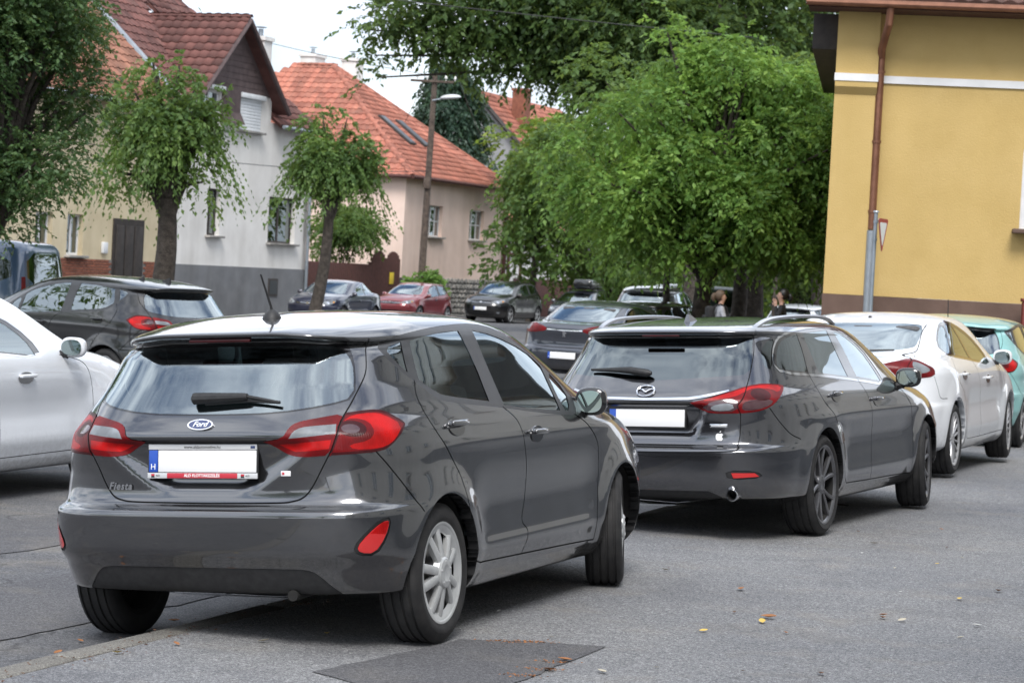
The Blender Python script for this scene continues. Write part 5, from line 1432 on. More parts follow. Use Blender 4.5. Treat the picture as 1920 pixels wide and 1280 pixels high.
# ---------------------------------------------------------------- the grey estate car behind it
def wagon_regions(sf):
    R = []; A = R.append
    for cx, Rr in ((1.07, .385), (3.82, .383)): A(reg('arch', 'S', arch_poly(cx, .335, Rr), karch, mode='hole', cx=cx))
    rs = spline([(1.80, 1.088), (1.87, .99), (1.95, .90), (2.146, .80), (2.31, .67), (2.395, .50), (2.43, .37), (2.52, .312)])
    bs = spline([(2.901, 1.031), (3.044, .897), (3.139, .716), (3.13, .55), (3.115, .40), (3.13, .304)])
    fs = spline([(3.75, .985), (3.991, .924), (4.16, .84), (4.25, .733), (4.277, .59), (4.275, .42), (4.262, .29)])
    db = spline([(2.52, .312), (2.62, .312), (3.148, .304), (3.8, .298), (4.262, .29)])
    tg = spline([(1.150, 1.374), (1.13, 1.32), (1.078, 1.217), (.965, 1.09), (.872, 1.0), (.79, .93), (.735, .885), (.765, .824), (.766, .717), (.741, .643), (.69, .608), (.612, .597), (.3, .590), (.05, .588), (-.1, .588)])
    bp = spline([(1.044, .872), (1.16, .78), (1.30, .70), (1.46, .66)])
    for p, k in ((rs, kside), (bs, kside), (fs, kside), (db, kside), (tg, krear1), (bp, krear)): A(gap('C', p, k))
    A(reg('reversing_lens', 'C', chaikin([(.51, .872), (.56, .895), (.69, .905), (.705, .862), (.56, .852)], 1), krear1, 'lens_clear', off=.003, parent='tail_lamp'))
    A(reg('lamp_bulb', 'C', circle(.985, .955, .038, 24, rx=.105), krear, 'lens_dark', off=.003, parent='tail_lamp'))
    A(reg('lamp_glow', 'C', chaikin([(.40, .907), (.70, .968), (.875, 1.002), (1.063, 1.019), (1.28, 1.008), (1.20, .965), (1.12, .99), (.95, 1.0), (.84, .975), (.72, .94)], 1), krear, 'lens_redbright', off=.003, parent='tail_lamp'))
    A(reg('lamp_smoke', 'C', chaikin([(.47, .878), (.53, .915), (.735, .935), (.745, .852), (.52, .846)], 1), krear1, 'lens_smoke', off=.003, parent='tail_lamp'))
    A(reg('lamp_lower', 'C', chaikin([(.78, .905), (.88, .925), (1.10, .925), (1.06, .888), (.90, .858), (.77, .855)], 1), krear1, 'lens_smoke', off=.003, parent='tail_lamp'))
    A(reg('tail_lamp', 'C', chaikin([(.372, .904), (.372, .904), (.702, .975), (.876, 1.010), (1.063, 1.027), (1.304, 1.014), (1.292, .988), (1.192, .937), (1.044, .873), (.891, .845), (.742, .838), (.519, .838), (.473, .862)], 1), krear, 'lens_red', off=.003))
    A(reg('chrome_bar', 'C', [(-.2, .917), (.074, .917), (.365, .922), (.50, .938), (.70, .975), (.705, .986), (.50, .953), (.365, .938), (.074, .932), (-.2, .932)], krear1, 'chrome', 'one', .006, parent='tailgate'))
    A(reg('number_lamp_strip', 'C', [(-.2, .888), (.36, .888), (.40, .915), (-.2, .915)], krear1, 'trim_black', 'one', -.004, parent='tailgate'))
    A(reg('reflector', 'C', [(.645, .460), (.849, .459), (.895, .436), (.665, .427)], krear1, 'reflector_red', off=.002))
    A(reg('reflector_surround', 'C', chaikin([(.59, .478), (.87, .472), (.95, .43), (.62, .412)], 1), krear1, 'trim_black', off=-.004))
    A(reg('rear_window', 'C', chaikin([(-.2, 1.046), (-.1, 1.046), (.227, 1.046), (.443, 1.058), (.70, 1.072), (.965, 1.085), (1.06, 1.21), (1.12, 1.318), (1.12, 1.318), (-.2, 1.318)], 1), krear1, 'glass_dark', 'one', -.002, parent='tailgate'))
    A(reg('spoiler_underside', 'C', [(-.2, 1.318), (1.12, 1.318), (1.16, 1.341), (-.2, 1.341)], krear1, 'trim_gloss', 'one', -.001, parent='tailgate'))
    A(reg('window', 'C', chaikin([(1.145, 1.199), (1.20, 1.262), (1.28, 1.300), (1.384, 1.316), (1.298, 1.226), (1.225, 1.108), (1.143, 1.135)], 1), krear, 'glass_dark', off=-.003, key='load_window'))
    A(reg('window', 'C', chaikin([(1.31, 1.152), (1.402, 1.262), (1.509, 1.310), (1.82, 1.345), (1.82, 1.345), (1.845, 1.222), (1.815, 1.092), (1.815, 1.092), (1.345, 1.114)], 1), kside, 'glass_dark', off=-.003, key='quarter_window'))
    A(reg('window', 'C', chaikin([(1.95, 1.347), (1.95, 1.347), (2.54, 1.371), (2.54, 1.371), (2.62, 1.215), (2.70, 1.046), (2.70, 1.046), (2.06, 1.082), (2.06, 1.082), (2.0, 1.22)], 1), kside, 'glass_dark', off=-.003, parent='rear_door', key='rear_door_window'))
    A(reg('window', 'C', chaikin([(2.70, 1.360), (2.70, 1.360), (2.90, 1.338), (3.25, 1.225), (3.42, 1.091), (3.50, 1.0), (3.50, 1.0), (2.92, 1.042), (2.92, 1.042), (2.84, 1.213)], 1), kside, 'glass_side', off=-.003, parent='front_door', key='front_door_window'))
    dlo = chaikin([(1.262, 1.16), (1.364, 1.275), (1.487, 1.328), (1.857, 1.372), (2.621, 1.391), (2.936, 1.346), (3.281, 1.240), (3.49, 1.094), (3.58, .975), (2.95, 1.022), (1.983, 1.072), (1.34, 1.098)], 1)
    A(reg('window_frame', 'C', dlo, kside, 'trim_gloss', off=-.001)); A(reg('chrome_strip', 'C', grow(dlo, .017), kside, 'chrome', off=.002))
    A(reg('windscreen', 'R', chaikin([(-.2, .99), (.62, 1.0), (.76, 1.03), (.58, 1.30), (.52, 1.355), (-.2, 1.375)], 1), kscreen, 'glass_side', 'one', -.003))
    A(reg('rear_door', 'C', np.vstack([rs, db[db[:, 0] < 3.1], bs[::-1], [(1.983, 1.06)]]), kside)); A(reg('front_door', 'C', np.vstack([bs, db[db[:, 0] > 3.16], fs[::-1]]), kside))
    A(reg('tailgate', 'C', np.vstack([tg, [(-.1, 1.3415), (1.15, 1.3415)]]), krear1, mode='one'))
    A(reg('diffuser', 'C', [(-.2, .34), (.50, .34), (.62, .30), (.70, .16), (-.2, .16)], krear1, 'trim_black', 'one', -.003, parent='rear_bumper'))
    A(reg('rear_bumper', 'C', np.vstack([[(-.2, .588)], tg[tg[:, 1] < .83][::-1], [(.742, .838), (1.044, .873)], bp, [(1.50, .1), (-.2, .1)]]), krear, mode='one'))
    A(reg('headlight', 'D', chaikin([(-3.9, .84), (-3.5, .78), (-3.6, .68), (-4.0, .72)], 2), kfront, 'lens_clear'))
    return R
def make_wagon(X, Y, yaw, tilt, label):
    root = empty('parked_car', car_matrix(X, Y, yaw, tilt)); tag(root, label, 'car', 'cars parked on the kerb')
    D = dict(rows=WAGON_ROWS, disp=wagon_disp, res=.022, regions=wagon_regions, paint='paint_meteor', arches=[(1.07, .335, .385), (3.82, .335, .383)], wheel=(.335,))
    S, sf, P, G = build_body(root, D); pm = MAT['paint_meteor']
    for x, st in ((1.07, 0), (3.82, 9)):
        for s in (1, -1): add_wheel(root, (x, s*.80, .335), .335, .262, .225, 'vee', MAT['alloy_dark'], s < 0, st, .2)
    add_cabin(root, 2.55, 1.62, 1.0, .78, dash_x=3.35, roof=(.6, 2.9, 1.41, .58))
    add_handle(lambda sd: P[('rear_door', sd)], sf, 'C', 2.245, .922, pm, ln=.19); add_handle(lambda sd: P[('front_door', sd)], sf, 'C', 3.253, .860, pm, ln=.19)
    add_mirror(root, (3.08, .955, 1.015), MAT['trim_gloss'], (3.08, .87, .955), (.085, .19, .145))
    tgp = P[('tailgate', 0)]
    p, n = sf.at('R', 0, .80, 1, off=.012); add_plate(root, frame_on((p.x-.002, 0, .803), (-1, 0, .06)))
    # winged emblem
    p, n = sf.at('R', 0, .976, 1, off=.004); M = frame_on((p.x-.004, .01, .976), (n.x, 0, n.z))
    b = MB(); b.tube([(.060*math.cos(a), .047*math.sin(a), .004) for a in np.linspace(0, 2*math.pi, 41)], .0062, 8, cap=False)
    for s in (1, -1): b.tube([(s*.060, .012, .004), (s*.038, .016, .005), (s*.018, .004, .006), (0, -.012, .006)], [.004, .006, .007, .006], 8)
    b.build('emblem', MAT['chrome'], tgp).matrix_local = M
    p, n = sf.at('C', .60, .755, -1, off=.004); b = MB(); b.rbox(.115, .024, .006, .004); b.build('model_badge', MAT['chrome'], tgp).matrix_local = frame_on(p, n)
    b = MB(); b.rbox(.100, .010, .003, .001, Matrix.Translation((0, 0, .003))); b.build('badge_inlay', MAT['plate_grey'], tgp).matrix_local = frame_on(p, n)
    # fruit-shaped sticker
    p, n = sf.at('C', .602, .688, -1, off=.006); M = frame_on(p, n)
    ap = chaikin([(0, .016), (.012, .021), (.023, .015), (.020, .006), (.014, .001), (.018, -.008), (.024, -.013), (.016, -.026), (.007, -.028), (0, -.025), (-.007, -.028), (-.017, -.024), (-.025, -.006), (-.023, .012), (-.012, .021)], 2)
    b = MB(); b.prism([tuple(q) for q in ap], -.001, .0015); b.prism([tuple(q) for q in chaikin([(.001, .025), (.001, .031), (.010, .038), (.009, .030)], 2)], -.001, .0015); b.build('sticker', MAT['ink_white'], tgp).matrix_local = M
    b = MB(); b.rbox(.02, .26, .012, .005, Matrix.Translation((.352, .0, 1.3345))); b.build('brake_light', MAT['lens_dark'], root)
    def on(y, z, o=.0):
        q, nn = sf.at('R', abs(y), z, 1 if y > 0 else -1, off=o); return Vector((q.x, y, q.z)), nn
    a, _ = on(.03, 1.070, .03); c, _ = on(.45, 1.096, .02); m = (a+c)/2
    b = MB(); b.tube([a+Vector((0, -.03, 0)), a, a*.7+c*.3+Vector((-.012, 0, .012)), m+Vector((-.01, 0, .01)), c], [.012, .026, .024, .018, .008], 10); b.build('wiper', MAT['trim_black'], tgp)
    # raised roof rails, fin aerial, tailpipes
    for s in (1, -1):
        pts = [(.62, .545, 1.372), (.70, .55, 1.40), (.86, .555, 1.432), (1.10, .56, 1.452), (1.6, .562, 1.466), (2.1, .56, 1.462), (2.35, .555, 1.442), (2.47, .55, 1.415)]
        b = MB(); k = len(b.V); n = len(pts)
        sp = spline([(q[0], q[2]) for q in pts], 5); yy = np.interp(sp[:, 0], [q[0] for q in pts], [q[1] for q in pts])
        V = []; F = []
        for (x, z), y in zip(sp, yy):
            for (dy, dz) in ((-.016, -.010), (-.018, .006), (-.008, .014), (.008, .014), (.018, .004), (.014, -.012)): V.append((x, s*(y+dy), z+dz))
        for i in range(len(sp)-1):
            for j in range(6): F.append((i*6+j, i*6+(j+1) % 6, (i+1)*6+(j+1) % 6, (i+1)*6+j))
        F += [tuple(range(6)), tuple(range(6*(len(sp)-1), 6*len(sp)))]
        b.add(V, F); b.build('roof_rail', MAT['alu_satin'], root)
    b = MB(); b.add([(.86, -.026, 1.415), (.86, .026, 1.415), (1.06, .02, 1.425), (1.06, -.02, 1.425), (.875, -.006, 1.480), (.875, .006, 1.480), (.95, .006, 1.470), (.95, -.006, 1.470)], [(0, 3, 2, 1), (4, 5, 6, 7), (0, 1, 5, 4), (1, 2, 6, 5), (2, 3, 7, 6), (3, 0, 4, 7)]); b.build('aerial', pm, root)
    for s in (1, -1):
        b = MB(); b.lathe([(0, .030), (0, .036), (.004, .039), (.012, .040), (.15, .040)], 24, Matrix.Translation((.055, s*.59, .318)) @ Matrix.Rotation(rad(-90), 4, 'Z')); b.lathe([(.004, .030), (.14, .029), (.14, .001)], 24, Matrix.Translation((.055, s*.59, .318)) @ Matrix.Rotation(rad(-90), 4, 'Z'), mi=1)
        b.build('tailpipe', None, root, mats=[MAT['chrome'], MAT['underbody']])
    return root
# ---------------------------------------------------------------- white liftback at the head of the row
def lift_regions(sf):
    R = []; A = R.append
    for cx, Rr in ((.99, .385), (3.84, .383)): A(reg('arch', 'S', arch_poly(cx, .33, Rr), karch, mode='hole', cx=cx))
    rs = spline([(1.948, 1.099), (1.93, .98), (1.99, .87), (2.20, .78), (2.36, .66), (2.44, .50), (2.50, .34), (2.58, .30)])
    bs = spline([(2.838, 1.038), (2.998, .908), (3.14, .70), (3.184, .50), (3.175, .308)])
    fs = spline([(3.95, 1.0), (4.292, .936), (4.42, .78), (4.45, .55), (4.44, .32)])
    db = spline([(2.58, .30), (3.1, .30), (3.8, .305), (4.44, .31)])
    tg = spline([(1.93, 1.375), (1.75, 1.31), (1.48, 1.18), (1.33, 1.125), (1.10, 1.098), (.90, 1.05), (.80, .97), (.78, .90), (.79, .80), (.76, .72), (.66, .678), (.3, .664), (-.1, .664)])
    bp = spline([(1.231, .915), (1.30, .80), (1.36, .72), (1.55, .71)])
    for p, k in ((rs, kside), (bs, kside), (fs, kside), (db, kside), (tg, krear), (bp, krear)): A(gap('C', p, k, .006))
    A(reg('reversing_lens', 'C', chaikin([(.90, .93), (.90, 1.045), (1.0, 1.042), (1.17, .985), (1.15, .955)], 1), krear, 'lens_clear', off=.003, parent='tail_lamp'))
    A(reg('tail_lamp', 'C', chaikin([(.40, .985), (.554, 1.030), (.882, 1.072), (.987, 1.068), (1.14, 1.02), (1.262, .985), (1.240, .915), (.899, .895), (.668, .905), (.42, .935)], 1), krear, 'lens_red', off=.003))
    A(reg('chrome_bar', 'C', [(-.2, .945), (.40, .955), (.40, .975), (-.2, .965)], krear1, 'chrome', 'one', .004, parent='tailgate'))
    A(reg('rear_window', 'C', chaikin([(-.2, 1.112), (.60, 1.112), (.827, 1.118), (1.004, 1.129), (1.38, 1.162), (1.50, 1.20), (1.86, 1.362), (1.80, 1.382), (1.3, 1.392), (-.2, 1.397)], 1), kbacklight, 'glass_rear', 'one', -.002, parent='tailgate'))
    A(reg('window', 'C', chaikin([(1.825, 1.187), (2.09, 1.345), (2.25, 1.372), (2.17, 1.25), (2.06, 1.112), (1.97, 1.112), (1.87, 1.137)], 1), kside, 'glass_side', off=-.003, key='quarter_window'))
    A(reg('window', 'C', chaikin([(2.30, 1.378), (2.30, 1.378), (2.50, 1.368), (2.50, 1.368), (2.65, 1.22), (2.775, 1.062), (2.775, 1.062), (2.11, 1.106), (2.11, 1.106), (2.2, 1.24)], 1), kside, 'glass_side', off=-.003, parent='rear_door', key='rear_door_window'))
    A(reg('window', 'C', chaikin([(2.58, 1.362), (2.58, 1.362), (2.72, 1.342), (3.19, 1.238), (3.50, 1.112), (3.62, 1.0), (3.62, 1.0), (2.86, 1.052), (2.86, 1.052), (2.73, 1.22)], 1), kside, 'glass_side', off=-.003, parent='front_door', key='front_door_window'))
    dlo = chaikin([(1.787, 1.187), (2.081, 1.366), (2.283, 1.408), (2.626, 1.384), (3.201, 1.265), (3.561, 1.121), (3.72, .983), (2.769, 1.046), (1.948, 1.093), (1.83, 1.128)], 1)
    A(reg('window_frame', 'C', dlo, kside, 'trim_gloss', off=-.001)); A(reg('chrome_strip', 'C', grow(dlo, .012), kside, 'chrome', off=.001))
    A(reg('windscreen', 'R', chaikin([(-.2, 1.03), (.64, 1.04), (.78, 1.07), (.60, 1.34), (.54, 1.40), (-.2, 1.42)], 1), kscreen, 'glass_side', 'one', -.003))
    A(reg('rear_door', 'C', np.vstack([rs, db[db[:, 0] < 3.15], bs[::-1]]), kside)); A(reg('front_door', 'C', np.vstack([bs, db[db[:, 0] > 3.2], fs[::-1]]), kside))
    A(reg('tailgate', 'C', np.vstack([tg, [(-.1, 1.40), (1.93, 1.40)]]), kbacklight, mode='one'))
    A(reg('rear_bumper', 'C', np.vstack([[(-.2, .664)], tg[tg[:, 1] < .85][::-1], [(.80, .898), (1.231, .915)], bp, [(1.6, .1), (-.2, .1)]]), krear, mode='one'))
    A(reg('headlight', 'D', chaikin([(-3.95, .88), (-3.5, .80), (-3.6, .68), (-4.05, .74)], 2), kfront, 'lens_clear'))
    return R
def make_lift(X, Y, yaw, tilt, label, paintn='paint_white', wheel='fan', group='cars parked on the kerb', rear=True, z=0, chrome_mirror=False, name='parked_car'):
    root = empty(name, car_matrix(X, Y, yaw, tilt, z=z)); tag(root, label, 'car', group)
    D = dict(rows=LIFT_ROWS, disp=lift_disp, res=.028, regions=lift_regions, paint=paintn, arches=[(.99, .33, .385), (3.84, .33, .383)], wheel=(.33,), black_lip=False)
    S, sf, P, G = build_body(root, D); pm = MAT[paintn]
    for x in (.99, 3.84):
        for s in (1, -1): add_wheel(root, (x, s*.815, .33), .33, .245, .225, wheel, MAT['alloy_light'], s < 0, 4 if x > 2 else 0, .1)
    add_cabin(root, 2.55, 1.65, 1.03, .80, dash_x=3.35, roof=(1.3, 2.9, 1.44, .58))
    add_handle(lambda sd: P[('rear_door', sd)], sf, 'C', 2.30, .905, pm, ln=.20); add_handle(lambda sd: P[('front_door', sd)], sf, 'C', 3.46, .845, pm, ln=.20)
    add_mirror(root, (3.10, .985, 1.055), pm, (3.10, .88, 1.0), (.085, .19, .145))
    p, n = sf.at('R', 0, .82, 1, off=.012); add_plate(root, frame_on((p.x-.002, 0, .82), (-1, 0, .06)))
    b = MB(); b.tube([(.56, .05, 1.13), (.60, -.12, 1.135), (.66, -.42, 1.142)], [.014, .011, .008], 8); b.build('wiper', MAT['trim_black'], root)
    b = MB(); b.lathe([(0, .02), (.02, .012), (.02, .001)], 12, Matrix.Translation((1.5, 0, 1.434)) @ Matrix.Rotation(rad(90), 4, 'X')); b.build('aerial_base', MAT['trim_black'], root)
    return root
# ---------------------------------------------------------------- further cars: same toolkit, other proportions and faces
def kfrontn(c, n): return (c[:, 0] > 2.1) & (n[:, 0] > .2*np.linalg.norm(n, axis=1))
FRONT = {'hatch': (4.04, HATCH_ROWS, hatch_disp, hatch_regions, [(.694, .31, .352), (3.187, .31, .350)], .31, .215, .752),
         'wagon': (4.80, WAGON_ROWS, wagon_disp, wagon_regions, [(1.07, .335, .385), (3.82, .335, .383)], .335, .245, .80),
         'lift': (4.78, LIFT_ROWS, lift_disp, lift_regions, [(.99, .33, .385), (3.84, .33, .383)], .33, .240, .815)}
def face_regions(kind, base, lampm='lens_clear', grille='trim_black', chrome=True, plate_low=True):
    Lc = FRONT[kind][0]; z0 = {'hatch': 0, 'wagon': 0, 'lift': .02}[kind]; wv = {'hatch': .0, 'wagon': .05, 'lift': .06}[kind]
    def f(sf):
        R = [r for r in base(sf) if r['name'] != 'headlight']
        n = [i for i, r in enumerate(R) if r['name'] == 'arch'][-1]+1
        hl = chaikin([(.47+wv-Lc, .70+z0), (.52+wv-Lc, .745+z0), (.80+wv-Lc, .80+z0), (1.18+wv-Lc, .835+z0), (1.30+wv-Lc, .80+z0), (1.02+wv-Lc, .70+z0), (.70+wv-Lc, .665+z0)], 2)
        A = [reg('headlight_bulb', 'D', circle(.80+wv-Lc, .735+z0, .032, 16, rx=.07), kfront, 'chrome', off=.004, parent='headlight'),
             reg('indicator_lens', 'D', circle(1.10+wv-Lc, .765+z0, .022, 14, rx=.06), kfront, 'lens_amber', off=.004, parent='headlight'),
             reg('headlight', 'D', hl, kfront, lampm, off=.002),
             reg('grille_bar', 'R', [(-.2, .700+z0), (.40, .700+z0), (.42, .712+z0), (-.2, .712+z0)], kfrontn, 'chrome' if chrome else 'trim_gloss', 'one', .004, parent='grille'),
             reg('grille', 'R', chaikin([(-.2, .655+z0), (.36, .655+z0), (.43, .70+z0), (.40, .742+z0), (-.2, .752+z0)], 1), kfrontn, grille, 'one', -.008),
             reg('lower_grille', 'R', chaikin([(-.2, .27), (.46, .27), (.56, .34), (.50, .43), (-.2, .43)], 1), kfrontn, grille, 'one', -.008),
             reg('fog_lamp', 'R', circle(.66, .37, .035, 16, rx=.05), kfrontn, 'lens_clear', off=.0),
             reg('fog_recess', 'R', chaikin([(.57, .30), (.74, .32), (.75, .43), (.60, .43)], 1), kfrontn, 'trim_black', off=-.006)]
        bx = {'hatch': 3.05, 'wagon': 3.75, 'lift': 3.68}[kind]
        A.append(gap('D', spline([(.60-Lc+wv, .715+z0), (.42+wv-Lc, .765+z0), (.2-Lc, .775+z0), (-.1-Lc, .778+z0)]), kfrontn, .010))
        return R[:n]+A+R[n:]
    return f
def make_car(kind, X, Y, yaw, paintn, label, scale=(1, 1, 1), z=None, res=.035, wheel='five', wheelm='alloy_light', plate=None, name='parked_car', group='cars in the street', extra=None, rails=None, front=True, chrome=True, lampm='lens_clear', rearplate=.80, tilt=0, glassm=None):
    Lc, rows, disp, base, arches, Rw, rim, yw = FRONT[kind]
    M = car_matrix(X, Y, yaw, tilt, z=(gz(Y)+ROADZ if z is None else z)) @ Matrix.Diagonal((*scale, 1))
    root = empty(name, M); tag(root, label, 'car', group)
    regf = face_regions(kind, base, lampm, chrome=chrome)
    def rf(sf):
        R = regf(sf)
        if glassm:
            for r in R:
                if r['mat'] in ('glass_rear', 'glass_side', 'glass_dark'): r['mat'] = glassm
        return R
    D = dict(rows=rows, disp=disp, res=res, regions=rf, paint=paintn, arches=arches, wheel=(Rw,), black_lip=False)
    S, sf, P, G = build_body(root, D); pm = MAT[paintn]
    for cx, cz, _ in arches:
        for s in (1, -1): add_wheel(root, (cx, s*yw, Rw), Rw, rim, .21, wheel, MAT[wheelm], s < 0)
    xm = {'hatch': 2.02, 'wagon': 2.55, 'lift': 2.55}[kind]
    add_cabin(root, xm, xm-.92, .99, .74, dash_x=xm+.78, roof=(xm-1.0, xm+.25, rows[-1][0]-.055, .55))
    mx_, my_, mz_ = {'hatch': (2.60, .93, 1.0), 'wagon': (3.08, .985, 1.01), 'lift': (3.10, 1.0, 1.05)}[kind]
    add_mirror(root, (mx_, my_, mz_), pm, (mx_, my_-.09, mz_-.06), (.085, .18, .14))
    u1, u2 = {'hatch': ((1.706, .948), (2.716, .872)), 'wagon': ((2.245, .922), (3.253, .86)), 'lift': ((2.30, .905), (3.46, .845))}[kind]
    for (u, v), d in ((u1, 'rear_door'), (u2, 'front_door')): add_handle(lambda sd: P.get((d, sd), root), sf, 'C', u, v, pm, ln=.19)
    if plate: # front plate
        add_plate(root, frame_on((Lc+.012, 0, .50), (1, 0, .02)))
    p, n = sf.at('R', 0, rearplate, 1, off=.012); add_plate(root, frame_on((p.x-.003, 0, rearplate), (-1, 0, .05)))
    if front:
        b = MB(); b.prism([tuple(q) for q in circle(0, 0, .03, 20, rx=.055)], -.01, .010); fx = float(sf.at('R', 0, .742, 1, keep=lambda Q: Q[:, 0] > 3)[0].x) if False else Lc-.035
        b.build('badge', MAT['chrome'], root).matrix_local = frame_on((fx, 0, .72), (1, 0, .2))
    if rails:
        for s in (1, -1):
            b = MB(); b.tube([(rails[0], s*.56, rails[2]-.05), (rails[0]+.12, s*.56, rails[2]), (rails[1]-.12, s*.56, rails[2]), (rails[1], s*.56, rails[2]-.05)], .018, 8); b.build('roof_rail', MAT['trim_black'], root)
    return root, sf, P

# boxy van
VAN_ROWS = [(.22, .25, 4.70, .80, 2.3, 12, 7, 8, 4), (.28, .06, 4.86, .92, 2.3, 12, 7, 8, 4), (.45, .02, 4.90, .945, 2.3, 12, 7, 8, 4), (.7, .01, 4.89, .952, 2.3, 12, 7, 8, 4), (.95, .02, 4.74, .952, 2.3, 12, 7, 7, 4), (1.08, .03, 4.35, .945, 2.3, 12, 7, 7, 4),
            (1.16, .035, 4.12, .935, 2.3, 12, 7, 7, 4), (1.30, .05, 3.98, .918, 2.3, 12, 7, 7, 4), (1.6, .09, 3.62, .875, 2.2, 12, 7, 7, 4), (1.80, .13, 3.36, .838, 2.1, 12, 7, 7, 4), (1.88, .18, 3.20, .79, 2.0, 10, 6, 6, 3.6), (1.93, .35, 3.0, .70, 1.9, 8, 4, 5, 3), (1.955, .75, 2.7, .50, 1.8, 5, 3, 4, 2.6), (1.97, 1.3, 2.3, .1, 1.8, 2, 2, 2, 2)]
def van_regions(sf):
    R = []; A = R.append
    for cx in (.93, 3.95): A(reg('arch', 'S', arch_poly(cx, .33, .38), karch, mode='hole', cx=cx))
    for x in (1.55, 2.75): A(gap('S', [(x, .35), (x, .8), (x, 1.80)], kside, .01))
    A(gap('S', [(1.55, .40), (2.75, .40), (3.5, .40)], kside, .01)); A(gap('S', [(.15, .95), (2.0, .95), (3.6, .95)], kside, .012))
    A(reg('window', 'S', chaikin([(.28, 1.22), (1.44, 1.20), (1.44, 1.72), (.36, 1.72)], 1), kside, 'glass_far', off=-.003, key='w1')); A(reg('window', 'S', chaikin([(1.64, 1.20), (2.66, 1.18), (2.66, 1.72), (1.64, 1.72)], 1), kside, 'glass_far', off=-.003, key='w2'))
    A(reg('window', 'S', chaikin([(2.84, 1.16), (3.72, 1.16), (3.30, 1.70), (2.84, 1.72)], 1), kside, 'glass_side', off=-.003, key='w3'))
    A(reg('rear_window', 'R', chaikin([(-.2, 1.2), (.72, 1.2), (.68, 1.74), (-.2, 1.76)], 1), kbacklight, 'glass_dark', 'one', -.003))
    A(reg('tail_lamp', 'C', [(.84, .75), (.98, .75), (.96, 1.35), (.86, 1.35)], krear1, 'lens_red', off=.003))
    A(reg('windscreen', 'R', chaikin([(-.2, 1.15), (.80, 1.18), (.68, 1.75), (-.2, 1.80)], 1), kscreen, 'glass_side', 'one', -.003))
    A(reg('headlight', 'D', chaikin([(-4.2, .70), (-4.1, .86), (-3.75, .95), (-3.7, .78), (-4.0, .66)], 1), kfront, 'lens_clear'))
    A(reg('grille', 'R', [(-.2, .68), (.45, .68), (.45, .80), (-.2, .80)], kfrontn, 'trim_black', 'one', -.006)); A(reg('lower_bumper', 'R', [(-.2, .2), (1, .2), (1, .45), (-.2, .45)], kbacklight, 'trim_black', 'one', .002))
    return R
def make_van(X, Y, yaw, paintn, label):
    root = empty('parked_van', car_matrix(X, Y, yaw, z=gz(Y)+ROADZ)); tag(root, label, 'van', 'cars in the street')
    D = dict(rows=VAN_ROWS, disp=None, res=.05, regions=van_regions, paint=paintn, arches=[(.93, .33, .38), (3.95, .33, .38)], wheel=(.33,), black_lip=False)
    S, sf, P, G = build_body(root, D)
    for cx in (.93, 3.95):
        for s in (1, -1): add_wheel(root, (cx, s*.82, .33), .33, .225, .21, 'five', MAT['alloy_light'], s < 0)
    add_cabin(root, 2.9, 1.9, 1.12, .78, dash_x=3.7, floor_z=.45, roof=None)
    add_mirror(root, (3.45, 1.05, 1.22), MAT['trim_black'], (3.45, .93, 1.15), (.085, .18, .22))
    add_plate(root, frame_on((.008, 0, .62), (-1, 0, 0)))
    return root
# ---------------------------------------------------------------- trees
def leaf_mat(name, c1, c2, c3, trans=.35):
    if name in MAT: return MAT[name]
    m, nt, b = new_mat(name)
    g = nt.nodes.new('ShaderNodeNewGeometry'); r = ramp(nt, g.outputs['Random Per Island'], [(.0, c1), (.5, c2), (1, c3)])
    n = tex(nt, .9, 4); rn = ramp(nt, n.outputs['Fac'], [(.32, (.55, .62, .52)), (.5, (1, 1, 1)), (.68, (1.55, 1.40, 1.15))]); col = mixc(nt, 1.0, r.outputs['Color'], rn.outputs['Color'], 'MULTIPLY')
    nt.links.new(col, b.inputs['Base Color']); setv(b, Roughness=.5, Specular_IOR_Level=.35)
    t = nt.nodes.new('ShaderNodeBsdfTranslucent'); nt.links.new(mixc(nt, .55, col, (.30, .38, .07), 'MIX'), t.inputs['Color'])
    mx_ = nt.nodes.new('ShaderNodeMixShader'); mx_.inputs['Fac'].default_value = trans
    out = [x for x in nt.nodes if x.type == 'OUTPUT_MATERIAL'][0]
    nt.links.new(b.outputs['BSDF'], mx_.inputs[1]); nt.links.new(t.outputs['BSDF'], mx_.inputs[2]); nt.links.new(mx_.outputs['Shader'], out.inputs['Surface'])
    MAT[name] = m; return m
leaf_mat('leaf_bright', (.085, .185, .036), (.145, .285, .060), (.25, .41, .105), .48)
leaf_mat('leaf_mid', (.050, .105, .028), (.085, .16, .042), (.15, .24, .068), .42)
leaf_mat('leaf_dark', (.030, .065, .020), (.055, .105, .030), (.10, .165, .05), .38)
leaf_mat('leaf_dense', (.028, .07, .026), (.05, .11, .036), (.10, .17, .07), .3)
leaf_mat('leaf_yellow', (.08, .16, .02), (.14, .22, .03), (.22, .28, .05))
leaf_mat('leaf_conifer', (.012, .032, .020), (.02, .05, .03), (.035, .07, .045), .1)
noisy('bark', (.035, .028, .022), (.085, .07, .058), 9, .95, .9, .05, fine=28)

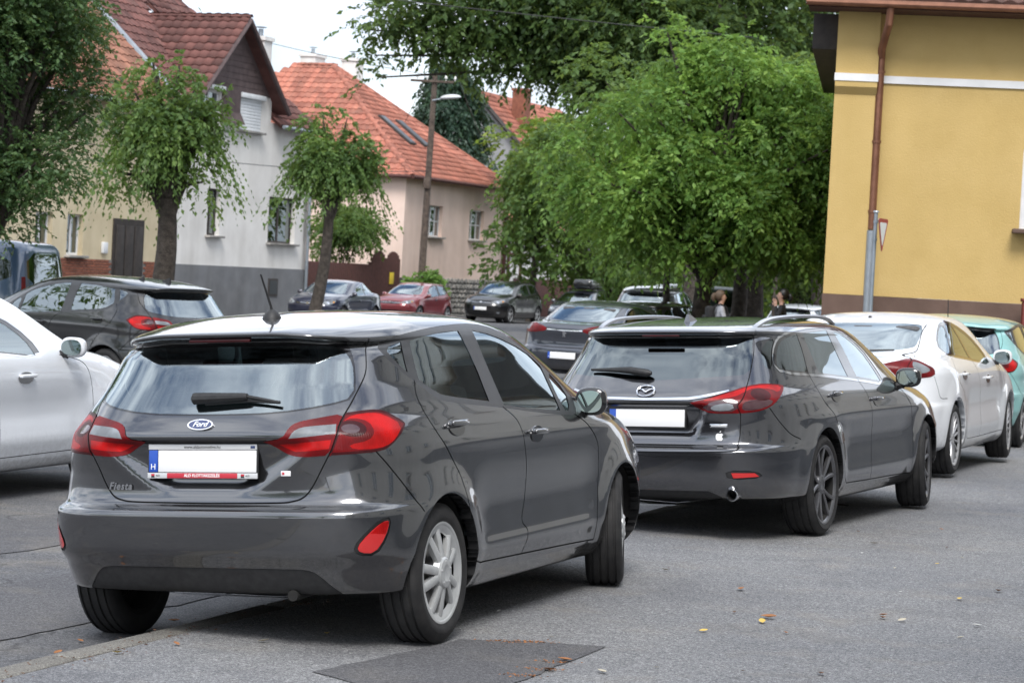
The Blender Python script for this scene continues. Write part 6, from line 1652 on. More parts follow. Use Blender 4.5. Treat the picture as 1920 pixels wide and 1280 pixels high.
def leaf_object(name, P, Dv, ln, wd, mat, parent, rs):
    n = len(P)
    Dv = Dv/np.maximum(np.linalg.norm(Dv, axis=1, keepdims=True), 1e-9)
    S_ = np.cross(Dv, rs.normal(size=(n, 3))); S_ /= np.maximum(np.linalg.norm(S_, axis=1, keepdims=True), 1e-9)
    Up = np.cross(S_, Dv)
    ln = ln[:, None]; wd = wd[:, None]
    V = np.stack([P, P+Dv*ln*.45+S_*wd*.5+Up*wd*.12, P+Dv*ln-Up*ln*.10, P+Dv*ln*.45-S_*wd*.5+Up*wd*.12], 1).reshape(-1, 3)
    me = bpy.data.meshes.new(name); me.vertices.add(4*n); me.vertices.foreach_set('co', V.astype(np.float32).ravel())
    me.loops.add(4*n); me.loops.foreach_set('vertex_index', np.arange(4*n, dtype=np.int32))
    me.polygons.add(n); me.polygons.foreach_set('loop_start', np.arange(0, 4*n, 4, dtype=np.int32))
    me.update(); me.validate(); me.materials.append(mat)
    o = bpy.data.objects.new(name, me); C.objects.link(o); o.parent = parent; return o

def sprays(rs, O, Dr, L, k, droop, spread=.75):
    """leaves set alternately along drooping twigs. O origins, Dr directions, L lengths"""
    n = len(O); t = (np.arange(k)+.5)/k
    Dr = Dr/np.maximum(np.linalg.norm(Dr, axis=1, keepdims=True), 1e-9)
    T = t[None, :, None]; Lx = L[:, None, None]
    P = O[:, None, :]+Dr[:, None, :]*Lx*T; P[..., 2] -= (droop*L)[:, None]*t[None, :]**2
    Tan = np.repeat(Dr[:, None, :], k, 1).copy(); Tan[..., 2] -= 2*droop*t[None, :]
    side = np.cross(Dr, np.array([0, 0, 1.0])); side /= np.maximum(np.linalg.norm(side, axis=1, keepdims=True), 1e-6)
    sg = np.where(np.arange(k) % 2 == 0, 1, -1)[None, :, None]
    Dl = Tan*.6+side[:, None, :]*sg*spread+rs.normal(size=(n, k, 3))*.30; Dl[..., 2] -= .25
    return P.reshape(-1, 3), Dl.reshape(-1, 3)

def clump_crown(rs, clumps, n_tw, L, k, droop, shell=.55, lean=None):
    """clumps: (x, y, z, rx, rz). Twigs grow outwards from the outer shell of each clump"""
    cl = np.array(clumps, float); w = cl[:, 3]**2*cl[:, 4]; w /= w.sum()
    i = rs.choice(len(cl), n_tw, p=w); c = cl[i]
    d = rs.normal(size=(n_tw, 3)); d /= np.linalg.norm(d, axis=1, keepdims=True)
    r = shell+(1-shell)*rs.random(n_tw)**.5
    O = c[:, :3]+d*r[:, None]*np.stack([c[:, 3], c[:, 3], c[:, 4]], 1)
    Dr = d+rs.normal(size=(n_tw, 3))*.45; Dr[:, 2] += .1
    return sprays(rs, O, Dr, L*(.6+.8*rs.random(n_tw)), k, droop)

def tree(name, label, base, mat, clumps, n_tw, twig, k, leaf, droop=.5, trunk_r=.2, trunk_top=None, seed=1, group=None, lean=(0, 0), limbs=True, cat='tree', extra=None, shell=.55):
    rs = np.random.RandomState(seed); root = empty(name, Matrix.Translation(base)); tag(root, label, cat, group)
    cl = np.array(clumps, float); rel = cl.copy(); rel[:, :3] -= np.array(base)
    P, Dl = clump_crown(rs, rel, n_tw, twig, k, droop, shell)
    if extra is not None:
        P2, D2 = extra(rs, rel); P = np.vstack([P, P2]); Dl = np.vstack([Dl, D2])
    n = len(P); ln = leaf*(.5+1.0*rs.random(n)**1.3)
    leaf_object('crown', P, Dl, ln, ln*(.42+.2*rs.random(n)), mat, root, rs)
    tb = MB(); top = trunk_top if trunk_top is not None else float(rel[:, 2].min()+.3*(rel[:, 2].max()-rel[:, 2].min()))
    pts = []; rad_ = []
    for j in range(7):
        t = j/6; pts.append((lean[0]*t+.05*math.sin(5*t+seed), lean[1]*t+.05*math.cos(4*t+seed), top*t)); rad_.append(trunk_r*(1.25-.25*min(1, t*6))*(1-.35*t))
    tb.tube(pts, rad_, 12); T = Vector(pts[-1])
    if limbs:
        for c in rel:
            e = Vector(c[:3]); m = (T+e)/2+Vector((0, 0, .15*(e-T).length)); s0 = Vector(pts[-2])
            tb.tube([s0, (s0+m)/2+Vector((0, 0, .1)), m, e], [trunk_r*.45, trunk_r*.34, trunk_r*.22, trunk_r*.07], 7)
    tb.build('trunk', MAT['bark'], root, ang=70)
    return root
def blob(rs, c, r, rz, n, cr, jz=1.0):
    """clumps scattered over an ellipsoid"""
    out = []
    for _ in range(n):
        d = rs.normal(size=3); d /= np.linalg.norm(d); q = rs.random()**.4
        out.append((c[0]+d[0]*r*q, c[1]+d[1]*r*q, c[2]+d[2]*rz*q, cr*(.7+.6*rs.random()), cr*(.55+.5*rs.random())))
    return out
rs0 = np.random.RandomState(11)
G0 = lambda y: gz(y)-.1
# the bright tree in the middle: boughs in layers, each ending in a fan of sprays
def boughs(rs, c, n, reach, zlo, zhi, cr):
    out = []
    for i in range(n):
        t = (i+rs.random())/n; z = zlo+(zhi-zlo)*t; a = rs.random()*2*math.pi; lim = reach*math.sqrt(max(.05, 1-((z-(zlo+.40*(zhi-zlo)))/(.62*(zhi-zlo)))**2))
        for q in (.45, .75, 1.0):
            r = lim*q*(.85+.3*rs.random()); k = cr*(1.15-.45*q)*(.75+.5*rs.random())
            out.append((c[0]+r*math.cos(a+.15*q), c[1]+r*math.sin(a+.15*q)*.8, z+.18*q*(1-q)*4-.25*q*q, k, k*.55))
    return out
tree('broadleaf_tree', 'bright green leafy tree in the middle with low drooping sprays', (3.79, 48, G0(48)), MAT['leaf_bright'],
     boughs(rs0, (3.95, 48), 34, 2.75, 2.5, 6.0, .72)+[(1.5, 47.6, 3.1, .7, .45), (.95, 47.5, 3.3, .5, .4), (2.0, 47.2, 2.55, .6, .35), (3.2, 47, 2.5, .7, .35), (4.6, 47.2, 2.6, .6, .35), (5.6, 47.5, 2.9, .6, .4), (6.2, 47.8, 3.6, .55, .5), (6.1, 48, 4.4, .5, .4), (3.6, 47.1, 2.35, .7, .35), (4.2, 47.1, 2.45, .6, .35), (2.95, 47.8, 6.1, .35, .6), (2.75, 47.8, 6.55, .22, .45), (3.9, 47.8, 6.25, .4, .4), (4.2, 47.8, 6.5, .25, .35), (5.2, 48, 5.7, .55, .3), (5.7, 48, 5.2, .55, .3)],
     7200, .52, 13, .118, .5, .23, 2.3, 2, shell=.35)
tree('broadleaf_tree', 'yellowish green tree just left of the bright tree', (3.2, 112, G0(112)), MAT['leaf_yellow'], blob(rs0, (1.5, 112, 7.2), 2.0, 2.0, 14, 1.0), 1200, .9, 12, .26, .5, .16, 5.0, 3)
tree('broadleaf_tree', 'small dark green street tree in front of the timber framed outbuilding', (.75, 104, G0(104)), MAT['leaf_mid'], blob(rs0, (.8, 104, 5.6), 1.7, 2.2, 18, .8), 1100, .7, 12, .20, .8, .17, 3.0, 4)
tree('broadleaf_tree', 'thick dark trunk tree right of the bright tree behind the walkers', (4.75, 51, G0(51)), MAT['leaf_mid'], blob(rs0, (5.6, 52, 5.0), 1.9, 1.6, 18, .8), 1700, .5, 12, .13, .5, .20, 3.0, 5)
tree('broadleaf_tree', 'tree with a broad buttressed trunk between the two walkers', (5.25, 53, G0(53)), MAT['leaf_mid'], blob(rs0, (6.4, 54, 4.6), 1.3, 1.9, 14, .7), 1300, .5, 12, .13, .5, .26, 3.2, 6)
tree('broadleaf_tree', 'slim trunk tree left of the main trunk of the bright tree', (3.25, 51, G0(51)), MAT['leaf_mid'], blob(rs0, (2.6, 52, 5.0), 1.5, 1.2, 12, .7), 1000, .5, 12, .13, .5, .10, 2.6, 7)
tree('broadleaf_tree', 'small tree with thin grey trunk near the yellow building', (6.75, 62, G0(62)), MAT['leaf_yellow'], blob(rs0, (7.6, 64, 5.2), 1.6, 1.8, 12, .8), 900, .5, 12, .16, .5, .085, 3.4, 8)
# tall dark trees behind
over = [(-5.2, 77, 9.1, .45, .35), (-4.9, 77, 8.3, .4, .35), (-4.75, 77, 7.6, .28, .3), (-4.5, 77, 9.5, .8, .55), (-3.9, 77, 9.3, .7, .45), (-3.8, 77, 10.1, 1.0, .7), (-3.1, 77, 9.0, .7, .45), (-2.9, 77, 9.5, 1.0, .7), (-2.3, 77, 8.8, .7, .5), (-2.0, 77, 9.3, 1.0, .7), (-1.3, 77, 8.5, .8, .55), (-1.0, 77, 9.5, 1.1, .8), (-.3, 77, 8.5, .8, .6), (-2.4, 77, 10.5, 1.1, .8), (-.2, 77, 10.4, 1.2, .8), (.5, 77, 8.5, .9, .7), (.8, 77, 9.6, 1.2, .9), (1.6, 77, 8.7, 1.1, .8), (2.4, 77, 8.4, 1.1, .8)]
tree('tall_tree', 'tall dark tree whose crown hangs over the telegraph pole', (5.75, 78, G0(78)), MAT['leaf_dark'], blob(rs0, (2.6, 78, 10.8), 3.2, 2.4, 30, 1.2)+over, 8200, .7, 12, .20, .5, .34, 6.0, 12)
tree('tall_tree', 'tall dark tree behind the top of the bright tree', (5.6, 76, G0(76)), MAT['leaf_dark'], blob(rs0, (5.2, 76, 9.6), 3.8, 3.8, 38, 1.35), 4200, .8, 12, .20, .5, .40, 5.5, 13)
tree('tall_tree', 'tall dark tree between the bright tree and the yellow building', (10.2, 80, G0(80)), MAT['leaf_dark'], blob(rs0, (9.6, 80, 8.2), 3.4, 4.6, 36, 1.35), 4200, .8, 12, .20, .5, .36, 4.5, 14)
tree('tall_tree', 'light green tree deep behind the white hatchback near the yellow building', (10.5, 96, G0(96)), MAT['leaf_yellow'], blob(rs0, (10.6, 96, 5.0), 3.0, 3.2, 20, 1.3), 1500, .9, 12, .24, .5, .25, 3.0, 15)
tree('shrub', 'dark green undergrowth in shade beside the yellow building', (10.0, 84, G0(84)), MAT['leaf_dark'], blob(rs0, (10.3, 84, 2.6), 3.0, 1.5, 16, 1.0), 1300, .8, 12, .2, .5, .1, .8, 16, cat='shrub')
tree('shrub', 'leafy hedge at the foot of the tall trees in the middle', (4.5, 105, G0(105)), MAT['leaf_mid'], blob(rs0, (4.0, 105, 3.0), 5.0, 2.4, 24, 1.4), 1500, .9, 12, .25, .5, .12, 1.0, 17, cat='shrub')
# dense tree at the left edge
tree('dense_tree', 'dense dark green tree filling the upper left corner', (-7.9, 36, G0(36)), MAT['leaf_dense'], blob(rs0, (-8.2, 36, 4.7), 1.75, 2.7, 90, .60)+[(-8.0, 36, 2.7, .7, .45), (-8.5, 36, 2.6, .6, .4), (-7.6, 36, 2.6, .5, .35), (-6.9, 36, 3.2, .45, .5), (-6.75, 36, 4.0, .4, .5), (-7.3, 36, 2.6, .45, .4)], 11000, .28, 13, .070, .25, .20, 2.0, 20, shell=.15)
# two clipped street trees with hanging shoots
def hang(n, r, z, ln, seed_k=24):
    def f(rs, rel):
        c = rel[:, :3].mean(0); a = rs.random(n)*2*math.pi; q = .55+.45*rs.random(n)
        O = np.stack([c[0]+r*q*np.cos(a), c[1]+r*q*np.sin(a), c[2]+z*(.2+.8*rs.random(n))], 1)
        Dr = np.stack([np.cos(a)*.55, np.sin(a)*.55, -.35+.3*rs.random(n)], 1)
        return sprays(rs, O, Dr, ln*(.5+.8*rs.random(n)), seed_k, 1.1, .5)
    return f
tree('weeping_street_tree', 'street tree with hanging shoots in front of the beige and white houses', (-6.62, 45, G0(45)), MAT['leaf_mid'], blob(rs0, (-6.75, 45, 3.75), .72, 1.05, 17, .36)+[(-7.3, 45, 4.6, .4, .3), (-6.2, 45, 4.7, .4, .35), (-6.9, 45, 5.0, .35, .3), (-5.7, 45, 4.2, .3, .25), (-5.6, 45, 4.65, .2, .15), (-7.6, 45, 4.2, .25, .2), (-6.5, 45, 5.15, .15, .25), (-7.0, 45, 5.2, .15, .2), (-7.55, 45, 3.1, .25, .3), (-5.95, 45, 3.0, .25, .35)], 1150, .35, 11, .10, .7, .25, 2.9, 23, 'weeping street trees', extra=hang(110, .62, -.1, 1.15))
tree('weeping_street_tree', 'street tree with hanging shoots between the white and pink houses', (-5.67, 68, G0(68)), MAT['leaf_mid'], blob(rs0, (-5.3, 68, 4.5), .85, .8, 15, .42)+[(-4.7, 68, 5.0, .4, .3), (-5.9, 68, 5.1, .4, .3), (-4.2, 68, 4.4, .3, .3), (-6.3, 68, 4.5, .3, .25), (-5.0, 68, 5.7, .2, .25), (-5.7, 68, 5.75, .2, .25), (-6.1, 68, 5.5, .2, .15)], 1000, .42, 11, .13, .7, .20, 3.6, 24, 'weeping street trees', lean=(.35, 0), extra=hang(95, .75, -.1, 1.3))
tree('flowering_shrub', 'green shrub with orange blossoms rising behind the dark red gate', (-7.3, 100.5, G0(100)), MAT['leaf_mid'], blob(rs0, (-7.2, 100.5, 3.0), 1.2, 1.1, 14, .65), 900, .5, 11, .16, .6, .06, .8, 25, cat='shrub')
tree('shrub', 'round green bush at the foot of the telegraph pole', (-3.6, 96.6, G0(96)), MAT['leaf_bright'], blob(rs0, (-3.75, 96.6, .75), .55, .45, 7, .42), 360, .4, 11, .15, .5, .05, .3, 26, cat='shrub')
# conifer: tiers of hanging sprays
def conifer(base, H, R, label, seed):
    rs = np.random.RandomState(seed); root = empty('conifer', Matrix.Translation(base)); tag(root, label, 'tree')
    n = 2600; t = rs.random(n)**.8; a = rs.random(n)*2*math.pi; lob = 1+.22*np.sin(3*a+9*t)+.18*np.sin(11*t*math.pi)
    r = R*(np.minimum(1, (1-t)*1.6)**.7*.95+.08)*lob*(.55+.45*rs.random(n))
    O = np.stack([r*np.cos(a), r*np.sin(a), 2.0+t*(H-2.0)], 1); Dr = np.stack([np.cos(a), np.sin(a), -.25+.0*a], 1)+rs.normal(size=(n, 3))*.3
    P, Dl = sprays(rs, O, Dr, .9*(.5+rs.random(n)), 12, .7, .5); ln = .24*(.6+.8*rs.random(len(P)))
    leaf_object('crown', P, Dl, ln, ln*.5, MAT['leaf_conifer'], root, rs)
    b = MB(); b.tube([(0, 0, 0), (0, 0, H*.5), (0, 0, H-.3)], [.3, .2, .04], 10); b.build('trunk', MAT['bark'], root)
conifer((-3.8, 121, -.6), 12.6, 2.1, 'dark conifer standing behind the telegraph pole', 31)
# twig hanging into the frame at the top left, from a tree left of the picture
tree('broadleaf_tree', 'hanging twig tips at the top edge above the gable', (-7.6, 26, -.2), MAT['leaf_mid'], [(-3.62, 26, 4.62, .16, .10), (-3.8, 26, 4.72, .2, .10), (-5.6, 26, 6.4, .9, .6), (-7.6, 26, 6.6, 1.6, 1.2)], 700, .22, 8, .07, .6, .18, 5.2, 33)
for (x, y, z, r, rz, sd, lab) in ((9, 135, 4.5, 6, 5, 41, 'distant green trees filling the gap behind the two walkers'), (17, 140, 5, 6, 6, 42, 'distant green trees behind the corner of the yellow building'), (2.5, 150, 5, 5, 5, 43, 'distant green trees behind the grey house')):
    tree('distant_tree', lab, (x, y, -.6), MAT['leaf_dark'], blob(rs0, (x, y, z), r, rz, 26, 2.0), 2200, 1.2, 12, .34, .5, .3, 3.0, sd)
# trees left of the picture and behind the camera: the car bodies and windows mirror them
for (x, y, h, r, sd, lab) in ((-14, 26, 5.0, 2.6, 51, 'leafy tree left of the picture mirrored in the black hatchback'), (-18.5, 31, 5.5, 3.0, 52, 'second leafy tree left of the picture mirrored in the black hatchback'), (-13.5, -4, 5.5, 2.8, 53, 'leafy tree behind the camera mirrored in the rear windows'), (-20, -12, 6.0, 3.4, 54, 'tall leafy tree far behind the camera across the road'), (-8.5, -13, 6.0, 2.8, 55, 'leafy tree behind the camera by the kerb')):
    tree('broadleaf_tree', lab, (x, y, -.12), MAT['leaf_mid'], blob(rs0, (x, y, h), r, r*.8, 16, 1.1), 900, .7, 11, .16, .5, .2, h-r*.6, sd)
# ---------------------------------------------------------------- pole, sign, wires, people, litter
tp = empty('telegraph_pole', Matrix.Translation((-3.82, 97, gz(97)-.1))); tag(tp, 'wooden telegraph pole with crossarm and street lamp before the pink house', 'pole')
H = 9.85; lx = .14
b = MB(); b.tube([(lx*t, 0, H*t) for t in np.linspace(0, 1, 8)], [.16-.05*t for t in np.linspace(0, 1, 8)], 12); b.build('post', MAT['wood_pole'], tp)
b = MB(); b.rbox(1.75, .10, .10, .012, Matrix.Translation((lx-.1, -.12, H-.28))); b.build('crossarm', MAT['wood_pole'], tp)
for x in (-.6, -.2, .55, .92):
    b = MB(); b.lathe([(0, .02), (.06, .02), (.07, .05), (.12, .055), (.17, .04), (.20, .02), (.20, .001)], 10, Matrix.Translation((lx-.1+x, -.12, H-.23)) @ Matrix.Rotation(rad(90), 4, 'X')); b.build('insulator', MAT['porcelain'], tp)
b = MB(); b.tube([(lx-.05, -.1, H-1.05), (lx+.25, -.16, H-.98), (lx+.5, -.18, H-.96)], .035, 8); b.build('lamp_arm', MAT['zinc'], tp)
bm = bmesh.new(); bmesh.ops.create_uvsphere(bm, u_segments=20, v_segments=12, radius=.5)
for v in bm.verts: v.co = Vector((v.co.x*.85, v.co.y*.30, v.co.z*(.26 if v.co.z > 0 else .14)))
for f in bm.faces: f.smooth = True
me = bpy.data.meshes.new('lamp_head'); bm.to_mesh(me); bm.free(); me.materials.append(MAT['lamp_grey']); child('lamp_head', me, None, tp, Matrix.Translation((lx+.68, -.19, H-.90)) @ Matrix.Rotation(rad(-6), 4, 'Y'))
b = MB(); b.rbox(.26, .2, .42, .03, Matrix.Translation((lx-.1, -.16, H-4.4))); b.build('junction_box', MAT['wood_pole'], tp)
def wire(label, p, q, sag, r=.013):
    p, q = Vector(p), Vector(q); pts = []
    for i in range(15):
        t = i/14; v = p.lerp(q, t); v.z -= sag*4*t*(1-t); pts.append(v)
    b = MB(); b.tube(pts, r, 5); o = b.build('overhead_wire', plain('wire_black', (.03, .03, .03), .6)); tag(o, label, 'wire', 'overhead wires'); return o
pole_top = Vector((-3.82+lx, 96.9, gz(97)-.1+H))
wire('overhead wire from the pole crossarm down to the pink house roof', pole_top+Vector((-.4, 0, -.1)), ph.matrix_world @ Vector((3.2, 1.6, 8.6)), .1)
wire('overhead wire running from the pole to the upper left past the chimneys', pole_top+Vector((-.5, 0, 0)), (-22, 82, 12.5), .6)
wire('overhead wire along the top edge from the left roofs to the tall trees', (-16, 60, 9.2), (6.5, 68, 8.6), .15)
wire('lower overhead wire crossing the white house facade to the pole', (-13.5, 62, 4.6), pole_top+Vector((-.1, 0, -3.9)), .35)
wire('overhead wire from the pole crossarm to the grey house gable', pole_top+Vector((.9, 0, 0)), gh.matrix_world @ Vector((0, 2.0, 8.0)), .25)

gs = empty('road_sign', Matrix.Translation((4.46, 30, gz(30)))); tag(gs, 'give way sign seen almost edge on, on a grey pole', 'sign')
b = MB(); b.tube([(0, 0, -.1), (0, 0, 2.70)], .024, 14); b.lathe([(0, .04), (.02, .03), (.02, .001)], 12, Matrix.Translation((0, 0, 2.70)) @ Matrix.Rotation(rad(90), 4, 'X')); b.build('pole', MAT['zinc'], gs)
def sign_plate(name, s, mat, d0, d1, cz=2.46):
    tri = [(-.42*s, .24*s), (-.36*s, .28*s), (.36*s, .28*s), (.42*s, .24*s), (.035*s, -.42*s), (-.035*s, -.42*s)]
    b = MB(); b.prism([(x*.54, z*.58) for x, z in tri], d0, d1, Matrix.Translation((.085, -.06, cz)) @ Matrix.Rotation(rad(66), 4, 'Z') @ Matrix.Rotation(rad(90), 4, 'X')); return b.build(name, mat, gs)
sign_plate('sign_plate', 1.0, MAT['zinc'], -.004, .0); sign_plate('sign_border', 1.0, MAT['sign_red'], .001, .003); sign_plate('sign_field', .70, MAT['sign_white'], .004, .005)
for z in (2.36, 2.58):
    b = MB(); b.lathe([(-.018, .030), (.018, .030)], 14, Matrix.Translation((0, 0, z)) @ Matrix.Rotation(rad(90), 4, 'X')); b.build('sign_clamp', MAT['zinc'], gs)

# ---- people: one skinned figure each, hair as a child
plain('skin', (.50, .30, .22), .55, Subsurface_Weight=.0); noisy('hoodie_grey', (.33, .34, .37), (.42, .43, .46), 14, .95, .4, .01); noisy('jacket_black', (.012, .012, .014), (.03, .03, .032), 14, .85, .4, .01)
noisy('jeans', (.03, .045, .085), (.05, .07, .12), 20, .95, .3, .01); plain('hair_brown', (.10, .065, .04), .6); plain('hair_black', (.010, .009, .009), .4); noisy('backpack_black', (.010, .010, .011), (.022, .022, .024), 20, .8, .3, .01)
def person(label, pos, face, top, hairm, arm, tail, h=1.70):
    """face: heading in degrees clockwise from +Y"""
    root = empty('person', Matrix.Translation(pos) @ Matrix.Rotation(rad(90-face), 4, 'Z') @ Matrix.Scale(h/1.72, 4)); tag(root, label, 'person', 'people walking by the trees')
    J = {'pel': (0, 0, .95, .13, .105), 'wai': (0, 0, 1.10, .125, .10), 'che': (.01, 0, 1.30, .155, .11), 'nk0': (0, 0, 1.43, .075, .065), 'nk': (.015, 0, 1.49, .05, .05),
         'jaw': (.03, 0, 1.545, .058, .064), 'fac': (.025, 0, 1.61, .072, .088), 'top': (.005, 0, 1.675, .062, .075),
         'lh': (0, .09, .90, .085, .085), 'lk': (.06, .10, .50, .06, .06), 'la': (-.02, .10, .09, .042, .042), 'lt': (.13, .11, .035, .04, .028),
         'rh': (0, -.09, .90, .085, .085), 'rk': (-.01, -.10, .50, .06, .06), 'ra': (-.14, -.10, .11, .042, .042), 'rt': (.01, -.11, .035, .04, .028),
         'ls': (-.005, .165, 1.385, .06, .06), 'rs': (-.005, -.165, 1.385, .06, .06)}
    if arm == 'mouth': J.update({'le': (.08, .25, 1.17, .043, .043), 'lw': (.115, .10, 1.40, .030, .030), 're': (.02, -.25, 1.12, .043, .043), 'rw': (.14, -.22, .90, .030, .030)})
    else: J.update({'le': (-.06, .24, 1.12, .045, .045), 'lw': (.08, .25, .90, .030, .030), 're': (.07, -.24, 1.12, .045, .045), 'rw': (.24, -.20, 1.00, .030, .030)})
    E_ = [('pel', 'wai'), ('wai', 'che'), ('che', 'nk0'), ('nk0', 'nk'), ('nk', 'jaw'), ('jaw', 'fac'), ('fac', 'top'), ('pel', 'lh'), ('lh', 'lk'), ('lk', 'la'), ('la', 'lt'), ('pel', 'rh'), ('rh', 'rk'), ('rk', 'ra'), ('ra', 'rt'), ('che', 'ls'), ('che', 'rs'), ('ls', 'le'), ('le', 'lw'), ('rs', 're'), ('re', 'rw')]
    hands = []
    for s, w in ((1, 'lw'), (-1, 'rw')):
        W = Vector(J[w][:3]); El = Vector(J['le' if s > 0 else 're'][:3]); d = (W-El).normalized(); lat = d.cross(Vector((0, 1, 0)) if abs(d.y) < .7 else Vector((1, 0, 0))).normalized()
        pn = w+'p'; Pm = W+d*.07; J[pn] = (*Pm, .036, .018); E_.append((w, pn))
        for i, (o, l) in enumerate(((-.030, .066), (-.010, .078), (.010, .072), (.028, .056))):
            a = W+d*.105+lat*o; k1 = a+d*l*.55+Vector((.006, 0, 0)); k2 = a+d*l+Vector((.018, 0, 0)); J[f'{w}f{i}a'] = (*a, .010, .010); J[f'{w}f{i}b'] = (*k2, .008, .008); E_ += [(pn, f'{w}f{i}a'), (f'{w}f{i}a', f'{w}f{i}b')]
        t1 = W+d*.045-lat*.045; t2 = t1+d*.045-lat*.012; J[w+'t1'] = (*t1, .011, .011); J[w+'t2'] = (*t2, .009, .009); E_ += [(pn, w+'t1'), (w+'t1', w+'t2')]
    names = list(J); idx = {n: i for i, n in enumerate(names)}
    me = bpy.data.meshes.new('body'); me.from_pydata([J[n][:3] for n in names], [(idx[a], idx[c]) for a, c in E_], [])
    ob = bpy.data.objects.new('body_tmp', me); C.objects.link(ob); ob.modifiers.new('skin', 'SKIN'); sv = me.skin_vertices[0].data
    for i, n in enumerate(names): sv[i].radius = (J[n][3], J[n][4])
    sv[0].use_root = True; md = ob.modifiers.new('sub', 'SUBSURF'); md.levels = 2
    m2 = bpy.data.meshes.new_from_object(ob.evaluated_get(bpy.context.evaluated_depsgraph_get())); bpy.data.objects.remove(ob)
    for m_ in (MAT[top], MAT['skin'], MAT['jeans'], MAT['trim_black']): m2.materials.append(m_)
    for p in m2.polygons:
        c = p.center; p.use_smooth = True; k = 0
        if c.z > 1.475 and math.hypot(c.x, c.y) < .16: k = 1
        for w in ('lw', 'rw'):
            if (Vector(c)-Vector(J[w+'p'][:3])).length < .14 and (Vector(c)-Vector(J[w][:3])).length < .2 and ((Vector(c)-Vector(J[w][:3])).dot(Vector(J[w+'p'][:3])-Vector(J[w][:3])) > 0): k = 1
        if k == 0 and c.z < .93: k = 2
        if k == 2 and c.z < .10: k = 3
        p.material_index = k
    # face relief: nose, brow, mouth
    for v in m2.vertices:
        c = v.co
        if c.z > 1.5 and c.x > .05:
            c.x += .022*math.exp(-((c.y)/.014)**2-((c.z-1.60)/.022)**2)-.008*math.exp(-((abs(c.y)-.032)/.016)**2-((c.z-1.628)/.012)**2)+.006*math.exp(-((c.y)/.025)**2-((c.z-1.556)/.010)**2)
    child('body', m2, None, root)
    for s in (1, -1):
        b = MB(); b.lathe([(0, .012), (.006, .010), (.009, .0005)], 10, Matrix.Translation((.088, s*.032, 1.628)) @ Matrix.Rotation(rad(-90), 4, 'Z')); b.build('eye', MAT['ink_black'], root)
        bm = bmesh.new(); bmesh.ops.create_uvsphere(bm, u_segments=8, v_segments=6, radius=1)
        for v in bm.verts: v.co = Vector((v.co.x*.02, v.co.y*.008, v.co.z*.032))
        em = bpy.data.meshes.new('ear'); bm.to_mesh(em); bm.free(); em.materials.append(MAT['skin']); child('ear', em, None, root, Matrix.Translation((.005, s*.078, 1.605)))
    bm = bmesh.new(); bmesh.ops.create_uvsphere(bm, u_segments=24, v_segments=16, radius=1)
    for v in bm.verts:
        c = v.co; q = 1+.03*math.sin(23*c.y+9*c.z)
        x, y, z = c.x*.108*q-.016, c.y*.092*q, c.z*.108*q
        if x > .02: z = max(z, .045+.3*(x-.02)); x = min(x, .078)
        v.co = Vector((x, y, z+1.635))
    for f in bm.faces: f.smooth = True
    hm = bpy.data.meshes.new('hair'); bm.to_mesh(hm); bm.free(); hm.materials.append(MAT[hairm]); child('hair', hm, None, root)
    if tail:
        b = MB(); b.tube(tail, [.03, .045, .05, .045, .02], 10); b.build('hair_bun', MAT[hairm], root)
    return root
pA = person('person in pale grey hoodie with black backpack walking right past the trunks', (3.87, 45, gz(45)+ROADZ*.5), 84, 'hoodie_grey', 'hair_brown', 'walk', [(-.10, 0, 1.66), (-.125, 0, 1.65), (-.14, 0, 1.62), (-.145, 0, 1.57), (-.13, 0, 1.52)], 1.68)
pB = person('person with black hair in dark jacket raising a hand to the mouth', (5.03, 45, gz(45)+ROADZ*.2), -82, 'jacket_black', 'hair_black', 'mouth', [(-.09, 0, 1.62), (-.13, 0, 1.62), (-.15, 0, 1.58), (-.14, 0, 1.53), (-.11, 0, 1.50)], 1.74)
b = MB(); b.rbox(.16, .28, .42, .06, Matrix.Translation((-.20, 0, 1.22)), seg=3); b.rbox(.07, .22, .22, .03, Matrix.Translation((-.295, 0, 1.14)), seg=3)
bp = b.build('backpack', MAT['backpack_black']); bp.matrix_world = pA.matrix_world.copy(); tag(bp, 'black backpack worn by the person in the grey hoodie', 'backpack')
for s in (1, -1):
    q = MB(); q.tube([(-.14, s*.09, 1.40), (-.02, s*.10, 1.475), (.10, s*.10, 1.42), (.145, s*.105, 1.28), (.02, s*.15, 1.10), (-.14, s*.12, 1.06)], .016, 6); q.build('strap', MAT['backpack_black'], bp)

# ---- fallen leaves, twigs and bits of paper on the asphalt
plain('litter_orange', (.30, .13, .05), .8); plain('litter_yellow', (.60, .42, .10), .8); plain('litter_pale', (.45, .41, .32), .8); plain('litter_brown', (.12, .06, .035), .9); plain('litter_white', (.50, .50, .48), .7)
LIT = {}
def leaf_bit(kind):
    if kind in LIT: return LIT[kind]
    pts = spline([(-.5, 0), (-.2, .22), (.15, .25), (.5, 0), (.15, -.22), (-.2, -.2)], 3, True); V = []; n = len(pts)
    for x, y in pts: V.append((x*.055, y*.055, .004+.010*abs(y)*2+.014*x*x))
    V.append((0, 0, .002)); F = [(i, (i+1) % n, n) for i in range(n)]
    me = bpy.data.meshes.new('fallen_leaf'); me.from_pydata(V, [], F); me.materials.append(MAT[kind]); me.polygons.foreach_set('use_smooth', [True]*n); LIT[kind] = me; return me
rr = random.Random(77)
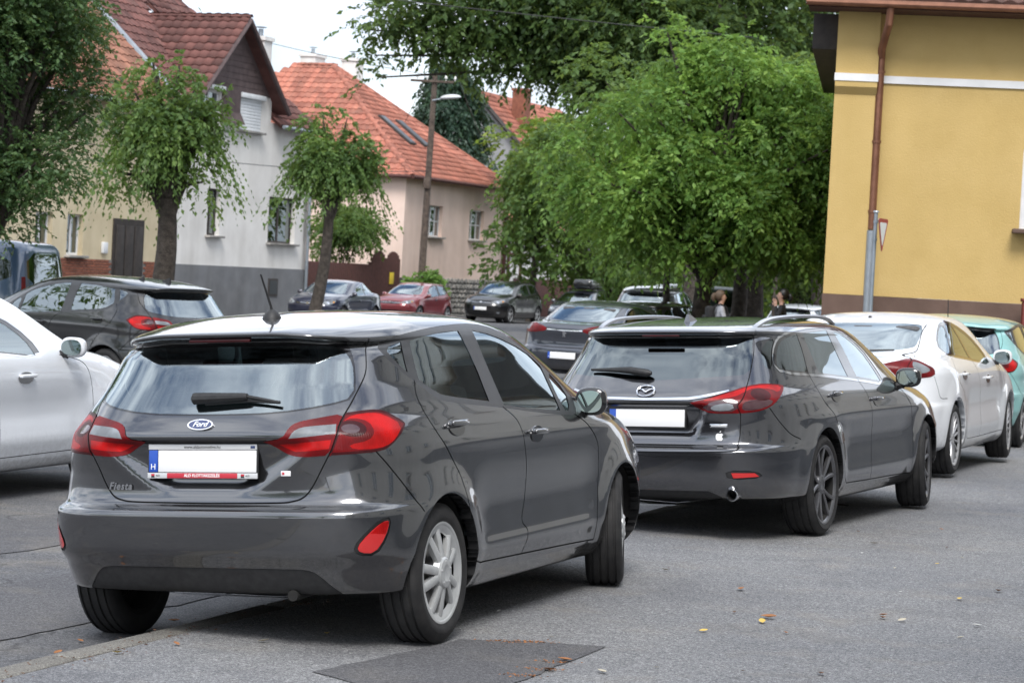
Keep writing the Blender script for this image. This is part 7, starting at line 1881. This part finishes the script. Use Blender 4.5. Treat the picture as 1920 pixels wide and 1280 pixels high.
spots = [(1.35, 11.88, 1.6, 'litter_orange'), (1.30, 11.72, 1.2, 'litter_yellow'), (1.31, 12.92, 1.3, 'litter_orange'), (2.44, 15.66, 1.0, 'litter_pale'), (1.97, 12.2, 1.0, 'litter_orange'), (2.51, 13.01, 1.0, 'litter_yellow'), (2.81, 13.46, 1.3, 'litter_orange'), (1.95, 12.1, 1.1, 'litter_orange'), (2.04, 12.04, 1.0, 'litter_pale'), (2.41, 12.0, 1.0, 'litter_white'), (.98, 11.31, .9, 'litter_yellow'), (1.4, 10.24, 1.0, 'litter_orange'), (.94, 13.61, .9, 'litter_pale'), (.30, 10.23, 1.2, 'litter_orange'), (.23, 9.96, 1.1, 'litter_orange'), (.45, 9.98, 1.0, 'litter_pale'), (-1.55, 9.8, 1.0, 'litter_yellow'), (-1.35, 10.1, .8, 'litter_orange'), (-1.0, 10.3, 1.0, 'litter_pale'), (-.75, 10.6, 1.1, 'litter_yellow')]
for _ in range(24):
    D = rr.uniform(9.3, 17); x = rr.uniform(-.02, .205)*D
    spots.append((x, D, rr.uniform(.35, .75), rr.choice(['litter_orange', 'litter_pale', 'litter_white', 'litter_brown', 'litter_yellow'])))
for _ in range(12):       # along the road side of the kerb
    p = SP(rr.uniform(-3, 3), rr.uniform(.05, 1.4)); spots.append((p.x, p.y, rr.uniform(.6, 1.1), rr.choice(['litter_orange', 'litter_yellow', 'litter_pale'])))
for x, y, s_, kind in spots:
    left = (Vector((x, y, 0))-K0).dot(NL) > 0
    o = bpy.data.objects.new('fallen_leaf', leaf_bit(kind)); C.objects.link(o); o.location = (x, y, gz(y)+(ROADZ if left else 0)+.006); o.scale = (s_, s_, s_); o.rotation_euler = (rr.uniform(-.2, .2), rr.uniform(-.2, .2), rr.uniform(0, 6.28))
    tag(o, {'litter_orange': 'small orange brown dry leaf fallen on the asphalt', 'litter_yellow': 'small yellow leaf fallen on the asphalt', 'litter_pale': 'small pale straw coloured leaf fallen on the asphalt', 'litter_brown': 'small dark brown leaf fallen on the asphalt', 'litter_white': 'small whitish petal or scrap fallen on the asphalt'}[kind], 'leaf', 'fallen leaves on the asphalt')
# heap of brown blossom dust at the patch, needles along the kerb
def crumbs(name, label, pts, n, spread, mat, seed):
    rs = np.random.RandomState(seed); P = []
    for _ in range(n):
        c = pts[rs.randint(len(pts))]; x, y = c[0]+rs.normal()*spread[0], c[1]+rs.normal()*spread[1]
        left = (Vector((x, y, 0))-K0).dot(NL) > 0; P.append((x, y, gz(y)+(ROADZ if left else 0)+.006))
    P = np.array(P); Dl = rs.normal(size=(n, 3))*np.array([1, 1, .15]); ln = .006+.013*rs.random(n)
    o = leaf_object(name, P, Dl, ln, ln*.35, mat, None, rs); tag(o, label, 'litter', kind='stuff')
crumbs('blossom_litter', 'orange brown blossom litter at the edge of the asphalt patch', [(.02, 10.68), (.10, 10.70), (.20, 10.72), (.27, 10.18), (.20, 9.98), (.12, 9.80)], 300, (.05, .02), MAT['litter_orange'], 3)
kp = [tuple(SP(s_, t_).xy) for s_ in np.arange(-3.4, 1.6, .25) for t_ in (-.16, .05)]
crumbs('kerb_litter', 'brown needles and grit along the kerb stones', kp, 700, (.05, .05), MAT['litter_brown'], 4)
b = MB(); p = Vector((2.15, 18.4, gz(18.4)+.012)); b.tube([p, p+Vector((.22, .02, .01)), p+Vector((.5, -.05, 0))], [.008, .01, .005], 6); tag(b.build('fallen_twig', MAT['bark']), 'brown twig lying behind the front wheel of the estate car', 'twig')
# ---------------------------------------------------------------- the cars
make_hatch(-1.264, 10.187, 20.8, 4.39, 'dark grey hatchback nearest the camera with silver wheel covers')
make_wagon(.908, 15.437, 23.9, 3.53, 'dark grey estate car with roof rails behind the front hatchback')
make_lift(2.92, 21.47, 21.4, 2.75, 'white liftback parked ahead of the dark grey estate car')
make_lift(-5.06, 14.47, 18.9, 0, 'silvery white car at the left edge of the road', 'paint_silver', 'five', 'cars in the street', z=ROADZ)
# mint car, partly cut by the right edge
r_, sf_, P_ = make_car('hatch', 4.85, 27.2, 19.5, 'paint_mint', 'mint green hatchback at the right edge beyond the white liftback', (1.05, 1.04, 1.0), z=gz(28), res=.03, group='cars parked on the kerb', front=False)
b = MB(); b.tube([(.45, 0, 1.41), (.44, 0, 1.43), (.40, 0, 1.66)], [.012, .006, .004], 8); b.build('aerial', MAT['trim_black'], r_)
b = MB(); b.rbox(.02, .30, .03, .008, Matrix.Translation((.215, 0, 1.372))); b.build('brake_light', MAT['lens_red'], r_)
# black car parked aslant on the left, blue van behind it
r_, sf_, P_ = make_car('hatch', -3.80, 29.3, -50, 'paint_black', 'black hatchback parked aslant behind the silvery car, rear to the right', (1.08, 1.03, 1.01), res=.028, wheel='twin', front=False)
for q in ((.62, 0), (.80, .25)):
    b = MB(); b.add([(q[0]-.06, q[1]-.02, 1.43), (q[0]-.06, q[1]+.02, 1.43), (q[0]+.10, q[1]+.015, 1.445), (q[0]+.10, q[1]-.015, 1.445), (q[0]-.05, q[1]-.005, 1.50), (q[0]-.05, q[1]+.005, 1.50)], [(0, 3, 2, 1), (0, 1, 5, 4), (1, 2, 5), (2, 3, 4, 5), (3, 0, 4)]); b.build('aerial', MAT['trim_black'], r_)
make_van(-7.75, 40.0, 283, 'paint_steelblue', 'blue van at the left edge under the dense tree')
# far side of the street, facing the camera
make_car('lift', -5.02, 79.0, 198, 'paint_navy', 'dark blue saloon with pale headlights before the dark red gate', (.96, .94, .99), res=.06, plate=False)
make_car('hatch', -3.05, 93.0, 203, 'paint_red', 'red hatchback parked below the telegraph pole', res=.06)
make_car('hatch', .47, 101.0, 202.5, 'paint_black', 'black people carrier with white plate before the pink house', (1.18, 1.08, 1.16), res=.06, plate=True)
r_, sf_, P_ = make_car('wagon', 3.35, 99.0, 196, 'paint_slate', 'grey estate car with a black roof box facing the camera', (1, .97, 1.03), res=.06, rails=(.7, 2.6, 1.50))
rb = MB(); rb.rbox(1.9, .82, .36, .13, Matrix.Translation((1.75, .1, 1.72)), seg=3); rb.box(1.1, 1.14, -.5, .6, 1.50, 1.54); rb.box(2.3, 2.34, -.5, .6, 1.50, 1.54)
ob = rb.build('roof_box', MAT['trim_gloss']); ob.matrix_world = r_.matrix_world.copy(); tag(ob, 'black roof box on top of the grey estate car', 'roof box')
# saloon driving off with the lion badge, and a dark estate before it
r_, sf_, P_ = make_car('lift', .85, 40.4, 22.6, 'paint_slate', 'dark blue grey saloon with red lamps and white plate seen between the two grey cars', (1, .96, .97), res=.035, rearplate=.52, front=False)
p, n = sf_.at('R', 0, .90, 1, off=.006); ln_ = chaikin([(-.035, -.05), (-.01, -.05), (0, -.02), (.01, -.05), (.035, -.05), (.02, 0), (.045, .01), (.05, .035), (.02, .03), (.015, .06), (-.01, .07), (-.035, .045), (-.02, .02), (-.03, 0), (-.015, -.02)], 1)
b = MB(); b.prism([tuple(q) for q in ln_], -.002, .006); b.build('badge', MAT['chrome'], r_).matrix_local = frame_on((p.x-.004, 0, .89), (n.x, 0, n.z))
make_car('wagon', 2.2, 46.5, 20, 'paint_black', 'black estate car directly ahead of the dark blue grey saloon', (.98, .95, 1.0), res=.05, front=False)
make_car('hatch', 3.3, 62.0, 15, 'paint_black', 'tall black people carrier seen from behind left of the tree trunks', (1.15, 1.08, 1.20), res=.05, front=False)
make_car('wagon', 4.2, 112.0, 200, 'paint_steelblue', 'light blue car roof showing beside the grey estate car', res=.08)
make_car('hatch', 5.55, 88.0, 20, 'paint_silver', 'white car showing between the slim trunk and the thick trunk', (1.05, 1, 1.05), res=.08, front=False)
make_car('hatch', 7.3, 64.5, 30, 'paint_white', 'white hatchback with red lamps behind the dark haired person', (1, 1, 1.02), res=.06, front=False)
make_van(8.3, 88, 250, 'paint_darkgreen', 'dark green van behind the thin grey trunk')
make_car('hatch', 8.95, 62, 10, 'paint_slate', 'dark grey car half hidden behind the corner of the yellow building', (1.1, 1.05, 1.15), res=.06, front=False)
